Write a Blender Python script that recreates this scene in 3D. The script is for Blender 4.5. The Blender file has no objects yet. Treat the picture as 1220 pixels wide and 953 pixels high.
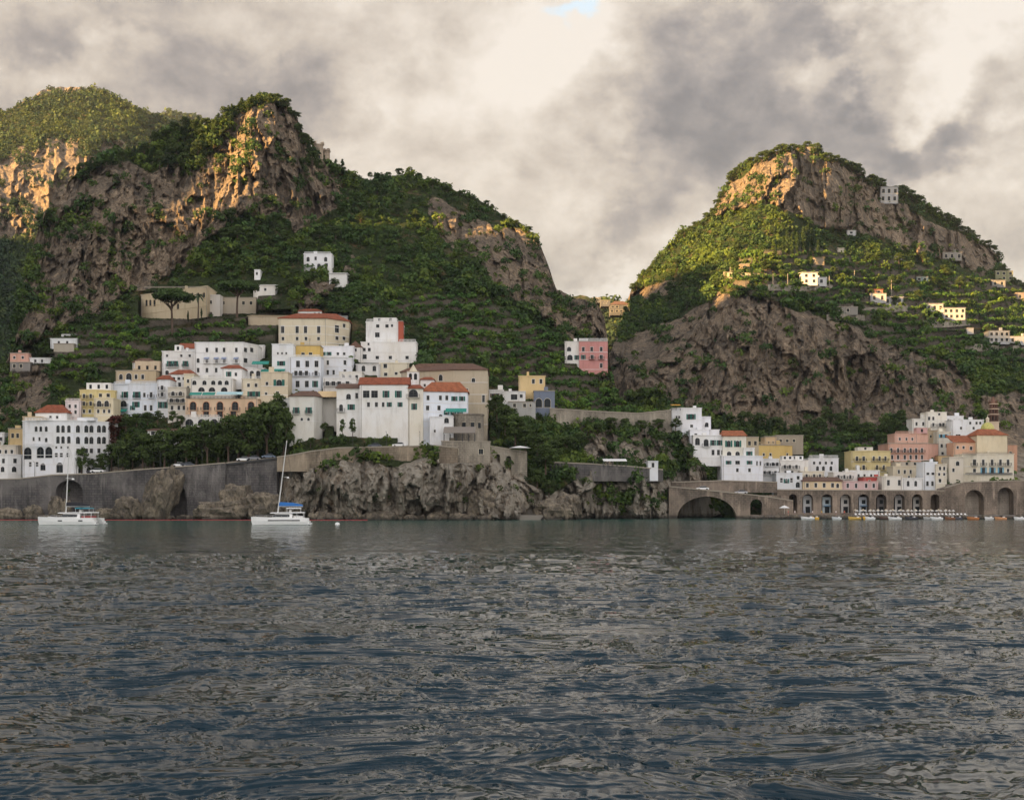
import bpy, math, random
import numpy as np
R = math.radians
SC = bpy.context.scene
COL = SC.collection
F = 1676.0; HOR = 602.0; CX = 610.0; H = 4.5      # focal length in px of the 1220 px wide photo, horizon row, centre column, eye height
rng = np.random.default_rng(7); random.seed(7)

def P(x, y, d):
    return ((x - CX) / F * d, d, H - (y - HOR) / F * d)

# ------------------------------------------------------------------ object helpers
def tag(o, label=None, cat=None, group=None, kind=None):
    if label: o['label'] = label
    if cat: o['category'] = cat
    if group: o['group'] = group
    if kind: o['kind'] = kind
    return o
def empty(name, loc, label, cat, group=None, rz=0):
    o = bpy.data.objects.new(name, None); COL.objects.link(o)
    o.empty_display_size = 1; o.location = loc; o.rotation_euler.z = rz
    return tag(o, label, cat, group)
def inst(name, me, parent=None, loc=(0, 0, 0), rz=0, sc=None):
    o = bpy.data.objects.new(name, me); COL.objects.link(o)
    o.location = loc; o.rotation_euler.z = rz
    if sc: o.scale = sc
    if parent: o.parent = parent
    return o
def copy_tree(o, parent=None):
    c = o.copy(); COL.objects.link(c); c.parent = parent
    for ch in o.children: copy_tree(ch, c)
    return c

class MB:
    def __init__(s): s.v = []; s.f = []; s.m = []; s.o = (0, 0, 0)
    def vert(s, p): s.v.append((p[0], p[1], p[2])); return len(s.v) - 1
    def poly(s, pts, m=0):
        s.f.append([s.vert(p) for p in pts]); s.m.append(m); return s
    def box(s, x0, x1, y0, y1, z0, z1, m=0):
        a = len(s.v)
        for z in (z0, z1):
            for (x, y) in ((x0, y0), (x1, y0), (x1, y1), (x0, y1)): s.v.append((x, y, z))
        for q in ((0, 3, 2, 1), (4, 5, 6, 7), (0, 1, 5, 4), (1, 2, 6, 5), (2, 3, 7, 6), (3, 0, 4, 7)):
            s.f.append([a + i for i in q]); s.m.append(m)
        return s
    def prism(s, pl, z0, z1, m=0, cap=True):
        n = len(pl); a = len(s.v)
        for p in pl: s.v.append((p[0], p[1], z0 if not callable(z0) else z0(p)))
        for p in pl: s.v.append((p[0], p[1], z1 if not callable(z1) else z1(p)))
        for i in range(n):
            j = (i + 1) % n; s.f.append([a + i, a + j, a + n + j, a + n + i]); s.m.append(m)
        if cap:
            s.f.append([a + n + i for i in range(n)]); s.m.append(m)
            s.f.append([a + n - 1 - i for i in range(n)]); s.m.append(m)
        return s
    def loft(s, rings, m=0, cap=True):
        a = len(s.v); n = len(rings[0])
        for r in rings:
            for p in r: s.v.append(tuple(p))
        for k in range(len(rings) - 1):
            for i in range(n):
                j = (i + 1) % n
                s.f.append([a + k*n + i, a + k*n + j, a + (k+1)*n + j, a + (k+1)*n + i]); s.m.append(m)
        if cap:
            s.f.append([a + n - 1 - i for i in range(n)]); s.m.append(m)
            s.f.append([a + (len(rings)-1)*n + i for i in range(n)]); s.m.append(m)
        return s
    def tube(s, p, q, r0, r1=None, n=6, m=0):
        p = np.array(p, float); q = np.array(q, float); r1 = r0 if r1 is None else r1
        t = q - p; t /= (np.linalg.norm(t) + 1e-9)
        u = np.cross(t, (0, 0, 1.0) if abs(t[2]) < .9 else (1.0, 0, 0)); u /= np.linalg.norm(u); w = np.cross(t, u)
        ring = lambda c, r: [c + r * (math.cos(2*math.pi*i/n) * u + math.sin(2*math.pi*i/n) * w) for i in range(n)]
        return s.loft([ring(p, r0), ring(q, r1)], m)
    def cyl(s, cx, cy, prof, n=16, m=0):
        return s.loft([[(cx + r * math.cos(2*math.pi*i/n), cy + r * math.sin(2*math.pi*i/n), z) for i in range(n)] for r, z in prof], m)
    def mesh(s, name, mats):
        me = bpy.data.meshes.new(name); me.from_pydata(s.v, [], s.f)
        for m in (mats if isinstance(mats, (list, tuple)) else [mats]): me.materials.append(m)
        if isinstance(mats, (list, tuple)) and len(mats) > 1: me.polygons.foreach_set('material_index', s.m)
        me.update(); return me
    def build(s, name, mats, parent=None, loc=None, rz=0):
        """vertices are in world space when parent/loc is given without loc: shift them to the parent's origin"""
        if loc is None:
            o = parent.location if parent else (0, 0, 0)
            s.v = [(a - o[0], b - o[1], c - o[2]) for a, b, c in s.v]; loc = (0, 0, 0)
        return inst(name, s.mesh(name, mats), parent, loc, rz)

def np_mesh(name, V, Fq, mats, tint=None, attrs=None, smooth=False, midx=None):
    me = bpy.data.meshes.new(name); V = np.ascontiguousarray(V, np.float32); Fq = np.ascontiguousarray(Fq, np.int32)
    me.vertices.add(len(V)); me.vertices.foreach_set('co', V.ravel())
    k = Fq.shape[1]; me.loops.add(Fq.size); me.loops.foreach_set('vertex_index', Fq.ravel())
    me.polygons.add(len(Fq)); me.polygons.foreach_set('loop_start', np.arange(len(Fq), dtype=np.int32) * k)
    me.polygons.foreach_set('loop_total', np.full(len(Fq), k, np.int32))
    for m in mats: me.materials.append(m)
    if midx is not None: me.polygons.foreach_set('material_index', np.ascontiguousarray(midx, np.int32))
    me.polygons.foreach_set('use_smooth', np.full(len(Fq), smooth))
    me.update(calc_edges=True)
    if tint is not None:
        a = me.attributes.new('tint', 'FLOAT_COLOR', 'POINT')
        c = np.ones((len(V), 4), np.float32); c[:, :3] = tint; a.data.foreach_set('color', c.ravel())
    for nm, arr in (attrs or {}).items():
        a = me.attributes.new(nm, 'FLOAT', 'POINT'); a.data.foreach_set('value', np.ascontiguousarray(arr, np.float32).ravel())
    me.validate() if False else None
    return me

# ------------------------------------------------------------------ noise
def hash2(ix, iy, seed):
    h = (ix.astype(np.int64) * 374761393 + iy.astype(np.int64) * 668265263 + seed * 1442695041) & 0xffffffff
    h = ((h ^ (h >> 13)) * 1274126177) & 0xffffffff
    h = (h ^ (h >> 16)) & 0xffffffff
    return h / 4294967295.0
def vn(x, y, seed=0):
    x = np.asarray(x, float); y = np.asarray(y, float)
    ix = np.floor(x); iy = np.floor(y); fx = x - ix; fy = y - iy
    fx = fx*fx*fx*(fx*(fx*6-15)+10); fy = fy*fy*fy*(fy*(fy*6-15)+10)
    a = hash2(ix, iy, seed); b = hash2(ix+1, iy, seed); c = hash2(ix, iy+1, seed); d = hash2(ix+1, iy+1, seed)
    return (a*(1-fx)+b*fx)*(1-fy) + (c*(1-fx)+d*fx)*fy
def fbm(x, y, o=4, seed=0):
    s = 0; a = .5; t = 0
    for k in range(o):
        s = s + a * vn(x, y, seed + k*17); t += a; a *= .5; x = np.asarray(x)*2.03 + 11.3; y = np.asarray(y)*2.03 + 4.7
    return s / t
def ridged(x, y, o=4, seed=0):
    s = 0; a = .5; t = 0
    for k in range(o):
        s = s + a * (1 - np.abs(2*vn(x, y, seed + k*31) - 1)); t += a; a *= .5; x = np.asarray(x)*2.1 + 3.1; y = np.asarray(y)*2.1 + 8.9
    return s / t
def blocks(x, y, cx, cy, seed, slope=1.0):
    """angular rock: every jittered cell is a tilted facet with its own offset"""
    gx = x/cx; gy = y/cy; ix = np.floor(gx); iy = np.floor(gy); best = np.full(np.shape(x), 1e9); val = np.zeros(np.shape(x))
    for dx in (-1, 0, 1):
        for dy in (-1, 0, 1):
            jx = ix+dx; jy = iy+dy; px = jx + .1 + .8*hash2(jx, jy, seed); py = jy + .1 + .8*hash2(jx, jy, seed+1); d = (gx-px)**2 + (gy-py)**2
            v = hash2(jx, jy, seed+2) + slope*((hash2(jx, jy, seed+3)-.5)*(gx-px)*1.6 + (hash2(jx, jy, seed+4)-.25)*(gy-py)*1.1)
            m = d < best; best = np.where(m, d, best); val = np.where(m, v, val)
    return val
def inpoly(X, Y, pg):
    ins = np.zeros(X.shape, bool); n = len(pg)
    for i in range(n):
        x0, y0 = pg[i]; x1, y1 = pg[(i+1) % n]
        if y0 == y1: continue
        c = ((y0 > Y) != (y1 > Y)) & (X < (x1 - x0) * (Y - y0) / (y1 - y0) + x0)
        ins ^= c
    return ins

# ------------------------------------------------------------------ materials
MATS = {}
class NT:
    def __init__(s, name):
        s.m = bpy.data.materials.new(name); s.m.use_nodes = True; s.t = s.m.node_tree; s.n = s.t.nodes; s.n.clear()
        s.out = s.n.new('ShaderNodeOutputMaterial'); s.b = s.n.new('ShaderNodeBsdfPrincipled')
        s.l(s.b.outputs[0], s.out.inputs[0])
    def l(s, a, b): s.t.links.new(a, b)
    def pos(s, sc=(1, 1, 1)):
        g = s.n.new('ShaderNodeNewGeometry'); m = s.n.new('ShaderNodeMapping'); m.inputs['Scale'].default_value = sc
        s.l(g.outputs['Position'], m.inputs[0]); return m.outputs[0]
    def noise(s, vec, scale, det=4, rough=.6, dist=0):
        t = s.n.new('ShaderNodeTexNoise'); t.inputs['Scale'].default_value = scale; t.inputs['Detail'].default_value = det
        t.inputs['Roughness'].default_value = rough; t.inputs['Distortion'].default_value = dist; s.l(vec, t.inputs['Vector']); return t.outputs[0]
    def ramp(s, fac, stops):
        r = s.n.new('ShaderNodeValToRGB'); e = r.color_ramp.elements
        while len(e) > 1: e.remove(e[-1])
        for i, (p, c) in enumerate(stops):
            if i: el = e.new(p)
            else: el = e[0]; el.position = p
            el.color = (*c, 1) if hasattr(c, '__len__') else (c, c, c, 1)
        s.l(fac, r.inputs[0]); return r.outputs[0]
    def mix(s, fac, a, b, mode='MIX'):
        m = s.n.new('ShaderNodeMix'); m.data_type = 'RGBA'; m.blend_type = mode; m.clamp_factor = True
        for sock, v in ((m.inputs[0], fac), (m.inputs[6], a), (m.inputs[7], b)):
            if hasattr(v, 'is_linked'): s.l(v, sock)
            elif hasattr(v, '__len__'): sock.default_value = (*v, 1)
            else: sock.default_value = v
        return m.outputs[2]
    def math(s, op, a, b=0, clamp=False):
        m = s.n.new('ShaderNodeMath'); m.operation = op; m.use_clamp = clamp
        for i, v in enumerate((a, b)):
            if hasattr(v, 'is_linked'): s.l(v, m.inputs[i])
            else: m.inputs[i].default_value = v
        return m.outputs[0]
    def attr(s, name):
        a = s.n.new('ShaderNodeAttribute'); a.attribute_name = name; return a
    def bump(s, h, dist=.1, st=1.0, nrm=None):
        b = s.n.new('ShaderNodeBump'); b.inputs['Distance'].default_value = dist; b.inputs['Strength'].default_value = st
        s.l(h, b.inputs['Height'])
        if nrm is not None: s.l(nrm, b.inputs['Normal'])
        return b.outputs[0]
    def fin(s, col=None, rough=.8, nrm=None, metal=0, spec=.3):
        if col is not None:
            if hasattr(col, 'is_linked'): s.l(col, s.b.inputs['Base Color'])
            else: s.b.inputs['Base Color'].default_value = (*col, 1)
        s.b.inputs['Roughness'].default_value = rough; s.b.inputs['Metallic'].default_value = metal
        s.b.inputs['Specular IOR Level'].default_value = spec
        if nrm is not None: s.l(nrm, s.b.inputs['Normal'])
        return s.m

def plaster(c, key=None):
    k = ('pl', tuple(c))
    if k in MATS: return MATS[k]
    t = NT('plaster'); g = t.noise(t.pos((1, 1, .22)), .55, 5, .65); h = t.noise(t.pos(), .13, 3)
    d = tuple(v * .55 * w for v, w in zip(c, (1, .92, .8)))
    col = t.mix(t.ramp(g, [(.50, 0), (.78, .62)]), c, d)
    col = t.mix(t.ramp(h, [(.42, 0), (.62, .35)]), col, tuple(min(.85, v * .86 + .02) * w for v, w in zip(c, (1.0, .93, .80))))
    MATS[k] = t.fin(col, .85, t.bump(t.noise(t.pos(), 2.5, 4), .05, .5)); return MATS[k]
def flat(name, c, rough=.6, metal=0, spec=.4, var=.15, sc=2.0):
    if name in MATS: return MATS[name]
    t = NT(name); g = t.noise(t.pos(), sc, 4)
    MATS[name] = t.fin(t.mix(g, tuple(v*(1-var) for v in c), tuple(min(1, v*(1+var)) for v in c)), rough, None, metal, spec); return MATS[name]
def masonry(name, c1, c2, c3, sc=1.0):
    if name in MATS: return MATS[name]
    t = NT(name)
    br = t.n.new('ShaderNodeTexBrick'); g = t.n.new('ShaderNodeNewGeometry'); sep = t.n.new('ShaderNodeSeparateXYZ'); cmb = t.n.new('ShaderNodeCombineXYZ')
    t.l(g.outputs['Position'], sep.inputs[0]); t.l(t.math('ADD', sep.outputs[0], t.math('MULTIPLY', sep.outputs[1], .6)), cmb.inputs[0]); t.l(sep.outputs[2], cmb.inputs[1])
    t.l(cmb.outputs[0], br.inputs['Vector']); br.inputs['Scale'].default_value = sc
    br.inputs['Color1'].default_value = (*c1, 1); br.inputs['Color2'].default_value = (*c2, 1); br.inputs['Mortar'].default_value = (*c3, 1)
    br.inputs['Mortar Size'].default_value = .06; br.inputs['Brick Width'].default_value = 1.3; br.inputs['Row Height'].default_value = .62
    n1 = t.noise(t.pos((1, 1, .4)), .35, 6, .7); n2 = t.noise(t.pos(), .08, 4)
    col = t.mix(t.ramp(n1, [(.35, 0), (.7, 1)]), br.outputs[0], tuple(v*.42 for v in c1))
    col = t.mix(t.ramp(n2, [(.45, 0), (.6, .7)]), col, tuple(v*1.25 for v in c2), 'MIX')
    n3 = t.noise(t.pos((1, 1, .16)), .5, 5, .7)
    col = t.mix(t.ramp(n3, [(.54, 0), (.70, .75)]), col, tuple(min(1, v*1.75) for v in c2)); col = t.mix(t.ramp(n3, [(.30, .8), (.44, 0)]), col, tuple(v*.3 for v in c1))
    zs = t.n.new('ShaderNodeSeparateXYZ'); gg = t.n.new('ShaderNodeNewGeometry'); t.l(gg.outputs['Position'], zs.inputs[0])
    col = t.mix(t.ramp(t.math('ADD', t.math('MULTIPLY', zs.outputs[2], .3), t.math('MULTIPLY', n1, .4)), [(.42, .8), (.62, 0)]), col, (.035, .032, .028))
    nb = t.noise(t.pos(), 1.4, 6, .7)
    MATS[name] = t.fin(col, .92, t.bump(nb, .35, .8)); return MATS[name]

def make_terrain_mat(name, rockA, rockB, rockC, green1, green2, dry):
    t = NT(name); a = t.attr('rock'); st = t.attr('stone')
    p = t.pos((1, 1, .30)); pb = t.pos()
    big = t.noise(p, .035, 5, .65, .4); mid = t.noise(p, .16, 6, .7, .6); fine = t.noise(pb, .8, 6, .75)
    col = t.mix(t.ramp(big, [(.36, 0), (.62, 1)]), rockA, rockB)
    col = t.mix(t.ramp(mid, [(.36, 1), (.52, 0)]), col, rockC); lite = t.noise(t.pos((1, 1, .16)), .3, 6, .75, .3); col = t.mix(t.ramp(lite, [(.52, 0), (.68, .8)]), col, tuple(min(1, v*1.55) for v in rockB))
    col = t.mix(t.ramp(fine, [(.35, .7), (.6, 0)]), col, tuple(v*.5 for v in rockA))
    vor = t.n.new('ShaderNodeTexVoronoi'); vor.feature = 'DISTANCE_TO_EDGE'; vor.inputs['Scale'].default_value = .22
    t.l(t.mix(.25, p, t.noise(pb, .2, 3), 'ADD'), vor.inputs['Vector'])
    col = t.mix(t.ramp(vor.outputs['Distance'], [(.0, .55), (.07, 0)]), col, tuple(v*.3 for v in rockA))
    zs = t.n.new('ShaderNodeSeparateXYZ'); gg = t.n.new('ShaderNodeNewGeometry'); t.l(gg.outputs['Position'], zs.inputs[0])
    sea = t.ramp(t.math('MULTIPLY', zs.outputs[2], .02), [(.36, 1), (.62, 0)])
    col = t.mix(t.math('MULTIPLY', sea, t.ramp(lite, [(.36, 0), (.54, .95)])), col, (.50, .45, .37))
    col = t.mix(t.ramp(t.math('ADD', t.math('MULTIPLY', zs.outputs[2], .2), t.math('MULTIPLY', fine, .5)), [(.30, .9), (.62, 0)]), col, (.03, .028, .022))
    gn = t.noise(pb, .11, 5, .7); gn2 = t.noise(pb, .5, 5, .7)
    gcol = t.mix(t.ramp(gn2, [(.35, 0), (.65, 1)]), green1, green2)
    gcol = t.mix(t.ramp(gn, [(.54, 0), (.66, .85)]), gcol, dry)
    rk = t.math('ADD', a.outputs['Fac'], t.math('MULTIPLY', t.math('SUBTRACT', t.noise(pb, .14, 5, .7), .5), .9))
    c = t.mix(t.ramp(rk, [(.42, 0), (.54, 1)]), gcol, col)
    stc = t.mix(fine, (.10, .085, .065), (.24, .205, .16))
    c = t.mix(t.math('MULTIPLY', st.outputs['Fac'], 1.0), c, stc)
    hgt = t.math('ADD', t.math('MULTIPLY', mid, 3.0), t.math('MULTIPLY', fine, .8))
    b = t.bump(hgt, 2.2, 1.0)
    return t.fin(c, .95, b, 0, .15)

def foliage(name, cols, hue=.0):
    if name in MATS: return MATS[name]
    t = NT(name); a = t.attr('tint'); n = t.noise(t.pos(), .5, 3)
    c = t.mix(t.ramp(n, [(.35, 0), (.65, 1)]), cols[0], cols[1])
    c = t.mix(1.0, c, a.outputs['Color'], 'MULTIPLY')
    m = t.fin(c, .65, None, 0, .25)
    tr = t.n.new('ShaderNodeBsdfTranslucent'); t.l(c, tr.inputs[0]); mx = t.n.new('ShaderNodeMixShader'); mx.inputs[0].default_value = .25
    t.l(t.b.outputs[0], mx.inputs[1]); t.l(tr.outputs[0], mx.inputs[2]); t.l(mx.outputs[0], t.out.inputs[0])
    MATS[name] = m; return m

WHITE = (.80, .80, .79); CREAM = (.70, .63, .49); TAN = (.50, .40, .27); YEL = (.66, .52, .26); PINK = (.68, .34, .27)
PEACH = (.76, .56, .38); OCH = (.66, .46, .16); BLUEW = (.66, .72, .80); GREY = (.36, .35, .33); ROSE = (.62, .24, .24)
M_GLASS = flat('dark_glass', (.010, .015, .018), .4, 0, .22)
M_SASH = flat('window_sash', (.20, .19, .17), .6)
M_FRAME = flat('painted_frame', (.72, .71, .68), .6)
M_GREEN = flat('green_shutter_paint', (.015, .14, .11), .6)
M_BLUE = flat('blue_shutter_paint', (.16, .38, .50), .6)
M_BROWN = flat('brown_shutter_paint', (.12, .06, .03), .6)
M_IRON = flat('iron_railing', (.05, .05, .05), .5)
M_STONE = masonry('pale_stone', (.34, .30, .24), (.27, .24, .19), (.16, .14, .11), .9)
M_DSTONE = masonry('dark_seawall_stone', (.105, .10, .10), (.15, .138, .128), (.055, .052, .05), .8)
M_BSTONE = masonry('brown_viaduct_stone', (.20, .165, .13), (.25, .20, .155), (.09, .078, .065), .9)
M_COPE = flat('stone_coping', (.33, .29, .23), .9)
M_WMETAL = flat('white_gelcoat', (.82, .82, .80), .3, 0, .5, .04)
M_BARK = flat('bark', (.10, .07, .05), .95)
def tile_mat(name, c):
    t = NT(name); w = t.n.new('ShaderNodeTexWave'); w.inputs['Scale'].default_value = 1.1; w.inputs['Distortion'].default_value = 1.0; w.bands_direction = 'X'
    t.l(t.pos(), w.inputs['Vector']); n = t.noise(t.pos(), .9, 5, .7)
    col = t.mix(t.ramp(n, [(.35, 0), (.68, 1)]), tuple(v*.55 for v in c), tuple(min(1, v*1.15) for v in c))
    col = t.mix(t.ramp(w.outputs[0], [(0, .35), (.4, 0)]), col, tuple(v*.5 for v in c))
    return t.fin(col, .9, t.bump(w.outputs[0], .12, .8))
M_TILE = tile_mat('red_clay_tiles', (.36, .11, .055)); M_BTILE = tile_mat('brown_old_tiles', (.20, .115, .08)); M_OTILE = tile_mat('orange_clay_tiles', (.44, .15, .07))
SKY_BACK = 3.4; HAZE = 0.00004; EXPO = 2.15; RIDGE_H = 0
NWAVE, WL0, WL1, WSPREAD, WAMP, WEXP, WB2 = 180, .18, 4.5, 40, .0052, .86, .055
# ------------------------------------------------------------------ terrain sheets (ground surfaces parametrised by bearing and elevation, each with real distances)
def rbf(pts):
    A = np.array(pts, float); xy = A[:, :2] / 100.0; n = len(A)
    def phi(r2): return np.where(r2 > 1e-9, r2 * np.log(np.maximum(r2, 1e-9)) * .5, 0)
    d2 = ((xy[:, None] - xy[None]) ** 2).sum(-1)
    K = phi(d2) + np.eye(n) * .02
    Q = np.c_[np.ones(n), xy]; M = np.zeros((n+3, n+3)); M[:n, :n] = K; M[:n, n:] = Q; M[n:, :n] = Q.T
    w = np.linalg.solve(M, np.r_[A[:, 2], 0, 0, 0])
    def f(x, y):
        x = np.asarray(x, float) / 100.0; y = np.asarray(y, float) / 100.0; s = w[n] + w[n+1]*x + w[n+2]*y
        for i in range(n): s = s + w[i] * phi((x - xy[i, 0])**2 + (y - xy[i, 1])**2)
        return s
    return f
def blur(a, k):
    for _ in range(3):
        for ax in (0, 1):
            pad = [(0, 0), (0, 0)]; pad[ax] = (k, k); b = np.pad(a, pad, mode='edge'); c = np.cumsum(b, axis=ax)
            z = np.zeros_like(np.take(c, [0], axis=ax)); c = np.concatenate([z, c], axis=ax); n = 2*k+1
            sl1 = [slice(None)]*2; sl0 = [slice(None)]*2; sl1[ax] = slice(n, None); sl0[ax] = slice(None, -n)
            a = (c[tuple(sl1)] - c[tuple(sl0)]) / n
    return a

RECTS = []
class Sheet:
    def __init__(s, x0, x1, top, bot, ctrl, rocks, flats=(), terraces=(), amp=1.0, step=1.7, vs=None, seed=0, minstone=0, rs=1.0):
        s.x0, s.x1, s.step = x0, x1, step; s.D0 = rbf(ctrl); s.top = np.array(top, float); s.bot = bot
        y0 = int(s.top[:, 1].min()) - 6; y1 = bot + 4; s.y0, s.y1 = y0, y1
        xs = np.arange(x0, x1 + 1, 1.0); ys = np.arange(y0, y1 + 1, 1.0); X, Y = np.meshgrid(xs, ys); s.X, s.Y = X, Y
        D = s.D0(X, Y)
        wx = (fbm(X/22, Y/22, 4, seed+5) - .5) * 26; wy = (fbm(X/22, Y/22, 4, seed+9) - .5) * 26
        rk = np.zeros(X.shape)
        for pg in rocks: rk = np.maximum(rk, inpoly(X + wx, Y + wy, pg))
        rk = blur(rk.astype(float), 1); fl = np.zeros(X.shape)
        for pg in flats: fl = np.maximum(fl, inpoly(X, Y, pg))
        fl = blur(fl.astype(float), 4); te = np.zeros(X.shape)
        for pg in terraces: te = np.maximum(te, inpoly(X + wx*.5, Y + wy*.5, pg))
        te = blur(te.astype(float), 2)
        # terraces: quantise the height
        hstep = 11.0
        q = (Y + (fbm(X/60, Y/60, 3, seed+40) - .5) * 22 + (X % 1000) * .04)
        wob = q - np.floor(q / hstep) * hstep
        Yq = Y + (hstep - wob) - 2.5
        Dt = s.D0(X, Yq); D = D * (1 - te) + Dt * te
        stone = te * (wob > hstep*.38) * (vn(X/17, Y/5, seed+77) > .30)
        # crags
        k = D / 600.0 * amp; xx = X * rs; yy = Y * rs
        cr = (ridged(xx/42 + fbm(xx/30, yy/30, 2, seed)*.9, yy/95, 3, seed+1) - .5) * 26 + (ridged(xx/15 + fbm(xx/12, yy/12, 2, seed+3)*.8, yy/26, 4, seed+2) - .5) * 11 \
            + (fbm(xx/5, yy/6.5, 3, seed+4) - .5) * 6 + (fbm(xx/2.6, yy/3.4, 2, seed+8) - .5) * 4.2 + (ridged(xx/6.5, yy/15, 3, seed+12) - .5) * 5.5
        wxx = xx + (fbm(xx/28, yy/40, 3, seed+90)-.5)*22; wyy = yy + (fbm(xx/20, yy/20, 3, seed+91)-.5)*10
        cr = cr*.16 + (blocks(wxx, wyy, 34, 85, seed+100)-.5)*12 + (blocks(wxx, wyy, 10, 34, seed+110)-.5)*7.0 + (blocks(wxx, wyy, 4.2, 13, seed+120)-.5)*3.4 + (blocks(wxx, wyy, 2.6, 5, seed+130)-.5)*1.4
        led = np.abs(((yy/17 + fbm(xx/25, yy/25, 3, seed+60)*3.0) % 1) - .5) * 5.0 * (fbm(xx/30, yy/30, 2, seed+61))
        gen = (fbm(X/40, Y/34, 4, seed+6) - .5) * 20 + (fbm(X/8, Y/8, 3, seed+7) - .5) * 3
        disp = rk * (-cr + led) + (1 - rk) * gen * (1 - te*.85)
        disp = disp * (1 - fl) * k
        s.D = D + disp; s.rk = rk; s.fl = fl; s.te = te; s.stone = stone
        s.green = (1 - rk) * (1 - fl)
    def samp(s, A, x, y):
        fx = np.clip(np.asarray(x, float) - s.x0, 0, A.shape[1] - 1.001); fy = np.clip(np.asarray(y, float) - s.y0, 0, A.shape[0] - 1.001)
        ix = fx.astype(int); iy = fy.astype(int); u = fx - ix; v = fy - iy
        return (A[iy, ix]*(1-u) + A[iy, ix+1]*u)*(1-v) + (A[iy+1, ix]*(1-u) + A[iy+1, ix+1]*u)*v
    def carve(s):     # the hill is cut back behind every building that stands in it
        for (S, x0, x1, y0, y1, dh) in RECTS:
            if S is not None and S is not s: continue
            i0 = max(0, int(x0 - s.x0 - 2)); i1 = min(s.D.shape[1], int(x1 - s.x0 + 3)); j0 = max(0, int(y0 - s.y0 - 2)); j1 = min(s.D.shape[0], int(y1 - s.y0))
            if i1 > i0 and j1 > j0: s.D[j0:j1, i0:i1] = np.maximum(s.D[j0:j1, i0:i1], dh)
    def ytop(s, x): return np.interp(x, s.top[:, 0], s.top[:, 1]) + (fbm(np.asarray(x)/9.0, np.asarray(x)*0+3, 3, 5) - .5) * 7
    def build(s, name, mat):
        xs = np.arange(s.x0, s.x1 + .1, s.step); nr = int((s.bot - s.y0) / s.step) + 1
        t = np.linspace(0, 1, nr); yt = s.ytop(xs)
        Y = yt[None] + t[:, None] * (s.bot - yt[None]); X = np.repeat(xs[None], nr, 0)
        D = s.samp(s.D, X, Y); rk = s.samp(s.rk, X, Y); stn = s.samp(s.stone, X, Y)
        px = (X - CX)/F*D; pz = H - (Y - HOR)/F*D
        # the far side, rolling over behind the crest
        bx, by, bz, br = [], [], [], []
        for back, drop in ((260, 150), (150, 75), (80, 34), (40, 14), (18, 4.5), (7, 1.0)):
            k = D[0].mean() / 650; bd = D[0] + back*k; bx.append((xs - CX)/F*bd); by.append(bd); bz.append(np.maximum(pz[0] - drop*k, -3)); br.append(rk[0]*.5)
        PX = np.vstack([bx, px]); PY = np.vstack([by, D]); PZ = np.vstack([bz, pz]); RK = np.vstack([br, rk]); ST = np.vstack([np.zeros((6, len(xs))), stn])
        n, m = PX.shape; V = np.stack([PX, PY, PZ], -1).reshape(-1, 3)
        i = np.arange(n*m).reshape(n, m); Fq = np.stack([i[:-1, :-1], i[1:, :-1], i[1:, 1:], i[:-1, 1:]], -1).reshape(-1, 4)
        me = np_mesh(name, V, Fq, [mat], attrs={'rock': RK.ravel(), 'stone': ST.ravel()}, smooth=False)
        o = inst(name, me); tag(o, kind='structure'); s.obj = o; return o
    def pt(s, x, y):
        d = s.samp(s.D, x, y); return np.stack([(x - CX)/F*d, d, H - (y - HOR)/F*d], -1)

# ---- left hill with crags, town slope and sea cliff
A_top = [(-220, 470), (-60, 455), (0, 442), (12, 422), (17, 375), (27, 338), (38, 295), (54, 252), (74, 228), (92, 206), (112, 192), (135, 184), (160, 178), (178, 172), (200, 160), (225, 152),
         (250, 148), (270, 136), (292, 124), (320, 118), (338, 122), (352, 138), (362, 160), (374, 180), (392, 192), (410, 206), (440, 213), (470, 209), (490, 206), (520, 217), (560, 234),
         (600, 257), (630, 272), (642, 288), (652, 314), (663, 345), (690, 356), (712, 362), (720, 376), (724, 405), (729, 450), (742, 478), (770, 486), (800, 496), (822, 508), (834, 528), (841, 560), (848, 600), (870, 624)]
A_ctrl = [(-220, 622, 456), (-220, 560, 462), (-220, 470, 560), (0, 622, 453), (150, 622, 452), (0, 570, 454), (150, 560, 454), (300, 552, 453), (300, 622, 450), (345, 622, 442), (450, 622, 433), (560, 622, 434), (620, 622, 440), (450, 560, 431), (390, 562, 432), (520, 558, 431), (570, 550, 433), (390, 585, 431), (520, 580, 430), (450, 600, 429), (590, 590, 433), (700, 585, 462), (765, 585, 467), (450, 536, 444), (570, 530, 444),
          (520, 500, 462), (40, 500, 475), (150, 500, 478), (250, 500, 470), (350, 500, 466), (450, 490, 470), (0, 455, 540), (80, 440, 525), (200, 440, 515), (300, 450, 500), (400, 440, 505), (500, 430, 515),
          (60, 400, 550), (150, 375, 560), (250, 380, 545), (350, 390, 535), (420, 370, 545), (500, 390, 550), (20, 380, 566), (50, 280, 612), (120, 350, 580), (110, 210, 640), (200, 320, 590), (200, 200, 640), (160, 260, 605),
          (280, 270, 600), (280, 340, 575), (300, 140, 640), (330, 200, 625), (390, 200, 655), (380, 250, 630), (350, 300, 600), (450, 300, 610), (450, 215, 700), (500, 250, 668), (560, 250, 700), (550, 330, 600), (580, 300, 628),
          (600, 400, 560), (640, 290, 668), (650, 350, 622), (600, 350, 595), (700, 380, 610), (720, 440, 590), (660, 440, 548), (700, 480, 528), (620, 480, 505), (600, 520, 480), (650, 510, 495), (720, 500, 512), (640, 560, 462), (640, 622, 452),
          (720, 560, 474), (720, 622, 464), (800, 505, 518), (800, 560, 496), (800, 622, 486), (850, 622, 512), (840, 560, 510), (590, 440, 525)]
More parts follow.
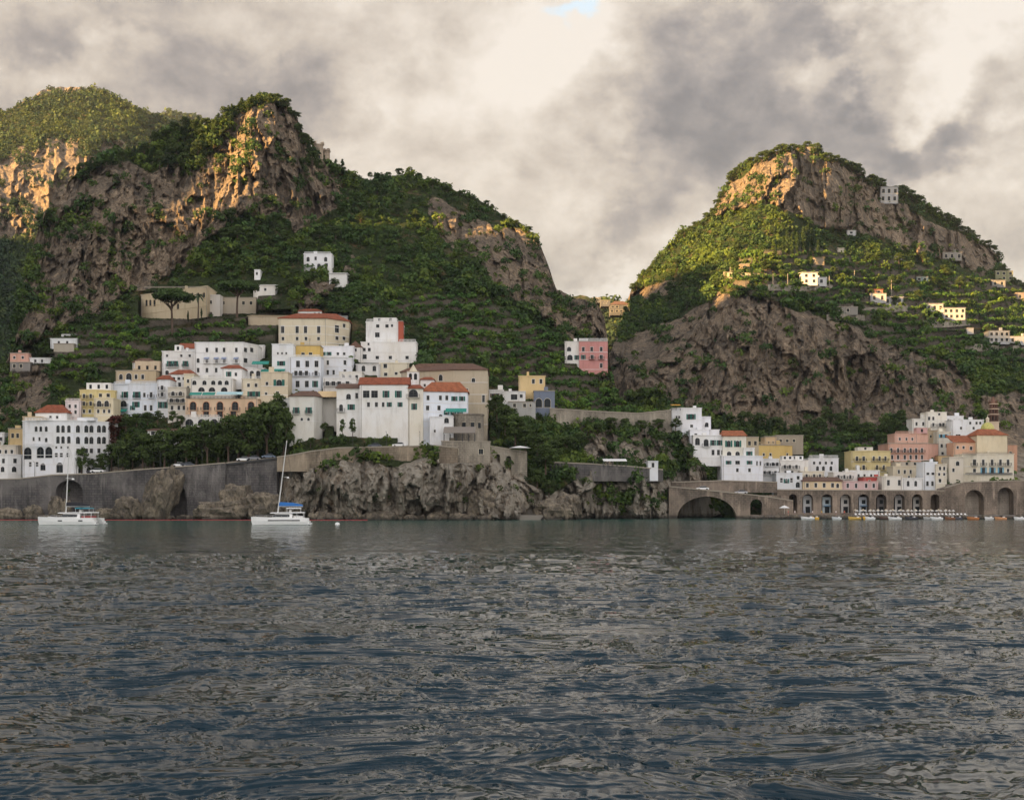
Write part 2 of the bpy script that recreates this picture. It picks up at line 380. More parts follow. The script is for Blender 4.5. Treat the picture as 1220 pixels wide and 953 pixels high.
A_rocks = [[(-20, 430), (20, 425), (28, 330), (46, 270), (75, 228), (110, 198), (160, 188), (180, 205), (210, 205), (240, 195), (262, 165), (290, 128), (335, 122), (352, 140), (358, 168), (378, 188), (400, 205), (408, 225), (408, 248), (385, 260), (352, 278), (342, 262), (332, 252),
            (312, 262), (290, 250), (265, 272), (240, 292), (205, 322), (165, 346), (125, 366), (85, 380), (60, 392), (42, 410)],
           [(512, 225), (524, 238), (550, 252), (590, 270), (640, 280), (660, 310), (680, 350), (740, 358), (735, 460), (700, 425), (670, 400), (645, 372), (612, 350), (580, 322), (566, 305), (545, 296), (512, 272)],
           [(-220, 430), (58, 435), (70, 462), (50, 492), (-220, 520)],
           [(342, 556), (400, 548), (480, 552), (560, 540), (600, 540), (625, 575), (660, 590), (700, 575), (690, 620), (690, 640), (342, 640)],
           [(690, 512), (715, 500), (750, 512), (800, 520), (870, 500), (880, 640), (560, 640), (600, 600), (660, 585), (700, 560)],
           [(-220, 560), (342, 556), (342, 640), (-220, 640)], [(340, 415), (425, 300), (425, 330), (360, 335)]]
A_flats = [[(-220, 490), (60, 492), (95, 455), (190, 408), (320, 405), (330, 375), (500, 375), (505, 430), (600, 432), (595, 530), (560, 545), (345, 545), (345, 640), (-220, 640)], [(155, 335), (335, 325), (350, 400), (150, 400)]]
A_ter = [[(60, 400), (170, 375), (330, 350), (330, 405), (190, 408), (95, 455), (60, 440)], [(420, 360), (560, 350), (660, 395), (690, 410), (790, 480), (790, 500), (600, 500), (600, 430), (520, 425), (500, 380)]]
SA = Sheet(-220, 870, A_top, 634, A_ctrl, A_rocks, A_flats, A_ter, 1.0, 1.7, seed=11)
# ---- right mountain
C_top = [(640, 470), (700, 440), (728, 420), (738, 392), (746, 362), (753, 340), (768, 322), (790, 303), (810, 280), (830, 266), (848, 252), (857, 236), (868, 216), (888, 196), (918, 184), (945, 177), (965, 176), (985, 186),
         (1010, 196), (1030, 210), (1060, 224), (1090, 236), (1110, 250), (1133, 262), (1146, 276), (1165, 284), (1180, 294), (1190, 308), (1194, 322), (1212, 338), (1240, 352), (1300, 372), (1440, 400)]
C_ctrl = [(640, 640, 520), (900, 640, 520), (1220, 640, 520), (1440, 640, 520), (700, 560, 640), (860, 583, 530), (1000, 583, 535), (1100, 583, 530), (1220, 583, 530), (900, 545, 585), (1000, 540, 590), (1100, 520, 610), (1220, 540, 600), (740, 440, 690), (750, 500, 670), (820, 500, 640), (900, 510, 632), (1000, 510, 650),
          (1100, 500, 660), (1200, 500, 650), (1440, 500, 680), (740, 400, 800), (800, 400, 735), (900, 400, 680), (1000, 420, 680), (1100, 440, 690), (1200, 450, 720), (880, 355, 705), (1000, 380, 715), (760, 350, 880), (800, 320, 855), (880, 320, 770), (1000, 340, 775),
          (1100, 400, 740), (1200, 400, 800), (1100, 340, 850), (1200, 340, 940), (850, 260, 890), (900, 250, 850), (1000, 280, 865), (1100, 300, 910), (862, 225, 945), (900, 200, 900), (940, 185, 885), (1000, 200, 905), (1100, 255, 935), (1190, 310, 985), (1440, 400, 1100), (1300, 380, 980)]
C_rocks = [[(852, 250), (866, 222), (895, 200), (930, 182), (965, 176), (1000, 190), (1035, 214), (1060, 236), (1085, 250), (1105, 262), (1130, 272), (1150, 288), (1175, 286), (1196, 308), (1192, 328), (1165, 322), (1140, 306), (1100, 300), (1060, 292), (1020, 280), (980, 268), (940, 252), (915, 238), (890, 244), (860, 252)],
           [(728, 405), (760, 396), (800, 378), (835, 360), (870, 350), (905, 350), (940, 362), (980, 378), (1010, 388), (1040, 400), (1065, 410), (1100, 420), (1135, 430), (1162, 462), (1160, 508), (1100, 512), (1060, 500), (1048, 516), (1000, 508), (950, 512), (900, 505), (860, 500), (820, 490), (790, 474), (755, 460), (738, 520), (700, 560)],
           [(1165, 470), (1230, 470), (1300, 480), (1300, 560), (1205, 580), (1190, 540), (1175, 500)], [(750, 350), (772, 338), (800, 328), (806, 338), (775, 356), (752, 366)]]
C_flats = [[(860, 535), (1060, 520), (1090, 505), (1230, 515), (1440, 520), (1440, 640), (860, 640)]]
C_ter = [[(880, 300), (960, 295), (1200, 330), (1300, 400), (1300, 440), (1150, 430), (1060, 410), (960, 360), (860, 345)], [(950, 515), (1050, 510), (1060, 535), (960, 540)]]
SCs = Sheet(640, 1440, C_top, 640, C_ctrl, C_rocks, C_flats, C_ter, .95, 1.7, seed=57)
# ---- far left forested mountain, the bare peak behind it, and the valley between the hills
B_top = [(-260, 150), (-60, 142), (-20, 134), (10, 131), (32, 120), (60, 114), (95, 110), (120, 108), (140, 116), (160, 130), (190, 140), (225, 150), (300, 190), (360, 240)]
B_ctrl = [(-260, 460, 950), (0, 460, 950), (200, 460, 1000), (0, 380, 1020), (150, 350, 1060), (0, 280, 1130), (100, 280, 1130), (0, 200, 1200), (120, 200, 1200), (-260, 160, 1400), (0, 140, 1390), (110, 112, 1430), (220, 150, 1430), (360, 240, 1400), (300, 400, 1100), (-260, 280, 1150)]
B_rocks = [[(-260, 190), (0, 200), (30, 178), (60, 160), (110, 178), (150, 165), (170, 190), (150, 230), (110, 270), (60, 282), (10, 285), (-260, 270)]]
SB = Sheet(-260, 360, B_top, 480, B_ctrl, B_rocks, amp=.9, step=3.0, seed=91)
G_top = [(-300, 190), (0, 165), (30, 124), (48, 109), (75, 105), (100, 105), (118, 111), (140, 124), (160, 133), (185, 136), (222, 139), (260, 160), (330, 220)]
G_ctrl = [(-300, 300, 2000), (0, 300, 2000), (300, 300, 2000), (-300, 190, 2250), (80, 105, 2350), (220, 139, 2350), (330, 220, 2250)]
SG = Sheet(-300, 330, G_top, 300, G_ctrl, [[(20, 100), (110, 100), (90, 116), (40, 122)]], amp=.8, step=4.0, seed=23)
E_top = [(640, 352), (690, 352), (705, 355), (722, 356), (745, 359), (770, 352), (820, 340)]
E_ctrl = [(640, 352, 1500), (820, 340, 1500), (640, 460, 1150), (820, 460, 1150), (730, 400, 1320)]
SE = Sheet(640, 820, E_top, 470, E_ctrl, [], amp=.7, step=3.0, seed=29)
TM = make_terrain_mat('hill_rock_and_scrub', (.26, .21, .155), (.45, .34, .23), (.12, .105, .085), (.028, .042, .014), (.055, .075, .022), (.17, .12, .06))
# ------------------------------------------------------------------ buildings
def facade(mb, p0, p1, z0, z1, ops, rev=.28, m=0, mr=None):
    """wall face from p0 to p1 (left to right seen from outside) with rectangular or arched openings and reveals"""
    p0 = np.array(p0[:2], float); p1 = np.array(p1[:2], float); L = np.linalg.norm(p1 - p0); t = (p1 - p0)/L; n = np.array([-t[1], t[0]])
    pt = lambda u, v, w=0: (*(p0 + t*u + n*w), v)
    ops = [o for o in ops if o[0] > .1 and o[1] < L - .1 and o[2] > z0 + .02 and o[3] < z1 - .05]
    us = sorted({0, L, *[o[0] for o in ops], *[o[1] for o in ops]}); vs = sorted({z0, z1, *[o[2] for o in ops], *[o[3] for o in ops]})
    for i in range(len(us)-1):
        for j in range(len(vs)-1):
            cu = (us[i]+us[i+1])/2; cv = (vs[j]+vs[j+1])/2
            if us[i+1]-us[i] < 1e-4 or vs[j+1]-vs[j] < 1e-4: continue
            if any(o[0] < cu < o[1] and o[2] < cv < o[3] for o in ops): continue
            mb.poly([pt(us[i], vs[j]), pt(us[i+1], vs[j]), pt(us[i+1], vs[j+1]), pt(us[i], vs[j+1])], m)
    mr = m if mr is None else mr
    for o in ops:
        a, b, c, d, arch = o[:5]; r = o[5] if len(o) > 5 else rev
        if arch:
            hw = (b-a)/2; rise = min(hw if arch == 1 else arch, d - c - .05); cz = d - rise; N = 7
            arc = [(a + hw - hw*math.cos(math.pi*k/(2*N)), cz + rise*math.sin(math.pi*k/(2*N))) for k in range(2*N+1)]
            for k in range(N): mb.poly([pt(a, d), pt(*arc[k]), pt(*arc[k+1])], m); mb.poly([pt(b, d), pt(*arc[N+k]), pt(*arc[N+k+1])], m)
            prof = [(a, c)] + arc + [(b, c)]
        else: prof = [(a, c), (a, d), (b, d), (b, c)]
        for k in range(len(prof)-1):
            q, s = prof[k], prof[k+1]
            mb.poly([pt(*q), pt(*q, r), pt(*s, r), pt(*s)], mr)
        mb.poly([pt(a, c), pt(b, c), pt(b, c, r), pt(a, c, r)], mr)
    return p0, t, n, L

WC = {}
def wmesh(kind, w, h, shut, trim):
    k = (kind, round(w, 1), round(h, 1), shut, trim)
    if k in WC: return WC[k]
    w = round(w, 1); h = round(h, 1); fr = MB(); r = .28; a = 'a' in kind; e = .06
    if 'o' not in kind:
        fr.box(-w/2, -w/2+e, r-.1, r-.02, 0, h, 1).box(w/2-e, w/2, r-.1, r-.02, 0, h, 1).box(-w/2+e, w/2-e, r-.1, r-.02, h-e, h, 1).box(-w/2+e, w/2-e, r-.1, r-.02, 0, e, 1).box(-.03, .03, r-.09, r-.03, e, h-e, 1)
        if h > 1.7: fr.box(-w/2+e, w/2-e, r-.085, r-.035, h*.66, h*.66+.05, 1)
    tw = .11
    if a:
        hw = w/2; N = 6; rise = min(hw, h-.1); cz = h - rise
        for k2 in range(2*N):
            t0 = math.pi*k2/(2*N); t1 = math.pi*(k2+1)/(2*N)
            q = lambda t, R_, y: (-R_*math.cos(t), y, cz + (rise if R_ == hw else rise+tw)*math.sin(t))
            fr.loft([[q(t0, hw, -.05), q(t0, hw+tw, -.05), q(t0, hw+tw, 0), q(t0, hw, 0)], [q(t1, hw, -.05), q(t1, hw+tw, -.05), q(t1, hw+tw, 0), q(t1, hw, 0)]], 0, False)
        fr.box(-hw-tw, -hw, -.05, 0, 0, cz).box(hw, hw+tw, -.05, 0, 0, cz)
    else:
        fr.box(-w/2-tw, -w/2, -.05, 0, 0, h).box(w/2, w/2+tw, -.05, 0, 0, h).box(-w/2-tw, w/2+tw, -.06, 0, h, h+tw)
    fr.box(-w/2-.2, w/2+.2, -.12, 0, -.1, 0)
    fm = fr.mesh('window', [trim, M_SASH]); pn = MB().poly([(-w/2, r-.01, 0), (w/2, r-.01, 0), (w/2, r-.01, h), (-w/2, r-.01, h)]).mesh('pane', [M_GLASS])
    sm = None
    if shut:
        s = MB(); sw = w*.5
        for sg in (-1, 1):
            x0 = sg*(w/2+.02); x1 = sg*(w/2+.02+sw*.95); x0, x1 = min(x0, x1), max(x0, x1)
            if 'c' in kind: x0, x1 = ((-w/2, -.01) if sg < 0 else (.01, w/2))
            y0, y1 = (-.11, -.06) if 'c' not in kind else (.03, .08)
            s.box(x0, x1, y0, y1, 0.02, h)
            for q in range(int(h/.25)): s.box(x0+.06, x1-.06, y0-.015, y0, .1+q*.25, .22+q*.25)
        sm = s.mesh('shutter', [shut])
    WC[k] = (fm, pn, sm); return WC[k]
BC = {}
def balcony_mesh(w, mat, slab):
    k = (round(w, 1), mat, slab)
    if k in BC: return BC[k]
    b = MB(); b.box(-w/2, w/2, -.95, -.002, -.14, 0, 1)
    b.box(-w/2, w/2, -.93, -.88, .95, 1.02)
    for i in range(int(w/.22)+1):
        x = -w/2 + .03 + i*.22
        if x < w/2: b.box(x-.02, x+.02, -.92, -.89, 0, .95)
    for sg in (-1, 1):
        b.box(sg*w/2-.03, sg*w/2+.03, -.93, -.02, .95, 1.02)
        for q in range(4): b.box(sg*w/2-.02, sg*w/2+.02, -.8+q*.22, -.77+q*.22, 0, .95)
    BC[k] = b.mesh('balcony', [mat, slab]); return BC[k]

SHUT = {'g': M_GREEN, 'l': M_BLUE, 'r': M_BROWN}
NH = [0]
def house(name, label, xs, yt, yb, wins=(), col=WHITE, roof='flat', cat='house', group=None, S=SA, d=None, offs=None, th=9, rh=2.2, skirt=2.5, trim=None, rmat=None, auto=None, eave=.45, extra=(), wm=None, ins=.45):
    offs = offs or [0]*len(xs); xm = (xs[0]+xs[-1])/2
    if d is None: d = float(S.D0(xm, yb)) - 1.0
    ds = [d + o for o in offs]
    pl = [np.array(P(x, HOR, q)[:2]) for x, q in zip(xs, ds)]
    zt = P(0, yt, ds[0])[2]; zb0 = P(0, yb, ds[0])[2]; zb = zb0 - skirt
    bk = max(ds) + th
    cxm = (pl[0][0] + pl[-1][0])/2
    back = [np.array([pl[-1][0], bk]), np.array([pl[0][0], bk])]
    if ds[-1] > min(ds) + 5: back = [np.array([pl[-1][0] - .2, bk]), np.array([pl[0][0], bk])]
    poly = pl + back; base = (float(cxm), float(min(ds)), float(zb))
    root = empty(name, base, label, cat, group)
    mats = [wm or plaster(col)]; mb = MB(); trim = trim or (M_FRAME if sum(col) > 1.2 else plaster(CREAM))
    segs = [[] for _ in pl[:-1]]; place = []
    ws = list(wins)
    if auto:
        rows, kinds = auto[0], auto[1]
        for s in range(len(xs)-1):
            wpx = abs(xs[s+1] - xs[s]); pp = auto[2] if len(auto) > 2 else 7.0; nc = int((wpx - 3) / pp)
            if nc < 1: continue
            fh = (yb - yt) / rows
            for r in range(rows):
                xx = [xs[s] + (xs[s+1]-xs[s]) * (i+.5)/nc + random.uniform(-.6, .6) for i in range(nc) if random.random() < .9]
                ws.append((kinds[r % len(kinds)], yt + fh*(r+.52), xx, 3.0, fh*.5))
    for (kind, y, xl, wp, hp) in ws:
        for x in xl:
            for s in range(len(pl)-1):
                a, b = sorted((xs[s], xs[s+1]))
                if a + wp*.4 < x < b - wp*.4:
                    k = (x - CX)/F; p0, p1 = pl[s], pl[s+1]; dv = p1 - p0
                    den = dv[0] - k*dv[1]
                    if abs(den) < 1e-6: break
                    t = (k*p0[1] - p0[0]) / den; L = np.linalg.norm(dv); u = t*L; q = p0 + dv*t; sc = q[1]/F
                    w = round(1.1*wp*sc*(L/abs(dv[0]) if abs(dv[0]) > .3*L else 1), 1); h = round(1.08*hp*sc, 1); zc = P(0, y, q[1])[2]
                    w = min(max(w, .5), L*.8); h = max(h, .6)
                    u0, u1 = u - w/2, u + w/2; v0, v1 = zc - h/2, zc + h/2
                    if u0 < .15 or u1 > L-.15 or v1 > zt - .12 or v0 < zb+.1: break
                    if any(not (u1+.02 < o[0] or u0-.02 > o[1] or v1+.02 < o[2] or v0-.02 > o[3]) for o in segs[s]): break
                    segs[s].append((u0, u1, v0, v1, 1 if 'a' in kind else 0)); tv = dv/L
                    place.append((kind, w, h, (q[0], q[1], v0), math.atan2(tv[1], tv[0]))); break
    n = len(poly)
    for i in range(n):
        p, q = poly[i], poly[(i+1) % n]
        if i < len(pl)-1: facade(mb, p, q, zb, zt, segs[i])
        else: mb.poly([(*p, zb), (*q, zb), (*q, zt), (*p, zt)])
    mb.poly([(*p, zt) for p in poly])
    mb.build('wall', mats, root)
    cen = sum(poly)/n
    def grow(e): return [p + (p-cen)/np.linalg.norm(p-cen)*e*1.3 for p in poly]
    rb = MB()
    if roof == 'flat':
        rb.prism(grow(.18), zt+.003, zt+.28); rb.build('roof', [plaster(tuple(min(.8, c*1.02) for c in col)) if sum(col) > 1.3 else M_COPE], root)
        pr = MB(); g0 = grow(-.05)
        if random.random() < .4 and abs(pl[-1][0]-pl[0][0]) > 6:
            c1 = pl[0]*.45 + pl[-1]*.55; an = MB(); hh = random.uniform(1.5, 2.6); an.tube((c1[0], c1[1]+3, zt+.28), (c1[0], c1[1]+3, zt+.28+hh), .035, n=4)
            for q_ in range(4): an.tube((c1[0]-.5+.1*q_, c1[1]+3, zt+.2+hh-q_*.22), (c1[0]+.5-.1*q_, c1[1]+3, zt+.2+hh-q_*.22), .02, n=4)
            an.build('antenna', [M_IRON], root)
        if random.random() < .75 and abs(pl[-1][0]-pl[0][0]) > 5:
            u = random.uniform(.2, .8); c0 = pl[0]*(1-u) + pl[-1]*u; w0 = random.uniform(.4, .9)
            pr.box(c0[0]-w0, c0[0]+w0, c0[1]+2.2, c0[1]+3.4, zt+.28, zt+random.uniform(1.1, 2.2)); pr.build('chimney', mats, root)
    elif roof in ('hip', 'gable', 'front', 'shed', 'pyr'):
        g = grow(eave)
        if roof == 'hip':
            s = .5 if ins is None else ins
            top = [cen + (p-cen)*np.array([s, .12]) for p in g]
            rb.loft([[(*p, zt+.003) for p in g], [(*p, zt+.18) for p in g], [(*p, zt+rh) for p in top]])
        elif roof == 'pyr': rb.loft([[(*p, zt+.003) for p in g], [(*p, zt+.18) for p in g], [(*(cen+(p-cen)*.03), zt+rh) for p in g]])
        elif roof == 'shed':
            y0 = min(p[1] for p in g); y1 = max(p[1] for p in g); zf = lambda p: zt + .2 + rh*(p[1]-y0)/(y1-y0)
            rb.prism(g, lambda p: zt+.003 + (rh*(p[1]-y0)/(y1-y0))*.98, zf)
        elif roof == 'gable':       # ridge parallel to the front
            y0 = min(p[1] for p in g); y1 = max(p[1] for p in g); ym = (y0+y1)/2; x0 = min(p[0] for p in g); x1 = max(p[0] for p in g)
            rb.loft([[(x0, y0, zt), (x0, y0, zt+.2), (x0, ym, zt+rh+.2), (x0, y1, zt+.2), (x0, y1, zt)], [(x1, y0, zt), (x1, y0, zt+.2), (x1, ym, zt+rh+.2), (x1, y1, zt+.2), (x1, y1, zt)]])
        elif roof == 'front':       # gable end towards the viewer
            x0 = min(p[0] for p in g); x1 = max(p[0] for p in g); xm2 = (x0+x1)/2; y0 = min(p[1] for p in g)+.3; y1 = max(p[1] for p in g)
            rb.loft([[(x0, y, zt), (x1, y, zt), (x1, y, zt+.2), (xm2, y, zt+rh+.2), (x0, y, zt+.2)] for y in (y0, y1)])
        rb.build('roof', [rmat or M_TILE], root)
    if len(place) >= 4 and yb - yt > 12:        # string courses between the storeys
        vs = sorted({round(q[3][2], 0) for q in place}); last = -99
        for v in vs:
            zl = v - .55
            if zl - last < 2.2 or zl < zb + 1: continue
            last = zl; lm = MB()
            for i in range(len(pl)-1):
                p, q = pl[i], pl[i+1]; tv = (q-p)/np.linalg.norm(q-p); nv = np.array([tv[1], -tv[0]])
                lm.prism([p+nv*.09+tv*.003, q+nv*.09-tv*.003, q+nv*.002-tv*.003, p+nv*.002+tv*.003], zl, zl+.16)
            lm.build('ledge', [trim], root)
    if random.random() < .6 and abs(pl[-1][0]-pl[0][0]) > 4:
        p, q = pl[0], pl[1]; tv = (q-p)/np.linalg.norm(q-p); nv = np.array([tv[1], -tv[0]]); c_ = p + tv*random.choice([.35, .5]) + nv*.08; c2 = q - tv*.4 + nv*.08
        for c_ in ((c_, c2) if random.random() < .4 else (c_,)): MB().box(c_[0]-.06, c_[0]+.06, c_[1]-.06, c_[1]+.04, zb, zt-.05).build('drainpipe', [flat('drainpipe_grey', (.30, .27, .24), .7)], root)
    for (kind, w, h, loc, rz) in place:
        sh = next((SHUT[c] for c in kind if c in SHUT), None)
        fm, pn, sm = wmesh(''.join(c for c in kind if c in 'aco'), w, h, sh, trim)
        o = inst('window', fm, root, tuple(a-b for a, b in zip(loc, base)), rz)
        if 'c' not in kind or not sm: inst('pane', pn, o)
        if sm: inst('shutter', sm, o)
        if 'b' in kind:
            inst('balcony', balcony_mesh(w+1.3, M_IRON if 'w' not in kind else M_FRAME, mats[0]), root, tuple(a-b for a, b in zip(loc, base)), rz)
    NH[0] += 1; RECTS.append((None, min(xs), max(xs), yt - (rh if roof != 'flat' else .5)*F/d, yb, bk + .5 if roof != 'flat' else max(ds) + 2.5))
    info = dict(root=root, zt=zt, zb=zb, zb0=zb0, pl=pl, d=d, base=base, mat=mats[0])
    for e in extra: e(info)
    return info
def awning(x0, x1, y0, y1, mat, out=2.0):
    def f(I):
        d = I['d']; a = P(x0, y0, d); b = P(x1, y0, d); z1 = P(0, y1, d)[2]
        m = MB(); m.loft([[(a[0], d-.02, a[2]), (b[0], d-.02, a[2]), (b[0], d-.02, a[2]-.06), (a[0], d-.02, a[2]-.06)], [(a[0], d-out, z1), (b[0], d-out, z1), (b[0], d-out, z1-.25), (a[0], d-out, z1-.25)]])
        m.build('awning', [mat], I['root'])
    return f
def balustrade(x0, x1, y, mat=None, h=1.0, dd=-.05):
    def f(I):
        d = I['d']; a = P(x0, y, d); b = P(x1, y, d); m = MB(); z = I['zt']+.28 if y is None else a[2]
        m.box(a[0], b[0], d+dd-.1, d+dd+.08, z+h-.12, z+h).box(a[0], b[0], d+dd-.1, d+dd+.08, z, z+.1)
        k = int((b[0]-a[0])/.45)
        for i in range(k+1):
            x = a[0] + (b[0]-a[0])*i/max(k, 1); m.box(x-.09, x+.09, d+dd-.07, d+dd+.05, z+.1, z+h-.12)
        m.build('balustrade', [mat or I['mat']], I['root'])
    return f
def block(x0, x1, yt, dy=2.0, th=4.0, col=None, name='roof_room', wins=1):
    def f(I):
        d = I['d'] + dy; a = P(x0, yt, d); b = P(x1, yt, d); m = MB(); z0 = I['zt']+.28
        if a[2] < z0 + .3: return
        w = b[0]-a[0]; ops = []
        if wins:
            h = min(1.4, (a[2]-z0)*.55)
            for i in range(wins):
                c = w*(i+.5)/wins; ops.append((c-.45, c+.45, z0+.5, z0+.5+h, 0))
        mt = plaster(col) if col else I['mat']
        facade(m, a[:2], b[:2], z0, a[2], ops); m.poly([(b[0], d, z0), (b[0], d+th, z0), (b[0], d+th, a[2]), (b[0], d, a[2])]); m.poly([(a[0], d, z0), (a[0], d+th, z0), (a[0], d+th, a[2]), (a[0], d, a[2])])
        m.poly([(b[0], d+th, z0), (a[0], d+th, z0), (a[0], d+th, a[2]), (b[0], d+th, a[2])]); m.poly([(a[0]-.1, d-.1, a[2]), (b[0]+.1, d-.1, a[2]), (b[0]+.1, d+th, a[2]), (a[0]-.1, d+th, a[2])])
        o = m.build(name, [mt], I['root'])
        for q in ops: MB().poly([(a[0]+q[0], d+.2, q[2]), (a[0]+q[1], d+.2, q[2]), (a[0]+q[1], d+.2, q[3]), (a[0]+q[0], d+.2, q[3])]).build('pane', [M_GLASS], None).parent = o
        for c in o.children: c.location = tuple(-v for v in I['root'].location)
    return f
def D_at(x, y): return float(min(SA.samp(SA.D, q, y) for q in (x-6, x, x+6))) - .8
PK = D_at(700, 441)
G1 = 'houses of the left town'; G2 = 'houses of the right town'; G3 = 'small houses on the right mountain'
M_AWG = flat('green_awning_cloth', (.03, .24, .19), .8); M_AWB = flat('beige_awning_cloth', (.60, .44, .24), .8); M_WCL = flat('white_cloth', (.75, .74, .72), .8)
W = 4.2
# --- far left
house('house', 'cream stone house at the far left edge of the town, behind the low white one', [-14, 21], 531, 560, [('n', 538, [0, 7, 14], 3, 4)], (.55, .50, .42), group=G1)
house('house', 'low white house at the far left edge standing on the sea wall', [-20, 9, 25], 542, 575, [('n', 549, [-3, 4, 18], 3, 5), ('a', 559, [3, 17], 4, 6)], WHITE, offs=[0, 0, 3], group=G1)
house('house', 'white box house cut by the left edge, above the cream stone one', [-30, 5], 516, 532, [('n', 523, [-4, 1], 3, 4)], WHITE, d=468, group=G1)
house('house', 'small ochre house just left of the big arcaded hotel', [10, 31], 511, 540, [('n', 519, [15, 21], 3, 5)], (.56, .42, .22), group=G1)
house('house', 'tan house with a cornice behind the upper left corner of the arcaded hotel', [27, 48], 497, 520, [('n', 504, [32, 37, 43], 2.5, 4), ('n', 512, [32, 39], 2.5, 4)], (.60, .48, .32), d=462, group=G1)
house('house', 'white gabled house with a long red roof behind the arcaded hotel', [42, 80], 492, 512, [('n', 497, [60, 68], 2.5, 3)], WHITE, 'hip', d=470, rh=3.0, group=G1)
def hotel_extra(I):
    pass
house('hotel', 'big white arcaded hotel with rows of arched windows, above the sea wall at the left', [27, 64, 88, 129], 502, 569,
      [('aw', 511, [43, 48.5, 55], 3.2, 6), ('a', 524, [55], 3, 5), ('n', 523, [40, 47], 2.5, 4), ('a', 540, [33], 9, 13), ('a', 539, [48, 58], 8.5, 12), ('n', 553, [36, 44], 3, 5), ('a', 556, [51], 6, 8),
       ('a', 511, [69, 75, 82], 3.8, 8), ('a', 524, [69, 75, 82], 3.8, 8), ('n', 542, [67, 73, 81], 3, 4.5), ('n', 533, [67, 73, 81], 2.2, 2.5), ('a', 557, [71], 7, 11),
       ('a', 511, [93, 98, 103, 109, 118, 124], 3.4, 8), ('a', 524.5, [93, 98, 103, 109, 118, 124], 3.4, 8), ('n', 537, [93, 98, 103, 109, 118], 2.8, 5), ('n', 549, [94, 101, 110, 119], 2.8, 5), ('a', 560, [96, 106], 4, 7)],
      (.78, .79, .81), offs=[2, 0, 0, 9], th=12, extra=[balustrade(30, 62, 501, h=.9), block(92, 112, 497, 3, 4), balustrade(28, 62, 531.5, h=.8, dd=-.25)])
house('house', 'pinkish white house left of the yellow one', [78, 96], 478, 500, [('n', 484, [83, 90], 2.6, 4), ('n', 491, [83, 90], 2.6, 4)], (.74, .66, .64), group=G1, extra=[balustrade(79, 95, 477.5, h=.8)])
house('house', 'yellow house with a cream right hand wing and white box on its roof', [95, 114, 137], 465, 500, [('b', 472, [100, 108], 2.6, 5), ('b', 481, [100, 108], 2.6, 5), ('n', 490, [100, 107], 2.6, 4), ('a', 482, [119, 126], 4.5, 7), ('n', 471, [120, 129], 3, 4)], (.66, .55, .27), offs=[0, 0, 4], group=G1, extra=[block(103, 132, 456, 3, 5, WHITE, wins=3)])
house('house', 'cream house with two balcony arches right of the yellow one', [112, 135], 475, 499, [('ab', 481, [118, 127], 5, 7), ('n', 490, [117, 124, 130], 2.6, 4)], (.68, .60, .42), d=470, group=G1)
house('house', 'long pale blue white house with balconies above the planted terrace', [134, 153, 201], 458, 494, [('gb', 470.5, [149, 163], 4, 7), ('b', 470.5, [180, 191], 3, 6), ('ab', 481, [147], 8, 7), ('g', 482, [162], 4, 6), ('a', 484.5, [192], 4, 8), ('n', 486, [173, 180], 3, 6), ('g', 486, [158], 3, 5), ('n', 470.5, [172, 197], 2.6, 5)],
      (.72, .76, .82), offs=[2, 0, 0], group=G1, extra=[awning(140, 152, 487, 490, M_AWG), balustrade(136, 200, 457.8, h=.8)])
house('house', 'tan stone house with a big arched window above the long pale blue one', [138, 186], 442, 465, [('a', 449, [153.5], 6, 8), ('n', 449, [162, 170], 3, 5), ('a', 449, [144], 4, 6)], (.52, .42, .28), group=G1, extra=[block(161, 190, 430, 3, 6, (.60, .48, .34), wins=3)])
house('house', 'white roofed porch house with columns over the tan stone one', [158, 182], 432, 447, [('o', 438, [163, 169, 175], 4, 6)], (.70, .68, .64), 'hip', rh=2.0, rmat=M_BTILE, d=508, group=G1)
house('house', 'white house with green shuttered doors left of the grand white palazzo', [193, 232], 419, 452, [('gb', 433.6, [202, 209, 221], 3, 6.5), ('n', 424, [199, 216, 226], 2.4, 3), ('a', 444, [199], 4, 5)], WHITE, group=G1, extra=[block(208, 216, 411, 2, 4, WHITE)])
house('house', 'small house with a red roof behind the green shuttered white one', [212, 232], 415.5, 424, [], WHITE, 'gable', d=512, rh=2.3, group=G1)
house('palazzo', 'grand plain white palazzo with a crenellated top in the upper left of the town', [232, 289, 307], 408.5, 452,
      [('n', 417, [246.5, 258, 267, 281.5], 2.8, 5), ('n', 417, [292.6, 300], 2.6, 5), ('bw', 429.5, [246.5, 258, 267, 281.5], 3, 6), ('a', 429.5, [236], 3, 5), ('n', 429.5, [292.6], 3, 5), ('n', 441, [236, 246.5, 257.5], 2.8, 5), ('g', 442, [292.6], 3, 5)], (.80, .80, .78), offs=[0, 0, 9], th=10,
      extra=[awning(243.5, 249.5, 425.5, 427.5, flat('slate_blue_awning', (.26, .30, .40), .8), .9), awning(255, 261, 425.5, 427.5, flat('slate_blue_awning', 0), .9), awning(264, 270, 425.5, 427.5, flat('slate_blue_awning', 0), .9), awning(278.5, 284.5, 425.5, 427.5, flat('slate_blue_awning', 0), .9)])
house('house', 'white annex with a plain wall at the right end of the grand white palazzo', [299, 315], 412, 428, [], WHITE, d=520, group=G1)
house('house', 'small white house with a red roof in front of the grand white palazzo', [264, 288], 439, 455, [('g', 446, [272.5], 3, 6), ('n', 446, [281], 2.4, 4)], WHITE, 'hip', d=478, rh=1.6, group=G1)
house('house', 'white house under a wide red roof, below the green shuttered one', [202, 231], 446, 468, [('n', 451, [207, 213, 219], 3, 3), ('n', 458, [207, 214, 222], 3, 5), ('ab', 465, [208, 218], 4, 5)], (.74, .73, .70), 'hip', rh=2.0, group=G1)
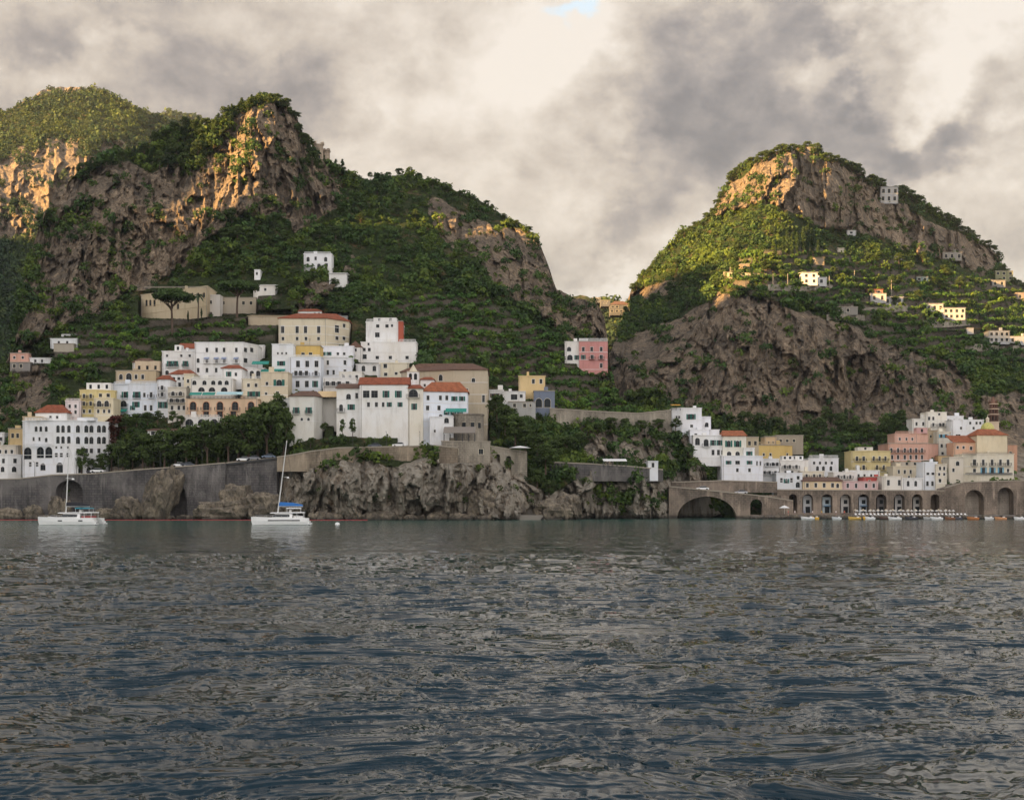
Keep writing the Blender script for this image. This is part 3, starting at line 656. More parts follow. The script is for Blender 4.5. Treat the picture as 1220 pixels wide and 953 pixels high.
house('house', 'narrow white tower house with a little red roof left of the peach building', [187, 202], 452, 496, [('b', 462, [193], 3, 5), ('b', 470, [193], 3, 5), ('g', 482.5, [191, 197], 2.6, 7)], (.76, .77, .78), 'hip', rh=1.8, group=G1)
house('house', 'crowded cream house with many small arches and balconies beside the narrow tower', [200, 222], 462, 500, [('ab', 469, [206, 215], 4, 5), ('ab', 477, [204, 211, 218], 4, 5), ('n', 486, [205, 213, 219], 3, 5)], (.66, .62, .54), group=G1)
house('house', 'slim cream house left of the green awning terrace', [219, 231], 446, 480, [('n', 454, [224], 2.6, 4), ('n', 462, [224], 2.6, 4), ('n', 471, [224], 2.6, 4)], (.66, .60, .46), group=G1)
house('house', 'white terrace house with a row of arches under the grand palazzo', [227, 277], 451.5, 472, [('a', 456, [231.5, 243.5, 254, 262, 270], 4.5, 5), ('a', 464, [240, 252.5, 267], 7, 5)], (.76, .75, .71), d=472, group=G1, extra=[balustrade(229, 276, 451, h=.7)])
house('house', 'peach building with five orange arched balconies above the dark trees', [221, 307], 475.5, 503,
      [('ab', 483.8, [230, 245.6, 262], 7.0, 9.5), ('ab', 483.8, [280, 299], 7.0, 9.5), ('b', 493.8, [230, 245.6, 262, 278, 298.4], 6, 6.5)], (.74, .55, .38), group=G1, trim=plaster((.62, .22, .10)),
      extra=[awning(227, 241, 467.5, 470.5, M_AWG), awning(242, 257, 467.5, 470.5, M_AWG), awning(259, 290, 466.8, 470, flat('pale_blue_awning', (.40, .58, .60), .8)), balustrade(222, 306, 475, M_IRON, .9)])
house('house', 'low white arcade with three wide arches under the peach building', [216, 262], 497.5, 512, [('a', 503, [225.5, 240.5, 255], 9, 7)], (.76, .74, .70), group=G1, S=SA, d=462, extra=[balustrade(217, 261, 497.2, h=.8)])
house('house', 'low white pavilion among the terrace plants left of the white arcade', [176, 224], 513, 521, [('n', 516, [182, 190, 198, 206, 214], 4, 4)], (.68, .66, .62), 'shed', rh=1.0, rmat=M_BTILE, d=458, group=G1)
house('house', 'cream house with a pair of green shuttered windows between the peach and blue white buildings', [288, 312], 452, 490, [('g', 469.5, [298.7, 306], 3.4, 6), ('n', 459, [296, 305], 3, 4)], (.68, .62, .48), group=G1, extra=[balustrade(289, 311, 451.6, M_FRAME, .9)])
house('house', 'white veranda house with two tall arches and green awnings', [293, 315], 439, 458, [('a', 446.5, [300, 307.5], 4.5, 9)], WHITE, group=G1, d=488, extra=[awning(301, 321, 430.3, 434, M_AWG), awning(311.5, 323, 440, 443.5, M_AWG)])
house('house', 'cream house with one large green arched window, left of the blue white block', [311, 343], 444, 490, [('ag', 456, [332.5], 6, 7), ('n', 468.5, [330.5], 3.6, 4), ('n', 469, [317], 2.6, 3), ('a', 457, [318], 3, 4)], (.66, .57, .42), group=G1)
house('house', 'tall white house with a green awning rising behind the large arched window', [324, 349], 410.5, 446, [('n', 421, [331, 336, 341], 1.8, 2.5), ('g', 433, [335], 4.5, 5), ('n', 444, [333], 4, 4)], (.76, .78, .80), d=486, group=G1, extra=[awning(327, 340, 439.5, 442, M_AWG)])
house('villa', 'large cream villa with a red hip roof and scaffolding, highest in the left town', [332, 389, 416], 379.5, 413, [('n', 392.6, [336.7, 354, 364, 379.7], 3.6, 8), ('n', 403.5, [337, 354, 364.5, 379.5], 3, 4), ('n', 392, [401.5], 4, 8), ('n', 403, [401.5, 410], 3, 4), ('n', 388, [410], 2.6, 4)], (.66, .59, .44), 'hip', offs=[0, 0, 9], th=10, rh=3.0, ins=.55, S=SA)
house('house', 'white rooftop house with a little red roof on top of the large cream villa', [355, 383], 371, 382, [('n', 374.5, [375, 380], 2, 3)], WHITE, 'hip', d=546, rh=1.5, group=G1)
house('house', 'white stepped house on the right shoulder of the large cream villa', [391, 414], 377, 390, [('n', 381, [395, 401, 408], 2, 3)], (.76, .78, .82), d=549, group=G1)
house('house', 'ochre yellow roof block above the blue white building', [351, 381], 412, 430, [('n', 421.8, [361, 370], 3.6, 3)], (.60, .42, .14), d=492, group=G1)
house('house', 'blue white building with three rows of dark windows in the middle of the town', [345, 382], 425.5, 469, [('', 433.6, [355, 366, 377], 4, 7), ('b', 444.7, [352.5, 358, 365, 376.5], 3.6, 5.5), ('', 457.5, [354.5, 365.5], 4, 7), ('g', 457.5, [375.5], 3, 7)], (.74, .78, .84), group=G1, extra=[balustrade(346, 381, 425, M_FRAME, .7)])
house('house', 'white corner house with a wrap balcony right of the blue white building', [381, 404, 419], 426, 450, [('n', 432, [390.5], 2.6, 5), ('b', 432, [403.6], 4, 5), ('n', 443.6, [390.5, 397.5], 2.6, 5), ('', 432, [411], 2.6, 5), ('n', 443, [411], 2.6, 5)], (.75, .78, .83), offs=[0, 0, 3], group=G1)
house('house', 'upper white house with a flat terrace behind the white corner house', [382, 421], 413, 430, [('g', 421.5, [385, 392], 2.6, 4), ('n', 421.5, [402.5, 410], 2.6, 3)], (.76, .77, .80), d=508, group=G1)
house('house', 'long low white terrace house above the beige awning restaurant', [385, 424], 451, 468, [('b', 457, [390, 397, 404, 414], 4, 5)], (.76, .75, .72), d=468, group=G1, extra=[balustrade(386, 423, 450.6, M_FRAME, .8)])
house('house', 'cream terrace house with a sloping top storey left of the convent roof', [404, 431], 443.5, 460, [('n', 449, [409, 417, 425], 3, 4)], (.72, .70, .64), d=480, group=G1)
house('restaurant', 'restaurant terrace with a long beige awning over a pale grey wall', [380, 409], 476, 505, [('o', 472.5, [], 3, 4)], (.52, .50, .46), d=459, extra=[awning(379, 409, 466, 473, M_AWB, 3.0), balustrade(380, 408, 475.8, M_IRON, .9), block(382, 408, 467, 2.2, 4, (.40, .33, .26), 'dining_room', 5)])
house('house', 'white house with a brown tiled roof and two small round windows, left of the restaurant', [345, 374, 384], 472, 523, [('bg', 489, [353, 367.8], 3.4, 7), ('a', 499.5, [359.5, 367.5], 2.8, 3.4)], (.68, .67, .62), 'hip', offs=[0, 0, 6], rmat=M_BTILE, rh=2.2, group=G1)
house('house', 'low white house with green trim behind the brown tiled one', [336, 352], 475, 500, [('n', 482, [341, 347], 2.4, 4)], (.66, .66, .62), d=464, group=G1)
# --- convent
house('convent', 'left wing of the white convent with arched window and balcony', [401, 429], 463, 520, [('a', 472.6, [415.2], 5, 6), ('n', 471.5, [425], 3, 6), ('g', 485, [418.4], 4, 6), ('ab', 486, [406.3], 4, 8)], (.80, .79, .76), 'shed', rh=2.2, rmat=M_BTILE, d=453)
house('convent', 'long main block of the white convent under a bright red roof', [428.5, 486], 458.5, 521, [('', 469.6, [436.3, 446.2], 7, 8), ('g', 469.6, [459.9, 474.6], 3.6, 7.5), ('', 482, [439, 448.4], 3, 5), ('', 482, [456.5], 2.6, 5), ('g', 482, [463.8, 476.6], 2.8, 5)], (.81, .80, .77), 'gable', rh=2.6, d=451, th=9)
house('convent', 'cream bay of the convent with a big round arched glazed window under the belfry', [485.5, 504], 463, 524, [('ab', 468.8, [492.3], 10, 9), ('g', 484.5, [493.5], 3, 7)], (.78, .74, .64), 'hip', rh=1.6, d=451.5)
def belfry():
    d = 462; r = empty('bell_tower', P(492, 466, d), 'small white belfry with a pointed cone roof on the convent', 'bell tower')
    a = P(485, 443, d); b = P(499, 443, d); z0 = P(0, 466, d)[2]; m = MB(); w = b[0]-a[0]
    facade(m, a[:2], (b[0], d), z0, a[2], [(w*.15, w*.42, a[2]-2.6, a[2]-.5, 1, .5), (w*.58, w*.85, a[2]-2.6, a[2]-.5, 1, .5)])
    for (p, q) in (((b[0], d), (b[0], d+3.6)), ((b[0], d+3.6), (a[0], d+3.6)), ((a[0], d+3.6), (a[0], d))): facade(m, p, q, z0, a[2], [(1.3, 2.3, a[2]-2.6, a[2]-.5, 1, .5)])
    m.box(a[0]+.5, b[0]-.5, d+.6, d+3, a[2]-3, a[2]-.05, 1); m.build('wall', [plaster(WHITE), M_GLASS], r)
    c = ((a[0]+b[0])/2, d+1.8); m = MB(); m.box(a[0]-.15, b[0]+.15, d-.15, d+3.75, a[2]+.002, a[2]+.2); m.cyl(c[0], c[1], [(1.5, a[2]+.2), (.05, a[2]+2.6)], 8); m.build('roof', [plaster((.62, .55, .42))], r)
    m = MB().cyl(c[0], c[1]-.5, [(.35, a[2]-1.7), (.25, a[2]-1.2), (.05, a[2]-1.0)], 10); m.build('bell', [M_IRON], r)
belfry()
house('convent', 'right wing of the white convent with bluish wall, red roof and green awning', [503.5, 557], 466.5, 521, [('', 474, [510, 524.7, 532.3], 3, 5), ('g', 475, [541.3, 550.5], 3.4, 5), ('', 486, [509.5, 523], 3.4, 5), ('g', 491.5, [532, 540, 548], 3, 5), ('a', 497, [525], 4, 6)], (.74, .78, .84), 'hip', rh=3.6, ins=.6, offs=[0, 3], d=453, th=9, rmat=M_OTILE, extra=[awning(531, 556, 486.5, 490.5, M_AWG)])
house('house', 'little white house with a pinkish front standing on the roofs between the convent wings', [501, 517], 452.5, 466, [('n', 459, [506], 2.4, 3)], WHITE, 'hip', d=463, rh=1.3, group=G1)
house('house', 'low white base house with stairs at the foot of the convent', [512, 540], 497, 524, [('a', 501, [532], 5, 6), ('n', 513.5, [518], 2, 3)], (.78, .79, .80), d=449, group=G1)
house('church', 'stone church with a brown roof and weathered front behind the convent', [478, 540, 581], 443.5, 535, [('a', 450, [525], 4.5, 7), ('n', 452, [540], 3, 5), ('a', 453, [564], 4, 5), ('n', 475, [576], 3, 8), ('n', 465, [556], 3, 4), ('n', 500, [560], 3, 5)], (.50, .43, .32), 'hip', offs=[8, 0, 0], d=470, th=16, rh=3.2, ins=.6, rmat=M_BTILE)
def bastion():
    d = 452; c = P(558, 0, d); r0 = 18*d/F; zt = P(0, 493, d)[2]; zb = P(0, 545, d)[2]
    r = empty('round_bastion', (c[0], d+2, zb), 'round tan stone bastion right of the convent', 'bastion')
    MB().cyl(c[0], d+3, [(r0+.5, zb), (r0, zt-.5), (r0+.25, zt-.4), (r0+.25, zt), (r0-.3, zt), (r0-.3, zt-.8)], 28).build('wall', [M_STONE], r)
    for x in (553, 563, 571):
        q = P(x, 507, d); ang = math.asin((q[0]-c[0])/r0); y = d+3-r0*math.cos(ang)
        w = MB(); w.box(-.55, .55, -.12, -.02, -.9, .9, 0).box(-.75, .75, -.16, -.03, .9, 1.1, 1).box(-.75, .75, -.16, -.03, -1.1, -.9, 1)
        w.build('window', [M_GLASS, M_COPE], r, (q[0]-r.location[0], y-r.location[1]-.1, q[2]-r.location[2]), ang)
bastion()
def pergola(name, label, cat, x0, x1, yt, yb, d, dep, mat, posts=5, slope=0.6):
    a = P(x0, yt, d); b = P(x1, yt, d); z0 = P(0, yb, d)[2]; r = empty(name, ((a[0]+b[0])/2, d, z0), label, cat)
    for i in range(posts):
        x = a[0]+.15 + (b[0]-a[0]-.3)*i/(posts-1)
        for y in (d+.1, d+dep-.3): MB().box(x-.08, x+.08, y, y+.16, z0, a[2]-.02).build('post', [M_IRON], r)
    MB().loft([[(a[0], d-.3, a[2]), (b[0], d-.3, a[2]), (b[0], d-.3, a[2]+.15), (a[0], d-.3, a[2]+.15)], [(a[0], d+dep, a[2]+slope), (b[0], d+dep, a[2]+slope), (b[0], d+dep, a[2]+slope+.15), (a[0], d+dep, a[2]+slope+.15)]]).build('roof', [mat], r)
    return r
pergola('pergola', 'dark open restaurant pergola with a grey roof on the cliff edge below the bastion', 'pergola', 528, 566, 516, 526, 441, 6, flat('grey_reed_roof', (.22, .19, .16), .9), 6, 2.2)
house('house', 'square stone house set in the top of the sea cliff under the pergola', [526, 584], 526, 552, [('', 538, [543.3, 573], 5, 6), ('', 540, [583], 3, 6)], (.30, .27, .23), d=440, th=6, wm=M_STONE, offs=[0, 3], group=G1)
# --- above the town
house('villa', 'long pale stone villa with a flat cornice and arched windows behind the umbrella pines', [168, 247], 352, 380, [('a', 361, [174.5, 179, 184], 3, 7), ('a', 351.5, [222, 229, 236, 243], 3, 5), ('n', 352, [196, 203, 210], 3, 4), ('a', 365, [205, 212], 3, 6)], (.60, .50, .34), offs=[24, 0], d=551, th=10, trim=plaster((.50, .40, .27)), extra=[balustrade(172, 246, 343, M_COPE, .5)])
house('villa', 'white broken ended annex of the pale stone villa, right of the first pine', [247, 262], 352, 372, [('n', 360, [251], 2.4, 4)], (.74, .70, .64), d=556)
house('house', 'ruined pale stone house behind the trunk of the larger umbrella pine', [258, 305], 355, 374, [('n', 361, [266, 290, 299], 3, 4)], (.46, .40, .31), d=562, group=G1)
house('house', 'low white house half hidden at the upper right of the larger umbrella pine', [302, 328], 340, 350, [('n', 345, [308, 316], 2.4, 3)], (.76, .74, .70), 'shed', rh=1.2, rmat=plaster(WHITE), d=D_at(315, 351), group=G1)
house('house', 'tiny white cabin in the scrub above the larger umbrella pine', [303, 310], 322, 331, [('n', 326, [306], 2, 3)], WHITE, d=D_at(306, 332), group=G1)
house('house', 'small white ruined house on a rock knoll above the red roofed villa', [362, 395], 303, 319, [('a', 309, [367, 388], 3.4, 5), ('n', 308, [376], 2.4, 4), ('n', 316, [389], 3, 4), ('a', 317, [380], 4, 5)], (.76, .76, .76), skirt=3, d=D_at(378, 321), th=7, group=G1, extra=[balustrade(363, 394, 302.6, h=.8)])
house('house', 'flat white cabin just right of and below the knoll house', [392, 413], 326, 335, [], (.72, .72, .70), 'shed', rh=.6, rmat=plaster(WHITE), d=D_at(402, 336), group=G1)
house('house', 'long low tan greenhouse wall with a sloping roof left of the red roofed villa', [296, 345], 377, 388, [], (.50, .42, .30), 'shed', rh=1.6, rmat=flat('straw_roof', (.40, .32, .20), .9), d=548, group=G1)
house('house', 'white terrace house on the left slope under the crag', [60, 92], 404, 416, [('n', 408, [70, 80], 2.4, 3)], (.70, .72, .72), d=545, group=G1, extra=[block(73, 90, 398, 3, 4, (.50, .50, .48), wins=2)])
house('house', 'stone block under the white terrace house on the left slope', [64, 88], 410, 420, [], (.42, .38, .31), d=542, group=G1)
house('house', 'pink topped house on the far left cliff edge', [12, 34], 421, 434, [('n', 426, [17, 27], 2.4, 3)], (.62, .36, .28), d=543, group=G1)
house('house', 'long low white house with a terrace next to the pink topped one', [26, 62], 427, 434, [('n', 430, [34, 42, 50], 2.4, 3)], WHITE, d=544, group=G1)
house('house', 'grey stone ruin with dark holes below the pink topped house', [12, 36], 432, 444, [('', 436, [17, 25], 3, 4)], (.26, .24, .22), d=541, group=G1)
# --- white tower house
house('house', 'tall white house with a roof terrace and a red brick side, right of the villa', [436, 475, 480], 384, 432, [('', 388.5, [450, 461], 3.6, 3.5), ('', 399, [449.5], 5, 5.5), ('b', 414, [450], 4, 8), ('', 388, [467], 2.4, 3)], (.80, .80, .79), offs=[0, 0, 6], d=519, group=G1, extra=[block(445, 472, 378.5, 2, 4, WHITE, wins=2), balustrade(437, 474, 383.5, M_FRAME, 1.0)])
house('house', 'red brick stair tower on the right side of the tall white house', [474.5, 480], 383, 410, [], (.40, .10, .06), d=518.5, th=5, group=G1)
house('house', 'wide white lower storey with a terrace in front of the tall white house', [430, 496], 408, 433, [('', 416.5, [434, 440], 3, 3.5), ('', 410, [439], 2.2, 2.6), ('n', 426, [449.5, 465, 485], 3.6, 3.5), ('o', 425, [434.5], 4, 5)], (.80, .79, .76), d=515, th=8, group=G1, extra=[balustrade(476, 495, 407.6, M_FRAME, 1.0)])
house('house', 'little white gabled house at the left foot of the tall white house', [416, 431], 414, 428, [('n', 417, [423.5], 2.6, 3), ('n', 424, [422], 2.4, 3)], (.76, .74, .70), 'front', d=513, rh=2.2, rmat=M_BTILE, group=G1)
house('house', 'cream house with two dark windows directly under the wide white storey', [452, 487], 433, 452, [('', 436, [459], 4, 4.5), ('', 446, [459.5], 3.6, 3.6), ('', 445, [472], 3, 3)], (.70, .64, .50), d=507, group=G1)
house('house', 'white garden house with a door between the corner house and the cream one', [424, 453], 434.5, 448, [('a', 439, [433, 446], 4, 6)], (.72, .71, .68), d=506, group=G1)
# --- pink house, yellow and blue houses
house('house', 'pink house with white trim standing alone on the slope between the mountains', [690, 724], 407, 440, [('w', 416, [695, 705, 716.3], 3, 5), ('g', 425.5, [695], 2.4, 5), ('b', 425.5, [705.5, 716.3], 3.4, 5), ('', 435.5, [716.3], 3, 5)], (.58, .27, .25), d=PK, th=9, trim=plaster((.8, .76, .74)), extra=[balustrade(690, 723.5, 406.7, M_FRAME, 1.2), block(690, 701, 403, .5, 3, WHITE)])
house('house', 'white wing at the left side of the lone pink house', [673, 690], 407.5, 434, [('a', 416, [678], 4.5, 5), ('a', 426, [679], 6, 6), ('g', 426, [687], 2.4, 5)], (.80, .78, .74), d=PK+.8, group=G1)
house('house', 'small yellow house on top of the blue grey one', [618, 630, 649.5], 448.5, 468, [('', 454.3, [635.5, 644.5], 3, 5)], (.66, .50, .26), offs=[0, 0, 0], d=506, group=G1)
house('house', 'blue grey house with two dark arches below the small yellow one', [636, 661], 466, 493, [('ao', 480, [642, 652.2], 7, 10)], (.17, .20, .26), d=500, group=G1)
house('house', 'white house with a big dark window left of the blue grey house', [599, 626], 467, 481, [('', 473, [612.5], 7, 6), ('g', 473, [600.5], 3, 5), ('n', 472, [621], 3, 4)], (.70, .70, .68), d=497, group=G1)
house('house', 'low white house with dark red windows at the far left of that white group', [581, 600], 465, 478, [('r', 471, [587, 592], 2.6, 4)], (.72, .71, .69), d=499, group=G1)
house('house', 'grey lower storey with small windows under the white house with the big window', [606, 638], 479, 492, [('n', 483, [613, 625], 3, 4), ('n', 483, [632], 2, 3)], (.40, .40, .38), d=495, group=G1)
house('house', 'small white shed by the waterside road on the spur', [772, 784], 550, 564, [('', 554, [778], 3, 5)], (.70, .72, .74), d=470, group=G1)
# --- spur houses, right town
T = SCs
house('house', 'upper white house with twin arched windows at the top of the right spur', [801, 812, 836], 487, 516, [('ag', 496.5, [821, 825.5], 3, 6), ('n', 497, [806, 809], 2, 3), ('n', 507.5, [824], 3, 3)], (.78, .79, .82), d=512, offs=[2, 0, 0], group=G2)
house('house', 'small white stepped house joined to the right of the twin arched one', [835, 847], 497, 516, [('a', 506, [842], 4, 5)], (.76, .77, .80), d=513, group=G2)
house('house', 'white vaulted house on the spur between the upper and the red roofed house', [822, 857], 512.5, 530, [('', 518, [829, 838], 3, 3)], (.76, .77, .80), d=508, group=G2)
house('house', 'wide white house with green shuttered arches perched on the rock of the spur', [826, 864], 519, 547, [('a', 526, [831], 5, 8), ('ab', 527.5, [841.3], 5, 8), ('g', 527.5, [849.5, 857], 3, 6), ('', 539, [849.5, 856], 3, 6), ('', 539, [861], 3, 5)], (.78, .78, .77), d=503, offs=[0, 0], group=G2)
house('house', 'tall cream house with a red roof and paired arches beside the wide white one', [861, 889], 519.5, 548, [('ag', 528.7, [868.2, 878.8], 4, 7), ('a', 541, [868.7, 878.8], 5, 6)], (.74, .71, .62), 'hip', d=502, rh=2.2, ins=.8, rmat=M_OTILE, group=G2)
house('house', 'white house stepping down to the road under the red roofed cream house', [860, 899, 909], 543.5, 574, [('g', 551, [868, 893], 3, 4), ('', 551, [878.8], 5, 4), ('', 560, [878.5, 893], 2.6, 4), ('', 552, [902, 906], 2, 5)], (.76, .78, .82), d=500, offs=[0, 0, 3], group=G2)
house('house', 'narrow white gabled house with a tall green window beside the red roofed one', [886, 899], 534, 547, [('g', 541.5, [892.7], 3.2, 7)], (.78, .78, .77), d=501, group=G2)
house('house', 'planted terrace house in brown shade behind the tall green window', [888, 904], 521, 540, [('n', 528, [893, 900], 3, 5)], (.42, .36, .26), d=510, group=G2)
house('palazzo', 'yellow castle like house with a crenellated top above the right town', [903, 929, 944], 530.5, 546, [('n', 541.5, [910, 918, 938], 2.2, 3)], (.62, .45, .17), d=560, offs=[0, 0, 5], extra=[balustrade(904, 930, 530, plaster((.46, .36, .22)), 1.2)])
house('house', 'ochre house stepping up behind the castle like one', [911, 925], 520.5, 534, [('n', 527, [916, 921], 2, 2.6)], (.55, .40, .24), d=566, group=G2)
house('house', 'dark stone house with lit panels right of the ochre stepped one', [925, 957], 519, 534, [('n', 525, [930, 938, 946], 3, 3)], (.32, .28, .22), d=570, group=G2)
house('house', 'long white house with balconies under the castle like one', [906, 928], 547, 571, [('b', 553, [914.5, 921, 926], 2.6, 4), ('b', 563, [911, 917, 924], 2.6, 4)], (.74, .75, .76), d=520, group=G2)
house('house', 'white house with a wooden oval door canopy above the arcade', [925, 956], 564, 583, [('', 572, [931, 943], 2.8, 5), ('a', 577.5, [950.5], 4.5, 6), ('ag', 573, [937], 3, 5), ('n', 569, [951], 3, 4)], (.72, .74, .76), d=512, group=G2)
house('house', 'stacked white house behind the oval canopy house', [929, 963], 549, 568, [('b', 556, [935, 941, 949], 2.6, 4), ('n', 563, [936, 944, 952], 2.6, 4)], (.70, .68, .64), d=530, group=G2, extra=[block(932, 957, 543, 3, 5, WHITE, wins=4)])
house('house', 'white crenellated house with a gallery in the middle of the right town', [963, 999], 546.5, 563, [('n', 551.5, [970, 977, 984, 991], 2.4, 3), ('a', 558, [974, 981, 990], 3, 5)], (.70, .70, .71), d=545, group=G2, extra=[balustrade(964, 998, 546, h=1.2)])
house('house', 'cream terrace house in front of the white crenellated one', [954, 982], 562, 574, [('b', 567, [961, 970, 977], 2.4, 4)], (.70, .64, .52), d=525, group=G2)
house('house', 'long tan house with a brown tiled roof over the arcade', [957, 1003], 573.5, 584, [('', 578, [962, 972, 982, 992], 3, 5), ('a', 578.5, [998], 3, 5)], (.70, .56, .36), 'shed', d=510, rh=1.6, rmat=M_BTILE, group=G2)
house('house', 'white row of small houses between the crenellated house and the yellow palace', [993, 1021], 563, 576, [('b', 568, [999, 1006, 1013], 2.4, 4)], (.72, .70, .66), d=524, group=G2)
house('palazzo', 'square yellow palace with two rows of windows in the right town', [1014, 1037, 1061], 538, 568, [('b', 546.5, [1021, 1029], 2.6, 5), ('b', 546.5, [1041, 1048, 1055], 2.6, 5), ('b', 557, [1021, 1029], 2.6, 5), ('b', 557, [1045, 1053], 2.6, 5)], (.62, .52, .27), d=545, offs=[3, 0, 3], th=11, extra=[block(1022, 1040, 532.5, 3, 5, (.60, .58, .54))])
house('house', 'white gallery house under the yellow palace', [1011, 1048], 561, 577, [('', 567, [1017, 1023, 1030, 1038], 2.4, 4)], (.72, .72, .70), d=528, group=G2)
house('house', 'low rosy house just over the arcade left of the deep red wall', [1003, 1046], 574, 584, [('', 578.5, [1010, 1020, 1032, 1041], 2.6, 5)], (.60, .42, .40), d=511, group=G2)
house('house', 'deep red walled house below the yellow palace', [1029, 1052], 568.5, 583, [('n', 574, [1036, 1046], 2.4, 4)], (.44, .09, .08), d=518, group=G2)
house('palazzo', 'big pink palace with a cream cornice in the right town', [1058.5, 1105, 1118], 528.5, 551, [('b', 536.5, [1062, 1070, 1078, 1085, 1091.5, 1098.5, 1104], 2.4, 5), ('', 544.6, [1063, 1070, 1078, 1085, 1091.5, 1098.5], 2.4, 4.6)], (.60, .36, .28), d=560, offs=[0, 0, 6], th=10)
house('house', 'upper pink house with a roof terrace on the big pink palace', [1066, 1093, 1106], 517, 530, [('n', 523, [1072, 1080, 1087], 2.2, 3)], (.62, .39, .31), d=568, offs=[0, 0, 2], group=G2, extra=[block(1092, 1105, 509.5, .3, 4, (.56, .34, .33)), balustrade(1067, 1092, 516.7, h=1.0)])
house('house', 'white house at the left end of the top white cluster above the pink palace', [1087, 1106], 499.5, 518, [('n', 505, [1092, 1100], 2.4, 4)], (.78, .77, .73), d=600, group=G2)
house('house', 'tallest cream white house in the middle of the top white cluster', [1104, 1128], 491.5, 516, [('n', 498.5, [1107, 1112], 2.4, 4), ('n', 493.5, [1119], 2.4, 2.6), ('b', 506, [1112, 1120, 1124], 2.4, 4)], (.78, .75, .67), d=598, group=G2)
house('house', 'white stepped house on the right of the tallest cream white one', [1125, 1148], 496, 520, [('n', 501, [1130, 1137, 1143], 2.2, 3), ('n', 508, [1128, 1135], 2.4, 3)], (.76, .77, .78), d=602, group=G2)
house('house', 'long bright white house left of the green dome', [1134, 1172], 500.5, 528, [('n', 504, [1156, 1163.5, 1168], 2.4, 3), ('', 510, [1145, 1160], 2.4, 3), ('n', 519, [1140, 1143], 2.4, 3)], (.80, .81, .82), d=590, group=G2)
house('house', 'cream house with blue windows under the top white cluster', [1117, 1133], 515, 546, [('l', 519.5, [1121.5, 1127], 2.6, 4), ('', 531, [1122, 1128], 2.6, 4), ('', 540, [1123], 2.6, 3)], (.68, .64, .54), d=580, group=G2)
house('house', 'shaded tan house between the big pink palace and the cream house with blue windows', [1105, 1120], 513, 545, [('n', 520, [1109, 1114], 2.2, 3)], (.44, .35, .24), d=586, group=G2)
house('house', 'ochre house low between the pink palace and the church', [1118, 1132], 543, 560, [('n', 549, [1123, 1128], 2.2, 3)], (.58, .42, .22), d=560, group=G2)
house('house', 'white and yellow house over the last arches, left one of the front row', [1051, 1075], 568, 584, [('', 575, [1058.5, 1071.5], 3, 6)], (.74, .70, .62), d=511, group=G2)
house('house', 'tan house behind the front row, under the pink palace', [1064, 1103], 556, 574, [('n', 562, [1071, 1078, 1085, 1094], 2.4, 4), ('n', 569, [1074, 1083, 1092], 2.4, 4)], (.62, .55, .42), d=530, group=G2, extra=[block(1066, 1095, 550, 4, 5, (.40, .36, .30), wins=3)])
house('house', 'white house in the front row with two dark doors', [1075, 1100], 570, 584, [('a', 576, [1082, 1091], 3, 6)], (.76, .76, .74), d=511, group=G2)
house('house', 'pale blue white house of the front row beside the cream block', [1100, 1117], 551, 584, [('', 564.5, [1105.5, 1111.5], 3, 3), ('', 576, [1105, 1111], 2.6, 5)], (.72, .75, .78), d=514, group=G2)
house('house', 'cream block at the right end of the front row', [1115, 1128], 553.5, 584, [('', 558, [1120, 1125], 2.4, 4), ('', 572.5, [1120], 3, 4), ('', 565, [1119, 1125], 2.4, 3)], (.66, .61, .50), d=513, group=G2)
# church with dome and bell tower
house('church', 'cream church nave with a red hip roof at the right, above the arcade end', [1164, 1200], 518.5, 545, [], (.66, .58, .42), 'hip', d=556, rh=2.8, ins=.5, rmat=M_OTILE, th=14)
house('church', 'pink orange side chapels with red roofs left of the cream nave', [1136, 1165], 527, 548, [('a', 523.5, [1157], 3, 3), ('n', 533, [1141, 1148], 2.4, 3), ('n', 534, [1157], 2.6, 4)], (.64, .40, .27), 'shed', d=558, rh=3.0, rmat=M_OTILE)
house('house', 'long cream convent house with blue shutters below the church', [1146, 1164, 1208], 541.5, 573.5, [('b', 551, [1161, 1171.5, 1182, 1192, 1201], 2.8, 6.5), ('l', 560.5, [1171.8, 1182.3, 1192.3], 3.4, 6.5), ('', 560.5, [1161, 1201], 2.6, 4)], (.70, .65, .53), d=540, offs=[3, 0, 0], th=10, extra=[balustrade(1147, 1207, 541.2, M_COPE, .8), balustrade(1150, 1205, 565.5, M_IRON, .8, -.6)])
house('house', 'stepped cream house with a garden arch left of the long cream one', [1131, 1148], 545, 577, [('a', 552, [1141], 4, 5), ('n', 560, [1136], 2.4, 4)], (.66, .61, .52), d=542, group=G2)
house('house', 'terracotta and cream house at the right end behind the long cream one', [1199, 1212], 530, 560, [('n', 540, [1204], 2.6, 4), ('n', 549, [1204], 2.6, 4)], (.52, .30, .20), d=560, group=G2)
def dome():
    d = 572; c = P(1176.5, 514, d); r = empty('church_dome', (c[0], d, c[2]-4), 'green and yellow tiled dome with a small lantern beside the bell tower', 'dome')
    s = d/F; MB().cyl(c[0], d, [(8.2*s, c[2]-4), (8.2*s, c[2]+.4), (8.6*s, c[2]+.5), (8.6*s, c[2]+.8)], 20).build('drum', [plaster((.62, .56, .42))], r)
    pr = [(8.0*s*math.cos(t), c[2]+.8 + 8.6*s*math.sin(t)) for t in np.linspace(0, 1.5, 9)]
    t = NT('majolica_tiles'); w = t.noise(t.pos(), 1.6, 3); cm = t.mix(t.ramp(w, [(.4, 0), (.5, 1)]), (.36, .40, .10), (.55, .50, .16)); mt = t.fin(cm, .35)
    MB().cyl(c[0], d, pr, 20).build('shell', [mt], r)
    z = pr[-1][1]; MB().cyl(c[0], d, [(.7, z-.2), (.7, z+1.3), (.85, z+1.4), (.1, z+2.2), (.05, z+3)], 10).build('lantern', [plaster(CREAM)], r)
dome()
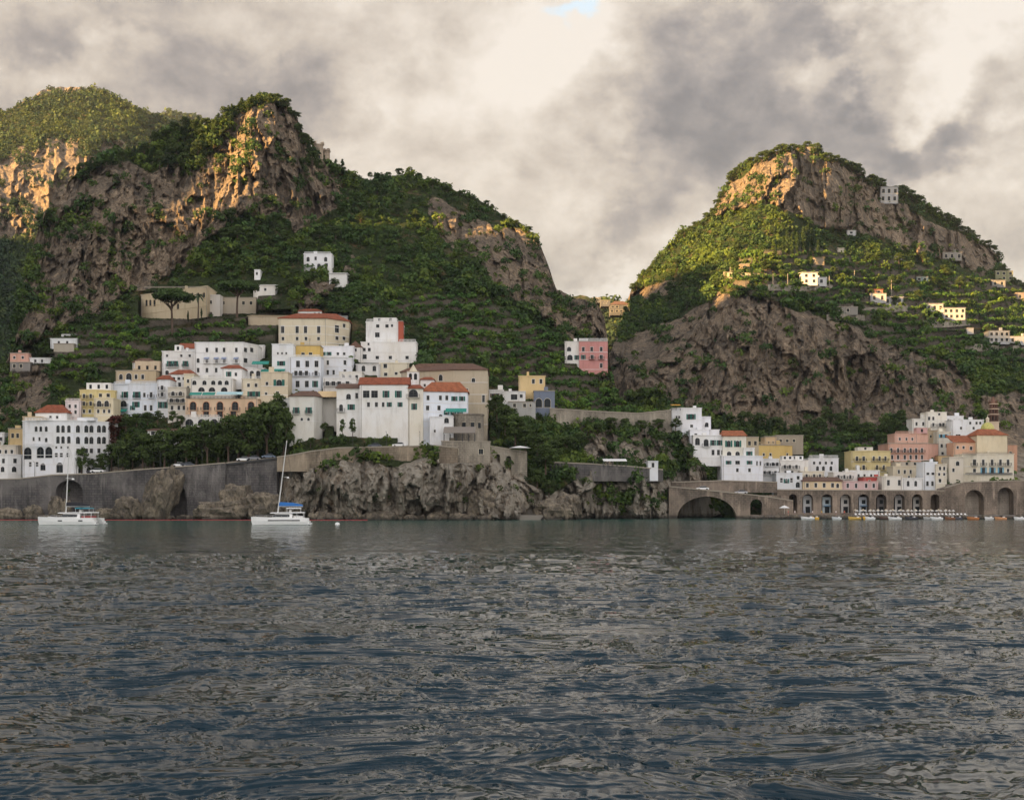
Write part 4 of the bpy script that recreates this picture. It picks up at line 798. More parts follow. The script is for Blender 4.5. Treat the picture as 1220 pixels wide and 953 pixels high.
def campanile():
    d = 590; s = d/F; c = P(1185, 515, d); r = empty('bell_tower', (c[0], d+3, c[2]), 'tall brown brick bell tower with tiers of arches, at the right cliff foot', 'bell tower')
    bm = masonry('brown_brick', (.13, .07, .05), (.17, .095, .065), (.08, .05, .04), 2.0); w = 5.3*s
    def stage(w, y0, y1, ops, mat, nm='wall'):
        z0 = P(0, y0, d)[2]; z1 = P(0, y1, d)[2]; m = MB(); cs = [(c[0]-w, d), (c[0]+w, d), (c[0]+w, d+2*w), (c[0]-w, d+2*w)]
        for i in range(4): facade(m, cs[i], cs[(i+1) % 4], z0, z1, [(w*(1+a)-b/2, w*(1+a)+b/2, z0+.5, z0+.5+h, 1, .8) for a, b, h in ops])
        m.box(c[0]-w+.7, c[0]+w-.7, d+.75, d+2*w-.75, z0, z1-.02, 1); m.poly([(*p, z1) for p in cs]); m.build(nm, [mat, M_GLASS], r)
        MB().box(c[0]-w-.25, c[0]+w+.25, d-.25, d+2*w+.25, z1+.002, z1+.3).build('cornice', [plaster((.60, .48, .36))], r)
    stage(w, 530, 503, [(0, 1.5, 4.5)], plaster((.60, .48, .36))); stage(w*.86, 502.2, 494, [(-.45, .8, 1.9), (.45, .8, 1.9)], bm)
    stage(w*.78, 493.2, 487.5, [(-.45, .7, 1.3), (.45, .7, 1.3)], bm); stage(w*.70, 486.7, 481.5, [(-.4, .6, 1.1), (.4, .6, 1.1)], bm)
    z = P(0, 481, d)[2]; MB().cyl(c[0], d+w, [(w*.72, z+.2), (w*.62, z+1.2), (w*.35, z+2.4), (.1, z+3.2)], 14).build('cap', [bm], r)
    for sx in (-1, 1):
        for sy in (-1, 1): MB().cyl(c[0]+sx*w*.62, d+w+sy*w*.62, [(.3, z+.2), (.3, z+1.2), (.03, z+2)], 8).build('pinnacle', [bm], r)
campanile()
# --- small houses on the right mountain
hm = [('small white house with an arched door on the lit shoulder of the right mountain', 956, 974, 325, 338, WHITE, 705), ('low white wing to the right of the house with an arched door', 973, 985, 331, 339, WHITE, 706),
      ('tan farmhouse roof standing above the arched door house among cypresses', 965, 982, 307, 314, (.36, .29, .2), 745), ('cream cottage at the left of the sunlit terraces', 882, 893, 315, 321, (.34, .26, .17), 740),
      ('white bungalow with small windows in the middle slope cluster', 1037, 1056, 350, 359, WHITE, 705), ('white low villa overgrown with bougainvillea', 1054, 1076, 354, 363, WHITE, 703), ('red roofed cottage above the overgrown villa', 1033, 1052, 345, 350, (.60, .30, .2), 715),
      ('grey stone house with two openings below the middle cluster', 998, 1022, 366, 373, (.34, .32, .28), 700), ('white upper terrace house of the pair on the right slope', 1104, 1124, 362, 371, WHITE, 745), ('white lower house of the pair on the right slope', 1124, 1150, 367, 380, WHITE, 743),
      ('white two storey house with dark windows near the right edge', 1178, 1203, 394.5, 408, WHITE, 748), ('low white wall house cut by the right edge', 1202, 1226, 401, 409, WHITE, 750), ('tall white house high on the cliff top of the right mountain', 1049, 1070, 223, 241, WHITE, 915),
      ('yellow green house on the ridge at the right end of the summit cliff', 1186, 1207, 323, 334, (.46, .46, .26), 985), ('grey house just under the yellow green one', 1182, 1198, 334, 341, (.5, .48, .45), 975), ('pale wall house at the foot of the summit cliff', 1123, 1146, 301, 309, (.55, .52, .46), 930),
      ('cream cabin cut by the right edge on the ridge', 1211, 1230, 349, 357, (.55, .42, .34), 900), ('tiny white cabin below the summit cliff', 1009, 1020, 275, 279.5, WHITE, 860), ('tiny white hut under the cliff centre', 1066, 1075, 306, 311, WHITE, 850), ('tiny pale green hut on the middle slope', 1092, 1106, 330, 335, (.45, .60, .58), 800),
      ('tiny cream hut beside a lit conifer', 998, 1006, 296, 300, CREAM, 800), ('white hut at the lower slope edge', 1152, 1160, 391, 396, WHITE, 748), ('small stone lookout hut on the mountain summit', 962, 971, 176, 181, (.30, .26, .2), 905)]
for lab, x0, x1, yt, yb, c, d in hm:
    c = tuple(v*(.72 if x0 < 1030 else .50) for v in c)  # walls darkened; the farther right ones carry the slope's shade in their colour
    small = x1 - x0 < 16
    dd = float(SCs.samp(SCs.D, (x0+x1)/2, yb)) - 2
    house('house', lab, [x0, x1], yt, yb, [], c, 'flat' if random.random() < .6 or small else 'shed', d=dd, th=8, group=G3, rmat=M_TILE if 'red' in lab else plaster(c), rh=1.0, skirt=1.0, auto=(2 if yb-yt > 10 else 1, ['n', 'n'], 5.5))
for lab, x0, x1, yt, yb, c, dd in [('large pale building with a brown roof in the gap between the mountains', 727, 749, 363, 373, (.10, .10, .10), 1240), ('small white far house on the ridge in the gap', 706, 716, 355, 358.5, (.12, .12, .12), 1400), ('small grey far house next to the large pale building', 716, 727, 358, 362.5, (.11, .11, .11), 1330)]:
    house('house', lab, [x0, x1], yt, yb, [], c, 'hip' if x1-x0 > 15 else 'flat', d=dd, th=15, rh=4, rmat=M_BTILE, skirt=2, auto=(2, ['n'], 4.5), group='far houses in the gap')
for lab, x0, x1, yb, hh in [('rough stone terrace wall under the small white house with an arched door', 915, 992, 340, 4), ('stone terrace wall under the overgrown villa cluster', 1028, 1082, 365, 4), ('low stone wall below the pair of white houses on the right slope', 1100, 1156, 382, 4),
                            ('long stone wall below the white houses at the right edge', 1150, 1226, 411, 5), ('curved stone wall under the cream cottage of the sunlit terraces', 862, 905, 324, 4), ('stone wall at the lip of the big right cliff', 985, 1030, 375, 4)]:
    r = empty('terrace_wall', P((x0+x1)/2, yb+hh, float(SCs.samp(SCs.D, (x0+x1)/2, yb))), lab, 'stone wall', None); m = MB(); xs_ = np.linspace(x0, x1, 9)
    rings = []
    for x in xs_:
        dd = float(SCs.samp(SCs.D, x, yb+hh)) - 1.2; t_ = P(x, yb + math.sin(x*.08)*1.2, dd); rings.append([(t_[0], dd, t_[2]-hh*dd/F-1.5), (t_[0], dd+1.2, t_[2]-hh*dd/F-1.5), (t_[0], dd+1.2, t_[2]), (t_[0], dd, t_[2])])
    m.loft(rings).build('wall', [M_STONE], r)
for i, (x, yt_, yb) in enumerate([(921, 326, 345), (938.5, 326, 344), (988, 329, 341), (1062, 333, 352), (1018, 322, 336), (870, 318, 332)]):
    dd = float(SCs.samp(SCs.D, x, yb)) - 1; c = P(x, yb, dd); r = empty('utility_pole', c, 'pale utility pole standing on the terraces of the right mountain', 'pole', 'utility poles on the right mountain'); h_ = (yb-yt_)*dd/F
    MB().tube((0, 0, -1), (0, 0, h_), .22, .14).build('pole', [M_COPE], r, (0, 0, 0)); MB().box(-.9, .9, -.06, .06, h_-.9, h_-.75).build('crossarm', [M_IRON], r, (0, 0, 0))
# hilltop towers
def ruin_tower(x0, x1, yt, yb, d, label):
    c = P((x0+x1)/2, yb, d); r0 = (x1-x0)/2*d/F; zt = P(0, yt, d)[2]; r = empty('stone_tower', (c[0], d, c[2]-5), label, 'tower')
    n = 20; m = MB(); m.cyl(c[0], d, [(r0*1.08, c[2]-5), (r0, zt-.6), (r0*1.06, zt-.5), (r0*1.06, zt)], n)
    m.build('wall', [masonry('ruin_stone', (.34, .27, .20), (.42, .34, .25), (.2, .16, .12), .8)], r)
    for i in range(n):
        if random.random() < .6:
            a = 2*math.pi*i/n; m = MB(); cx, cy = c[0]+r0*math.cos(a), d+r0*math.sin(a); m.box(cx-.5, cx+.5, cy-.5, cy+.5, zt, zt+random.uniform(.5, 1.3)); m.build('merlon', [MATS['ruin_stone']], r)
    for x, y in ((-.35, .35), (.3, .6)):
        q = P((x0+x1)/2 + x*(x1-x0)/2, yt + y*(yb-yt), d-r0*.95); MB().box(q[0]-.4, q[0]+.4, q[1]-.06, q[1]+.3, q[2]-.8, q[2]+.8).build('window', [M_GLASS], r)
ruin_tower(372, 385, 173, 197, 655, 'round ruined stone tower on the left ridge'); ruin_tower(384, 393, 181, 199, 658, 'lower broken stone tower joined to the right of the round one')
RECTS += [(SA, 255, 306, 328, 378, 560), (SA, 180, 232, 343, 392, 551), (None, 800, 885, 586, 630, 519)]
for s_ in (SA, SCs, SB, SG, SE): s_.carve()
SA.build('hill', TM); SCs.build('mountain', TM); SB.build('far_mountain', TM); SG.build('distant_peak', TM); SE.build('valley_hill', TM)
# unseen ridge added to the west, crest shaped to shade the bay's foot
def shade_ridge():
    n, m = 200, 24; V = []; hy = [-1800, -300, -240, -180, -118, -88, -72, -50, -30, -14, 4, 42, 71, 120, 640, 1000, 1800]; hz = [380, 565, 530, 495, 492, 485, 415, 398, 408, 436, 476, 494, 490, 482, 440, 450, 400]
    for i in range(n):
        t = i/(n-1); yy = -1800 + t*3600
        top = RIDGE_H + float(np.interp(yy, hy, hz)) + 24*(float(fbm(np.array([t*14.0]), np.array([1.0]), 4, 3)[0])-.5)*2
        for j in range(m):
            s = j/(m-1)*2-1; V.append((-1250 + s*330 + 30*math.sin(t*8), yy, -5 + top*max(0, 1-abs(s)**1.15)*(1.02 if abs(s) < .1 else .9+.2*float(vn(t*30, s*5, 4)))))
    i = np.arange(n*m).reshape(n, m); Fq = np.stack([i[:-1, :-1], i[1:, :-1], i[1:, 1:], i[:-1, 1:]], -1).reshape(-1, 4)
    V = np.array(V); me = np_mesh('added_shade_ridge', V, Fq, [TM], attrs={'rock': np.full(len(V), .3), 'stone': np.zeros(len(V))}, smooth=True)
    tag(inst('added_shade_ridge', me), kind='structure')
shade_ridge()

# ------------------------------------------------------------------ leaf clouds
def leaves(C, Rr, K, tint, flat=.8, lf=.36, rg=rng, seed_shape=None):
    """C (N,3) clump centres, Rr (N,) radii, K leaf faces each"""
    N = len(C); d = rg.normal(size=(N, K, 3)); d /= np.linalg.norm(d, axis=-1, keepdims=True)
    d[..., 2] = np.abs(d[..., 2]) * np.where(rg.random((N, K)) < .78, 1, -1)
    rad = Rr[:, None, None] * (.55 + .5 * rg.random((N, K, 1)) ** .6)
    lump = 1 + .28*np.sin(d[..., :1]*4.1 + C[:, None, :1]) * np.cos(d[..., 1:2]*3.7 + C[:, None, 1:2])
    c = C[:, None] + d * rad * lump * np.array([1, 1, flat])
    nr = d + rg.normal(size=d.shape) * .55; nr /= np.linalg.norm(nr, axis=-1, keepdims=True)
    a = np.cross(nr, rg.normal(size=nr.shape)); a /= np.linalg.norm(a, axis=-1, keepdims=True); b = np.cross(nr, a)
    s = (Rr[:, None, None] * lf * (.6 + .8 * rg.random((N, K, 1))))
    V = np.stack([c - a*s, c - b*s*.7, c + a*s, c + b*s*.7], 2).reshape(-1, 3)
    Fq = np.arange(len(V)).reshape(-1, 4)
    T = np.repeat((tint[:, None] * (.8 + .4 * rg.random((N, K, 1)))).reshape(-1, 3), 4, 0)
    return V, Fq, T
M_SCRUB = foliage('scrub_leaves', ((.034, .066, .014), (.070, .108, .022)))
M_FOREST = foliage('forest_leaves', ((.030, .052, .018), (.055, .082, .026)))
M_CROP = foliage('vine_leaves', ((.055, .115, .02), (.095, .165, .03)))
M_PINE = foliage('pine_needles', ((.026, .052, .016), (.05, .08, .022)))
M_LEAF = foliage('tree_leaves', ((.045, .075, .016), (.08, .115, .028)))
M_DRY = foliage('dry_grass_tufts', ((.20, .15, .07), (.13, .12, .05)))

def scatter(S, name, label, cat, n, dens, rmin, rmax, K, mat, yspan=None, sink=.3, flat=.85, hue=1, rg=rng, lf=.36):
    X = rg.uniform(max(S.x0, -60), min(S.x1, 1280), n); yt = S.ytop(X); lo = yt + 1
    Y = lo + rg.random(n) * (S.bot - 14 - lo) if yspan is None else rg.uniform(yspan[0], yspan[1], n)
    ok = (Y > yt) ; X, Y = X[ok], Y[ok]
    pr = dens(S, X, Y); ok = rg.random(len(X)) < pr; X, Y = X[ok], Y[ok]
    p = S.pt(X, Y); r = (rmin + (rmax - rmin) * rg.random(len(X)) ** 2.2) * (.6 + .8*fbm(X/18, Y/18, 2, 8))
    p[:, 1] -= r * .35; p[:, 2] += r * sink
    ok = p[:, 2] > 3; rp = r * F / p[:, 1]
    for (Q, x0, x1, y0, y1, dh) in RECTS:
        if Q is None or Q is S: ok &= ~((X > x0 - rp*.7) & (X < x1 + rp*.7) & (Y > y0 - rp*.8) & (Y < y1 + rp*.45) & (p[:, 1] < dh + 1))
    p, r, X, Y = p[ok], r[ok], X[ok], Y[ok]
    big = fbm(X/30, Y/22, 3, 77)[:, None]
    t = np.array([1, 1, 1.0])[None] * (.78 + .78 * rg.random((len(p), 1))) * (.7 + .6*big)
    w = (rg.random((len(p), 1)) + (big - .5)*2.0); t = t * np.where(w > .72, np.array([[1.35, 1.18, .8]]), np.where(w < .2, np.array([[.8, .92, 1.05]]), 1))
    V, Fq, T = leaves(p, r, K, t, flat, rg=rg, lf=lf)
    print(name, len(p), 'clumps', len(Fq), 'faces')
    me = np_mesh(name, V, Fq, [mat], tint=T); o = inst(name, me); tag(o, label, cat, kind='stuff'); return o

def dA(S, X, Y):
    rk = S.samp(S.rk, X, Y); fl = S.samp(S.fl, X, Y); te = S.samp(S.te, X, Y); n = fbm(X/24, Y/20, 4, 301); led = fbm(X/12, Y/6, 3, 55)
    g = np.where(n > .34, 1.0, .35) * np.where(te > .5, .09 if S is SA else .2, 1.0)
    r = np.where((n > .575) & (led > .42), .75, np.where(led > .63, .3, .015))
    d = (1 - rk) * g + rk * r
    d = np.where((S is SA) & (Y > 548) & (X > 335) & (X < 600), d*.10, np.where((S is SA) & (Y > 572) & (X >= 600), d*.25, d)) if S is SA else d
    if S is SCs: d = np.where(rk > .5, d*np.where(Y > 340, .22, .5), d)
    return d * (1 - np.clip(fl * 1.25, 0, 1) * .72)
def dTer(S, X, Y):
    te = S.samp(S.te, X, Y); st = S.samp(S.stone, X, Y); return np.where(te > .5, .9, 0) * np.where(st > .3, .03, 1)
scatter(SA, 'hillside_scrub', 'dark green scrub and bushes covering the left hill and its ledges', 'scrub', 24000, dA, .8, 2.7, 56, M_SCRUB, lf=.27)
scatter(SCs, 'mountain_scrub', 'green scrub covering the slopes and ledges of the right hand mountain', 'scrub', 21000, dA, 1.1, 3.3, 52, M_SCRUB, lf=.28)
scatter(SA, 'terrace_planting', 'low rows of vines and lemon bushes on the left hill terraces', 'vines', 34000, dTer, .6, 1.5, 30, M_CROP, flat=.75)
scatter(SCs, 'terrace_vines', 'low vines on the terraces of the right mountain', 'vines', 34000, dTer, .7, 1.7, 28, M_CROP, flat=.75)
def dB(S, X, Y):
    rk = S.samp(S.rk, X, Y); n = fbm(X/18, Y/14, 3, 12); return (1 - rk) * 1.0 + rk * np.where(n > .55, .5, .03)
scatter(SB, 'mountain_forest', 'forest of green trees covering the far left mountain', 'forest', 14000, dB, 1.6, 3.7, 32, M_FOREST, flat=1.25, sink=.5)
scatter(SG, 'distant_forest', 'faint forest on the most distant peak', 'forest', 1600, dB, 6, 11, 40, M_FOREST, flat=1.0)
scatter(SE, 'valley_forest', 'green woods in the valley between the two mountains', 'forest', 500, dB, 4, 7, 50, M_FOREST, flat=1.0)
# ------------------------------------------------------------------ walls, viaducts, rocks
def wall_run(name, label, cat, pts, zbase, thick, mat, cope=True, group=None, ops=None, zback=None):
    """pts: (x px, y top px, distance); ops: openings (x px centre, width px, y crown, y base, rise or 1, depth) on a run"""
    W3 = [P(*p) for p in pts]; r = empty(name, (W3[len(W3)//2][0], W3[len(W3)//2][1], zbase), label, cat, group); m = MB()
    for i in range(len(W3)-1):
        a, b = W3[i], W3[i+1]; oo = []
        p0 = np.array(a[:2]); p1 = np.array(b[:2]); L = np.linalg.norm(p1-p0)
        zt = min(a[2], b[2])
        for (x, w, yc, yb, rise, dp) in (ops or []):
            if pts[i][0] <= x < pts[i+1][0]:
                k = (x-CX)/F; dv = p1-p0; t = (k*p0[1]-p0[0])/(dv[0]-k*dv[1]); q = p0+dv*t; s = q[1]/F; u = t*L
                oo.append((u-w*s/2, u+w*s/2, max(P(0, yb, q[1])[2], zbase+.05), P(0, yc, q[1])[2], rise if rise == 1 else rise*s, dp))
        facade(m, p0, p1, zbase, zt, oo)
        if abs(a[2]-b[2]) > .02: m.poly([(a[0], a[1], zt), (b[0], b[1], zt), (b[0], b[1], b[2]), (a[0], a[1], a[2])] if a[2] > zt and b[2] > zt else ([(a[0], a[1], zt), (b[0], b[1], zt), (a[0], a[1], a[2])] if a[2] > zt else [(a[0], a[1], zt), (b[0], b[1], zt), (b[0], b[1], b[2])]))
        zk = zbase if zback is None else zback; m.poly([(a[0], a[1]+thick, zk), (b[0], b[1]+thick, zk), (b[0], b[1]+thick, b[2]), (a[0], a[1]+thick, a[2])])
        m.poly([(a[0], a[1], a[2]), (b[0], b[1], b[2]), (b[0], b[1]+thick, b[2]), (a[0], a[1]+thick, a[2])])
    for e, w in ((0, W3[0]), (1, W3[-1])): m.poly([(w[0], w[1], zbase), (w[0], w[1]+thick, zbase), (w[0], w[1]+thick, w[2]), (w[0], w[1], w[2])])
    m.build('wall', [mat], r)
    if cope:
        c = MB()
        c.loft([[(w[0], w[1]-.2, w[2]+.003), (w[0], w[1]+.5, w[2]+.003), (w[0], w[1]+.5, w[2]+.35), (w[0], w[1]-.2, w[2]+.35)] for w in W3]); c.build('coping', [M_COPE], r)
    return r
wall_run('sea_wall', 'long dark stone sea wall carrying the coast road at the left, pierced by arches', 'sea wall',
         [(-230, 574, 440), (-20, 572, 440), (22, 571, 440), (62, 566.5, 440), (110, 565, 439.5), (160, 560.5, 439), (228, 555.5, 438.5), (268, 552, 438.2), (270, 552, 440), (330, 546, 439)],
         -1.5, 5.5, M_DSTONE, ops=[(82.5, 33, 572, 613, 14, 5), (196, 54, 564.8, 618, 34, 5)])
def arch_trim(x, w, yc, yb, rise, d, mat, label, group):
    s = d/F; c = P(x, yc, d); zb = P(0, yb, d)[2]; hw = w*s/2; rs = rise*s; m = MB(); N = 12; zc = c[2]-rs; t0 = .55
    for k in range(2*N):
        q = lambda t, e, y: (c[0]-(hw+e)*math.cos(t), y, zc+(rs+e)*math.sin(t))
        a, b = math.pi*k/(2*N), math.pi*(k+1)/(2*N); m.loft([[q(a, 0, d-.12), q(a, t0, d-.12), q(a, t0, d), q(a, 0, d)], [q(b, 0, d-.12), q(b, t0, d-.12), q(b, t0, d), q(b, 0, d)]], 0, False)
    o = m.build('arch_ring', [mat], None); tag(o, label, 'arch ring', group)
wall_run('retaining_wall', 'brown plastered road wall on top of the sea cliff under the convent', 'retaining wall', [(330, 545, 437), (345, 543, 437), (372, 538, 437), (404, 534, 436.5), (520, 531.5, 436), (545, 534, 437)], 15, 4, masonry('cliff_wall_stone', (.25, .205, .15), (.29, .235, .17), (.17, .14, .11), .8))
wall_run('buttressed_wall', 'grey buttressed stone wall between the cliff and the waterside terrace', 'retaining wall', [(655, 551, 462), (700, 553, 464), (750, 556, 467), (790, 560, 472)], 12.5, 6, M_DSTONE)
wall_run('retaining_wall', 'long low stone wall below the vine terraces right of the blue grey house', 'retaining wall', [(655, 487, 497), (700, 490, 500), (760, 493, 505), (800, 489, 507)], 30, 3, M_STONE)
wall_run('retaining_wall', 'arcaded stone wall under the white parasol beside the cliff house', 'retaining wall', [(584, 532, 448), (628, 539, 450)], 12, 3, M_STONE, ops=[(593, 6, 541, 560, 1, 2), (606, 6, 543, 562, 1, 2)])
# left bridge with the wide low arch
wall_run('stone_bridge', 'stone road bridge with one wide low arch over the dark inlet', 'bridge', [(797, 580, 478), (890, 589.3, 476), (913, 592, 475.3), (945, 597, 474)], -1, 7, M_BSTONE, zback=8.0,
         ops=[(845, 0, 0, 0, 1, 0)][:0] + [(842, 70, 591.3, 621, 26, 6.8), (901, 14, 594.5, 613, 7, 6)])
wall_run('retaining_wall', 'brown stone block wall behind the bridge under the stepped white house', 'retaining wall', [(800, 575, 490), (861, 573, 492), (926, 575, 494)], 9, 4, M_BSTONE)
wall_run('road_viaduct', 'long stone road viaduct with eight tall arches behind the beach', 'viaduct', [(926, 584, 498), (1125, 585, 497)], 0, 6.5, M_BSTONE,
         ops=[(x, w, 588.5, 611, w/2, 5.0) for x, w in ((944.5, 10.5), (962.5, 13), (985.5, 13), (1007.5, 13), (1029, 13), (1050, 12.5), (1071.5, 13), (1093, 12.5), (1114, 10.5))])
def niche(x, w, col, kind, i):
    d = 497+4.2; s = d/F; c = P(x, 600, d); z0 = P(0, 611.5, d)[2]; z1 = P(0, 592 if kind else 590, d)[2]; hw = w*s/2-.25
    r = empty('arch_house', (c[0], d, z0), '%s built inside the %s of the viaduct' % (('white boat house', 'blue and white boat house', 'dark store')[kind if kind < 3 else 0], i), 'boat house', 'boat houses in the viaduct arches')
    m = MB(); x0, x1 = c[0]-hw, c[0]+hw
    facade(m, (x0, d), (x1, d), z0, z1, [(hw*.5, hw*1.5, z0+.05, z0+2.4, 0), (hw*.6, hw*1.4, z0+3.4, z0+4.8, 0)]); m.box(x0, x1, d+.35, d+2, z0, z1, 1); m.build('wall', [plaster(col), M_GLASS], r)
    if kind == 1:
        MB().box(c[0]-hw*.8, c[0]+hw*.8, d-1.2, d-.1, z0+2.6, z0+2.8).build('awning', [flat('blue_awning', (.04, .22, .42), .7)], r)
for q in ((962.5, 13, (.62, .66, .70), 0, 'second arch from the left'), (985.5, 13, (.55, .64, .68), 1, 'third arch from the left'), (1007.5, 13, (.66, .65, .62), 0, 'fourth arch from the left'), (1029, 13, (.60, .66, .72), 1, 'fifth arch from the left'),
          (1050, 12, (.20, .19, .19), 2, 'sixth arch from the left'), (1071.5, 12, (.62, .62, .62), 0, 'seventh arch from the left'), (1093, 12, (.5, .5, .48), 2, 'eighth arch from the left')): niche(*q)
wall_run('sea_wall', 'high brown stone wall with two great blind arches under the church at the right', 'sea wall', [(1125, 582, 499), (1149, 575, 499), (1212, 573, 500), (1290, 574, 500), (1440, 574, 500)], 0, 9, M_BSTONE,
         ops=[(1161, 23, 583.5, 616, 1, 5), (1198, 20, 580.5, 616, 1, 5), (1236, 20, 580.5, 616, 1, 5)])
def blind_back():
    r = [o for o in bpy.data.objects if o.name.startswith('sea_wall') and o.parent is None][-1]
    a = P(1127, 0, 504.6); b = P(1438, 0, 505); MB().box(a[0], b[0], 504.2, 505.2, .1, P(0, 577, 504)[2]).build('back_wall', [masonry('blind_arch_stone', (.25, .22, .19), (.31, .27, .22), (.1, .09, .08), .7)], r)
blind_back()
def slab(name, label, cat, kind, pl, z0, z1, mat):
    m = MB(); m.prism(pl, z0, z1); o = m.build(name, [mat]); tag(o, label, cat, kind=kind); return o
M_ASPH = flat('asphalt', (.055, .055, .055), .9); M_BEACH = flat('grey_shingle', (.16, .14, .12), .95, var=.4, sc=1.5)
slab('beach', None, None, 'structure', [P(895, 0, 470)[:2], P(960, 0, 462)[:2], P(1240, 0, 460)[:2], P(1460, 0, 470)[:2], P(1460, 0, 512)[:2], P(895, 0, 512)[:2]], -1, 1.1, M_BEACH)
slab('road', None, None, 'structure', [P(927, 0, 498.2)[:2], P(1124, 0, 497.2)[:2], P(1124, 0, 512)[:2], P(927, 0, 512)[:2]], 8.6, P(0, 584.8, 497)[2]-.1, M_ASPH)
ROADV = [(-230, 574, 440), (22, 571, 440), (62, 566.5, 440), (160, 560.5, 439), (268, 552, 438.4), (345, 543, 437.5), (404, 534, 437), (520, 531.5, 437), (545, 534, 438)]
def road_left():
    m = MB(); V = ROADV
    m.loft([[(P(x, y, d)[0], d+.9, P(x, y, d)[2]-.5), (P(x, y, d)[0], d+9, P(x, y, d)[2]-.5), (P(x, y, d)[0], d+9, P(x, y, d)[2]+.03), (P(x, y, d)[0], d+.9, P(x, y, d)[2]+.03)] for x, y, d in V]); tag(m.build('road', [M_ASPH]), kind='structure')
road_left()
# boulders
M_ROCK = None
def rock_mat():
    t = NT('shore_rock'); p = t.pos((1, 1, .6)); a = t.noise(p, .35, 6, .7, .5); b = t.noise(p, 1.4, 5, .7)
    c = t.mix(t.ramp(a, [(.35, 0), (.62, 1)]), (.09, .075, .06), (.30, .25, .18)); c = t.mix(t.ramp(b, [(.35, .8), (.55, 0)]), c, (.06, .055, .045))
    g = t.n.new('ShaderNodeNewGeometry'); s = t.n.new('ShaderNodeSeparateXYZ'); t.l(g.outputs['Position'], s.inputs[0])
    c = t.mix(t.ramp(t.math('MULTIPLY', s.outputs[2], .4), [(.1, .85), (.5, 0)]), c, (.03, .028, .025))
    return t.fin(c, .9, t.bump(t.math('ADD', t.math('MULTIPLY', a, 2), b), .6, .9))
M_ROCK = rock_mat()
def ico(sub=4):
    import bmesh
    bm = bmesh.new(); bmesh.ops.create_icosphere(bm, subdivisions=sub, radius=1); V = np.array([v.co[:] for v in bm.verts]); Fq = np.array([[v.index for v in f.verts] for f in bm.faces]); bm.free(); return V, Fq
IV, IF = ico(4); IV3, IF3 = ico(3)
def boulder_mesh(name, sx, sy, sz, seed, hi=True):
    V, Fq = (IV, IF) if hi else (IV3, IF3)
    n = (ridged(V[:, 0]*1.6+V[:, 2]*.7+seed, V[:, 1]*1.6+V[:, 2]*1.1+seed, 4, seed) - .5)*.75 + (fbm(V[:, 0]*5+seed, V[:, 2]*5+V[:, 1]*3, 3, seed+3) - .5)*.3
    W2 = np.sign(V)*np.abs(V)**.8 * (1+n)[:, None]
    return np_mesh(name, W2*np.array([sx, sy, sz]), Fq, [M_ROCK], smooth=False)
def boulder(x0, x1, yt, yb, d, label, seed, tilt=0, hi=True, group=None, sy=None):
    s = d/F; c = P((x0+x1)/2, (yt+yb)/2, d); sx = (x1-x0)/2*s; sz = (yb-yt)/2*s
    o = inst('boulder', boulder_mesh('boulder', sx, sy or min(sx, sz)*.9, sz, seed, hi), None, c); o.rotation_euler.y = tilt
    return tag(o, label, 'rock', group)
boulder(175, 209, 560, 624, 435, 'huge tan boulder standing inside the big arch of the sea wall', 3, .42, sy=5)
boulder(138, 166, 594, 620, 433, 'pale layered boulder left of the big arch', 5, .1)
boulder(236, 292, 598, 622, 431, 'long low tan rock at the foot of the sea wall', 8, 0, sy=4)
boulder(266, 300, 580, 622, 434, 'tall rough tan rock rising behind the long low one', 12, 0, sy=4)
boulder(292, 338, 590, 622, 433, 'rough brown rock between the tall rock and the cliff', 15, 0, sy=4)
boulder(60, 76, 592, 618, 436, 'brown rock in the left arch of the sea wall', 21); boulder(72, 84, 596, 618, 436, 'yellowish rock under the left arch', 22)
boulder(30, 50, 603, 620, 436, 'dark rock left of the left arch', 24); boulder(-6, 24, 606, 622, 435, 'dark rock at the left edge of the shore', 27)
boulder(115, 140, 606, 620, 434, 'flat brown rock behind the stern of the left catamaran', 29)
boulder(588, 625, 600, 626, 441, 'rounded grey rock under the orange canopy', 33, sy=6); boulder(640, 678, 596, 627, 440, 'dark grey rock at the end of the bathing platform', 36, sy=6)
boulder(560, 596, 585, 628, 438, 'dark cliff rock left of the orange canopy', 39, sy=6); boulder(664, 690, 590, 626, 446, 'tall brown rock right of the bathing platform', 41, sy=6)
EX = [(x, y) for x, y in zip(np.linspace(2, 338, 34), rng.uniform(611, 617, 34))]
bm_small = [boulder_mesh('boulder', 1, .9, .8, 50+i, False) for i in range(5)]
for i, (x, y) in enumerate(EX):
    s = rng.uniform(.6, 1.9); c = P(x + rng.uniform(-3, 3), 618, 435 + rng.uniform(-2, 2)); o = inst('boulder', bm_small[i % 5], None, (c[0], c[1], s*.25), rng.uniform(0, 6), (s, s, s*.8)); tag(o, 'small brown rock in the line along the foot of the sea wall', 'rock', 'small rocks at the foot of the sea wall')
for i in range(46):
    x = 378 + i*4.6 + rng.uniform(-2, 2); s = rng.uniform(.8, 2.6); c = P(x, 620, 431 + rng.uniform(-2, 3)); o = inst('boulder', bm_small[i % 5], None, (c[0], c[1], s*.15), rng.uniform(0, 6), (s*1.2, s, s)); tag(o, 'dark rock in the line along the foot of the sea cliff', 'rock', 'rocks at the foot of the sea cliff')
for i in range(95):
    x = 896 + (i/95)*345 + rng.uniform(-2, 2); s = rng.uniform(.5, 1.25); c = P(x, 0, 459.5 + rng.uniform(-2.5, 1)); o = inst('boulder', bm_small[i % 5], None, (c[0], c[1] + (12 if x < 955 else 0)*(955-x)/60, s*.35), rng.uniform(0, 6), (s*1.2, s, s)); tag(o, 'brown rock of the breakwater in front of the beach', 'rock', 'breakwater rocks')
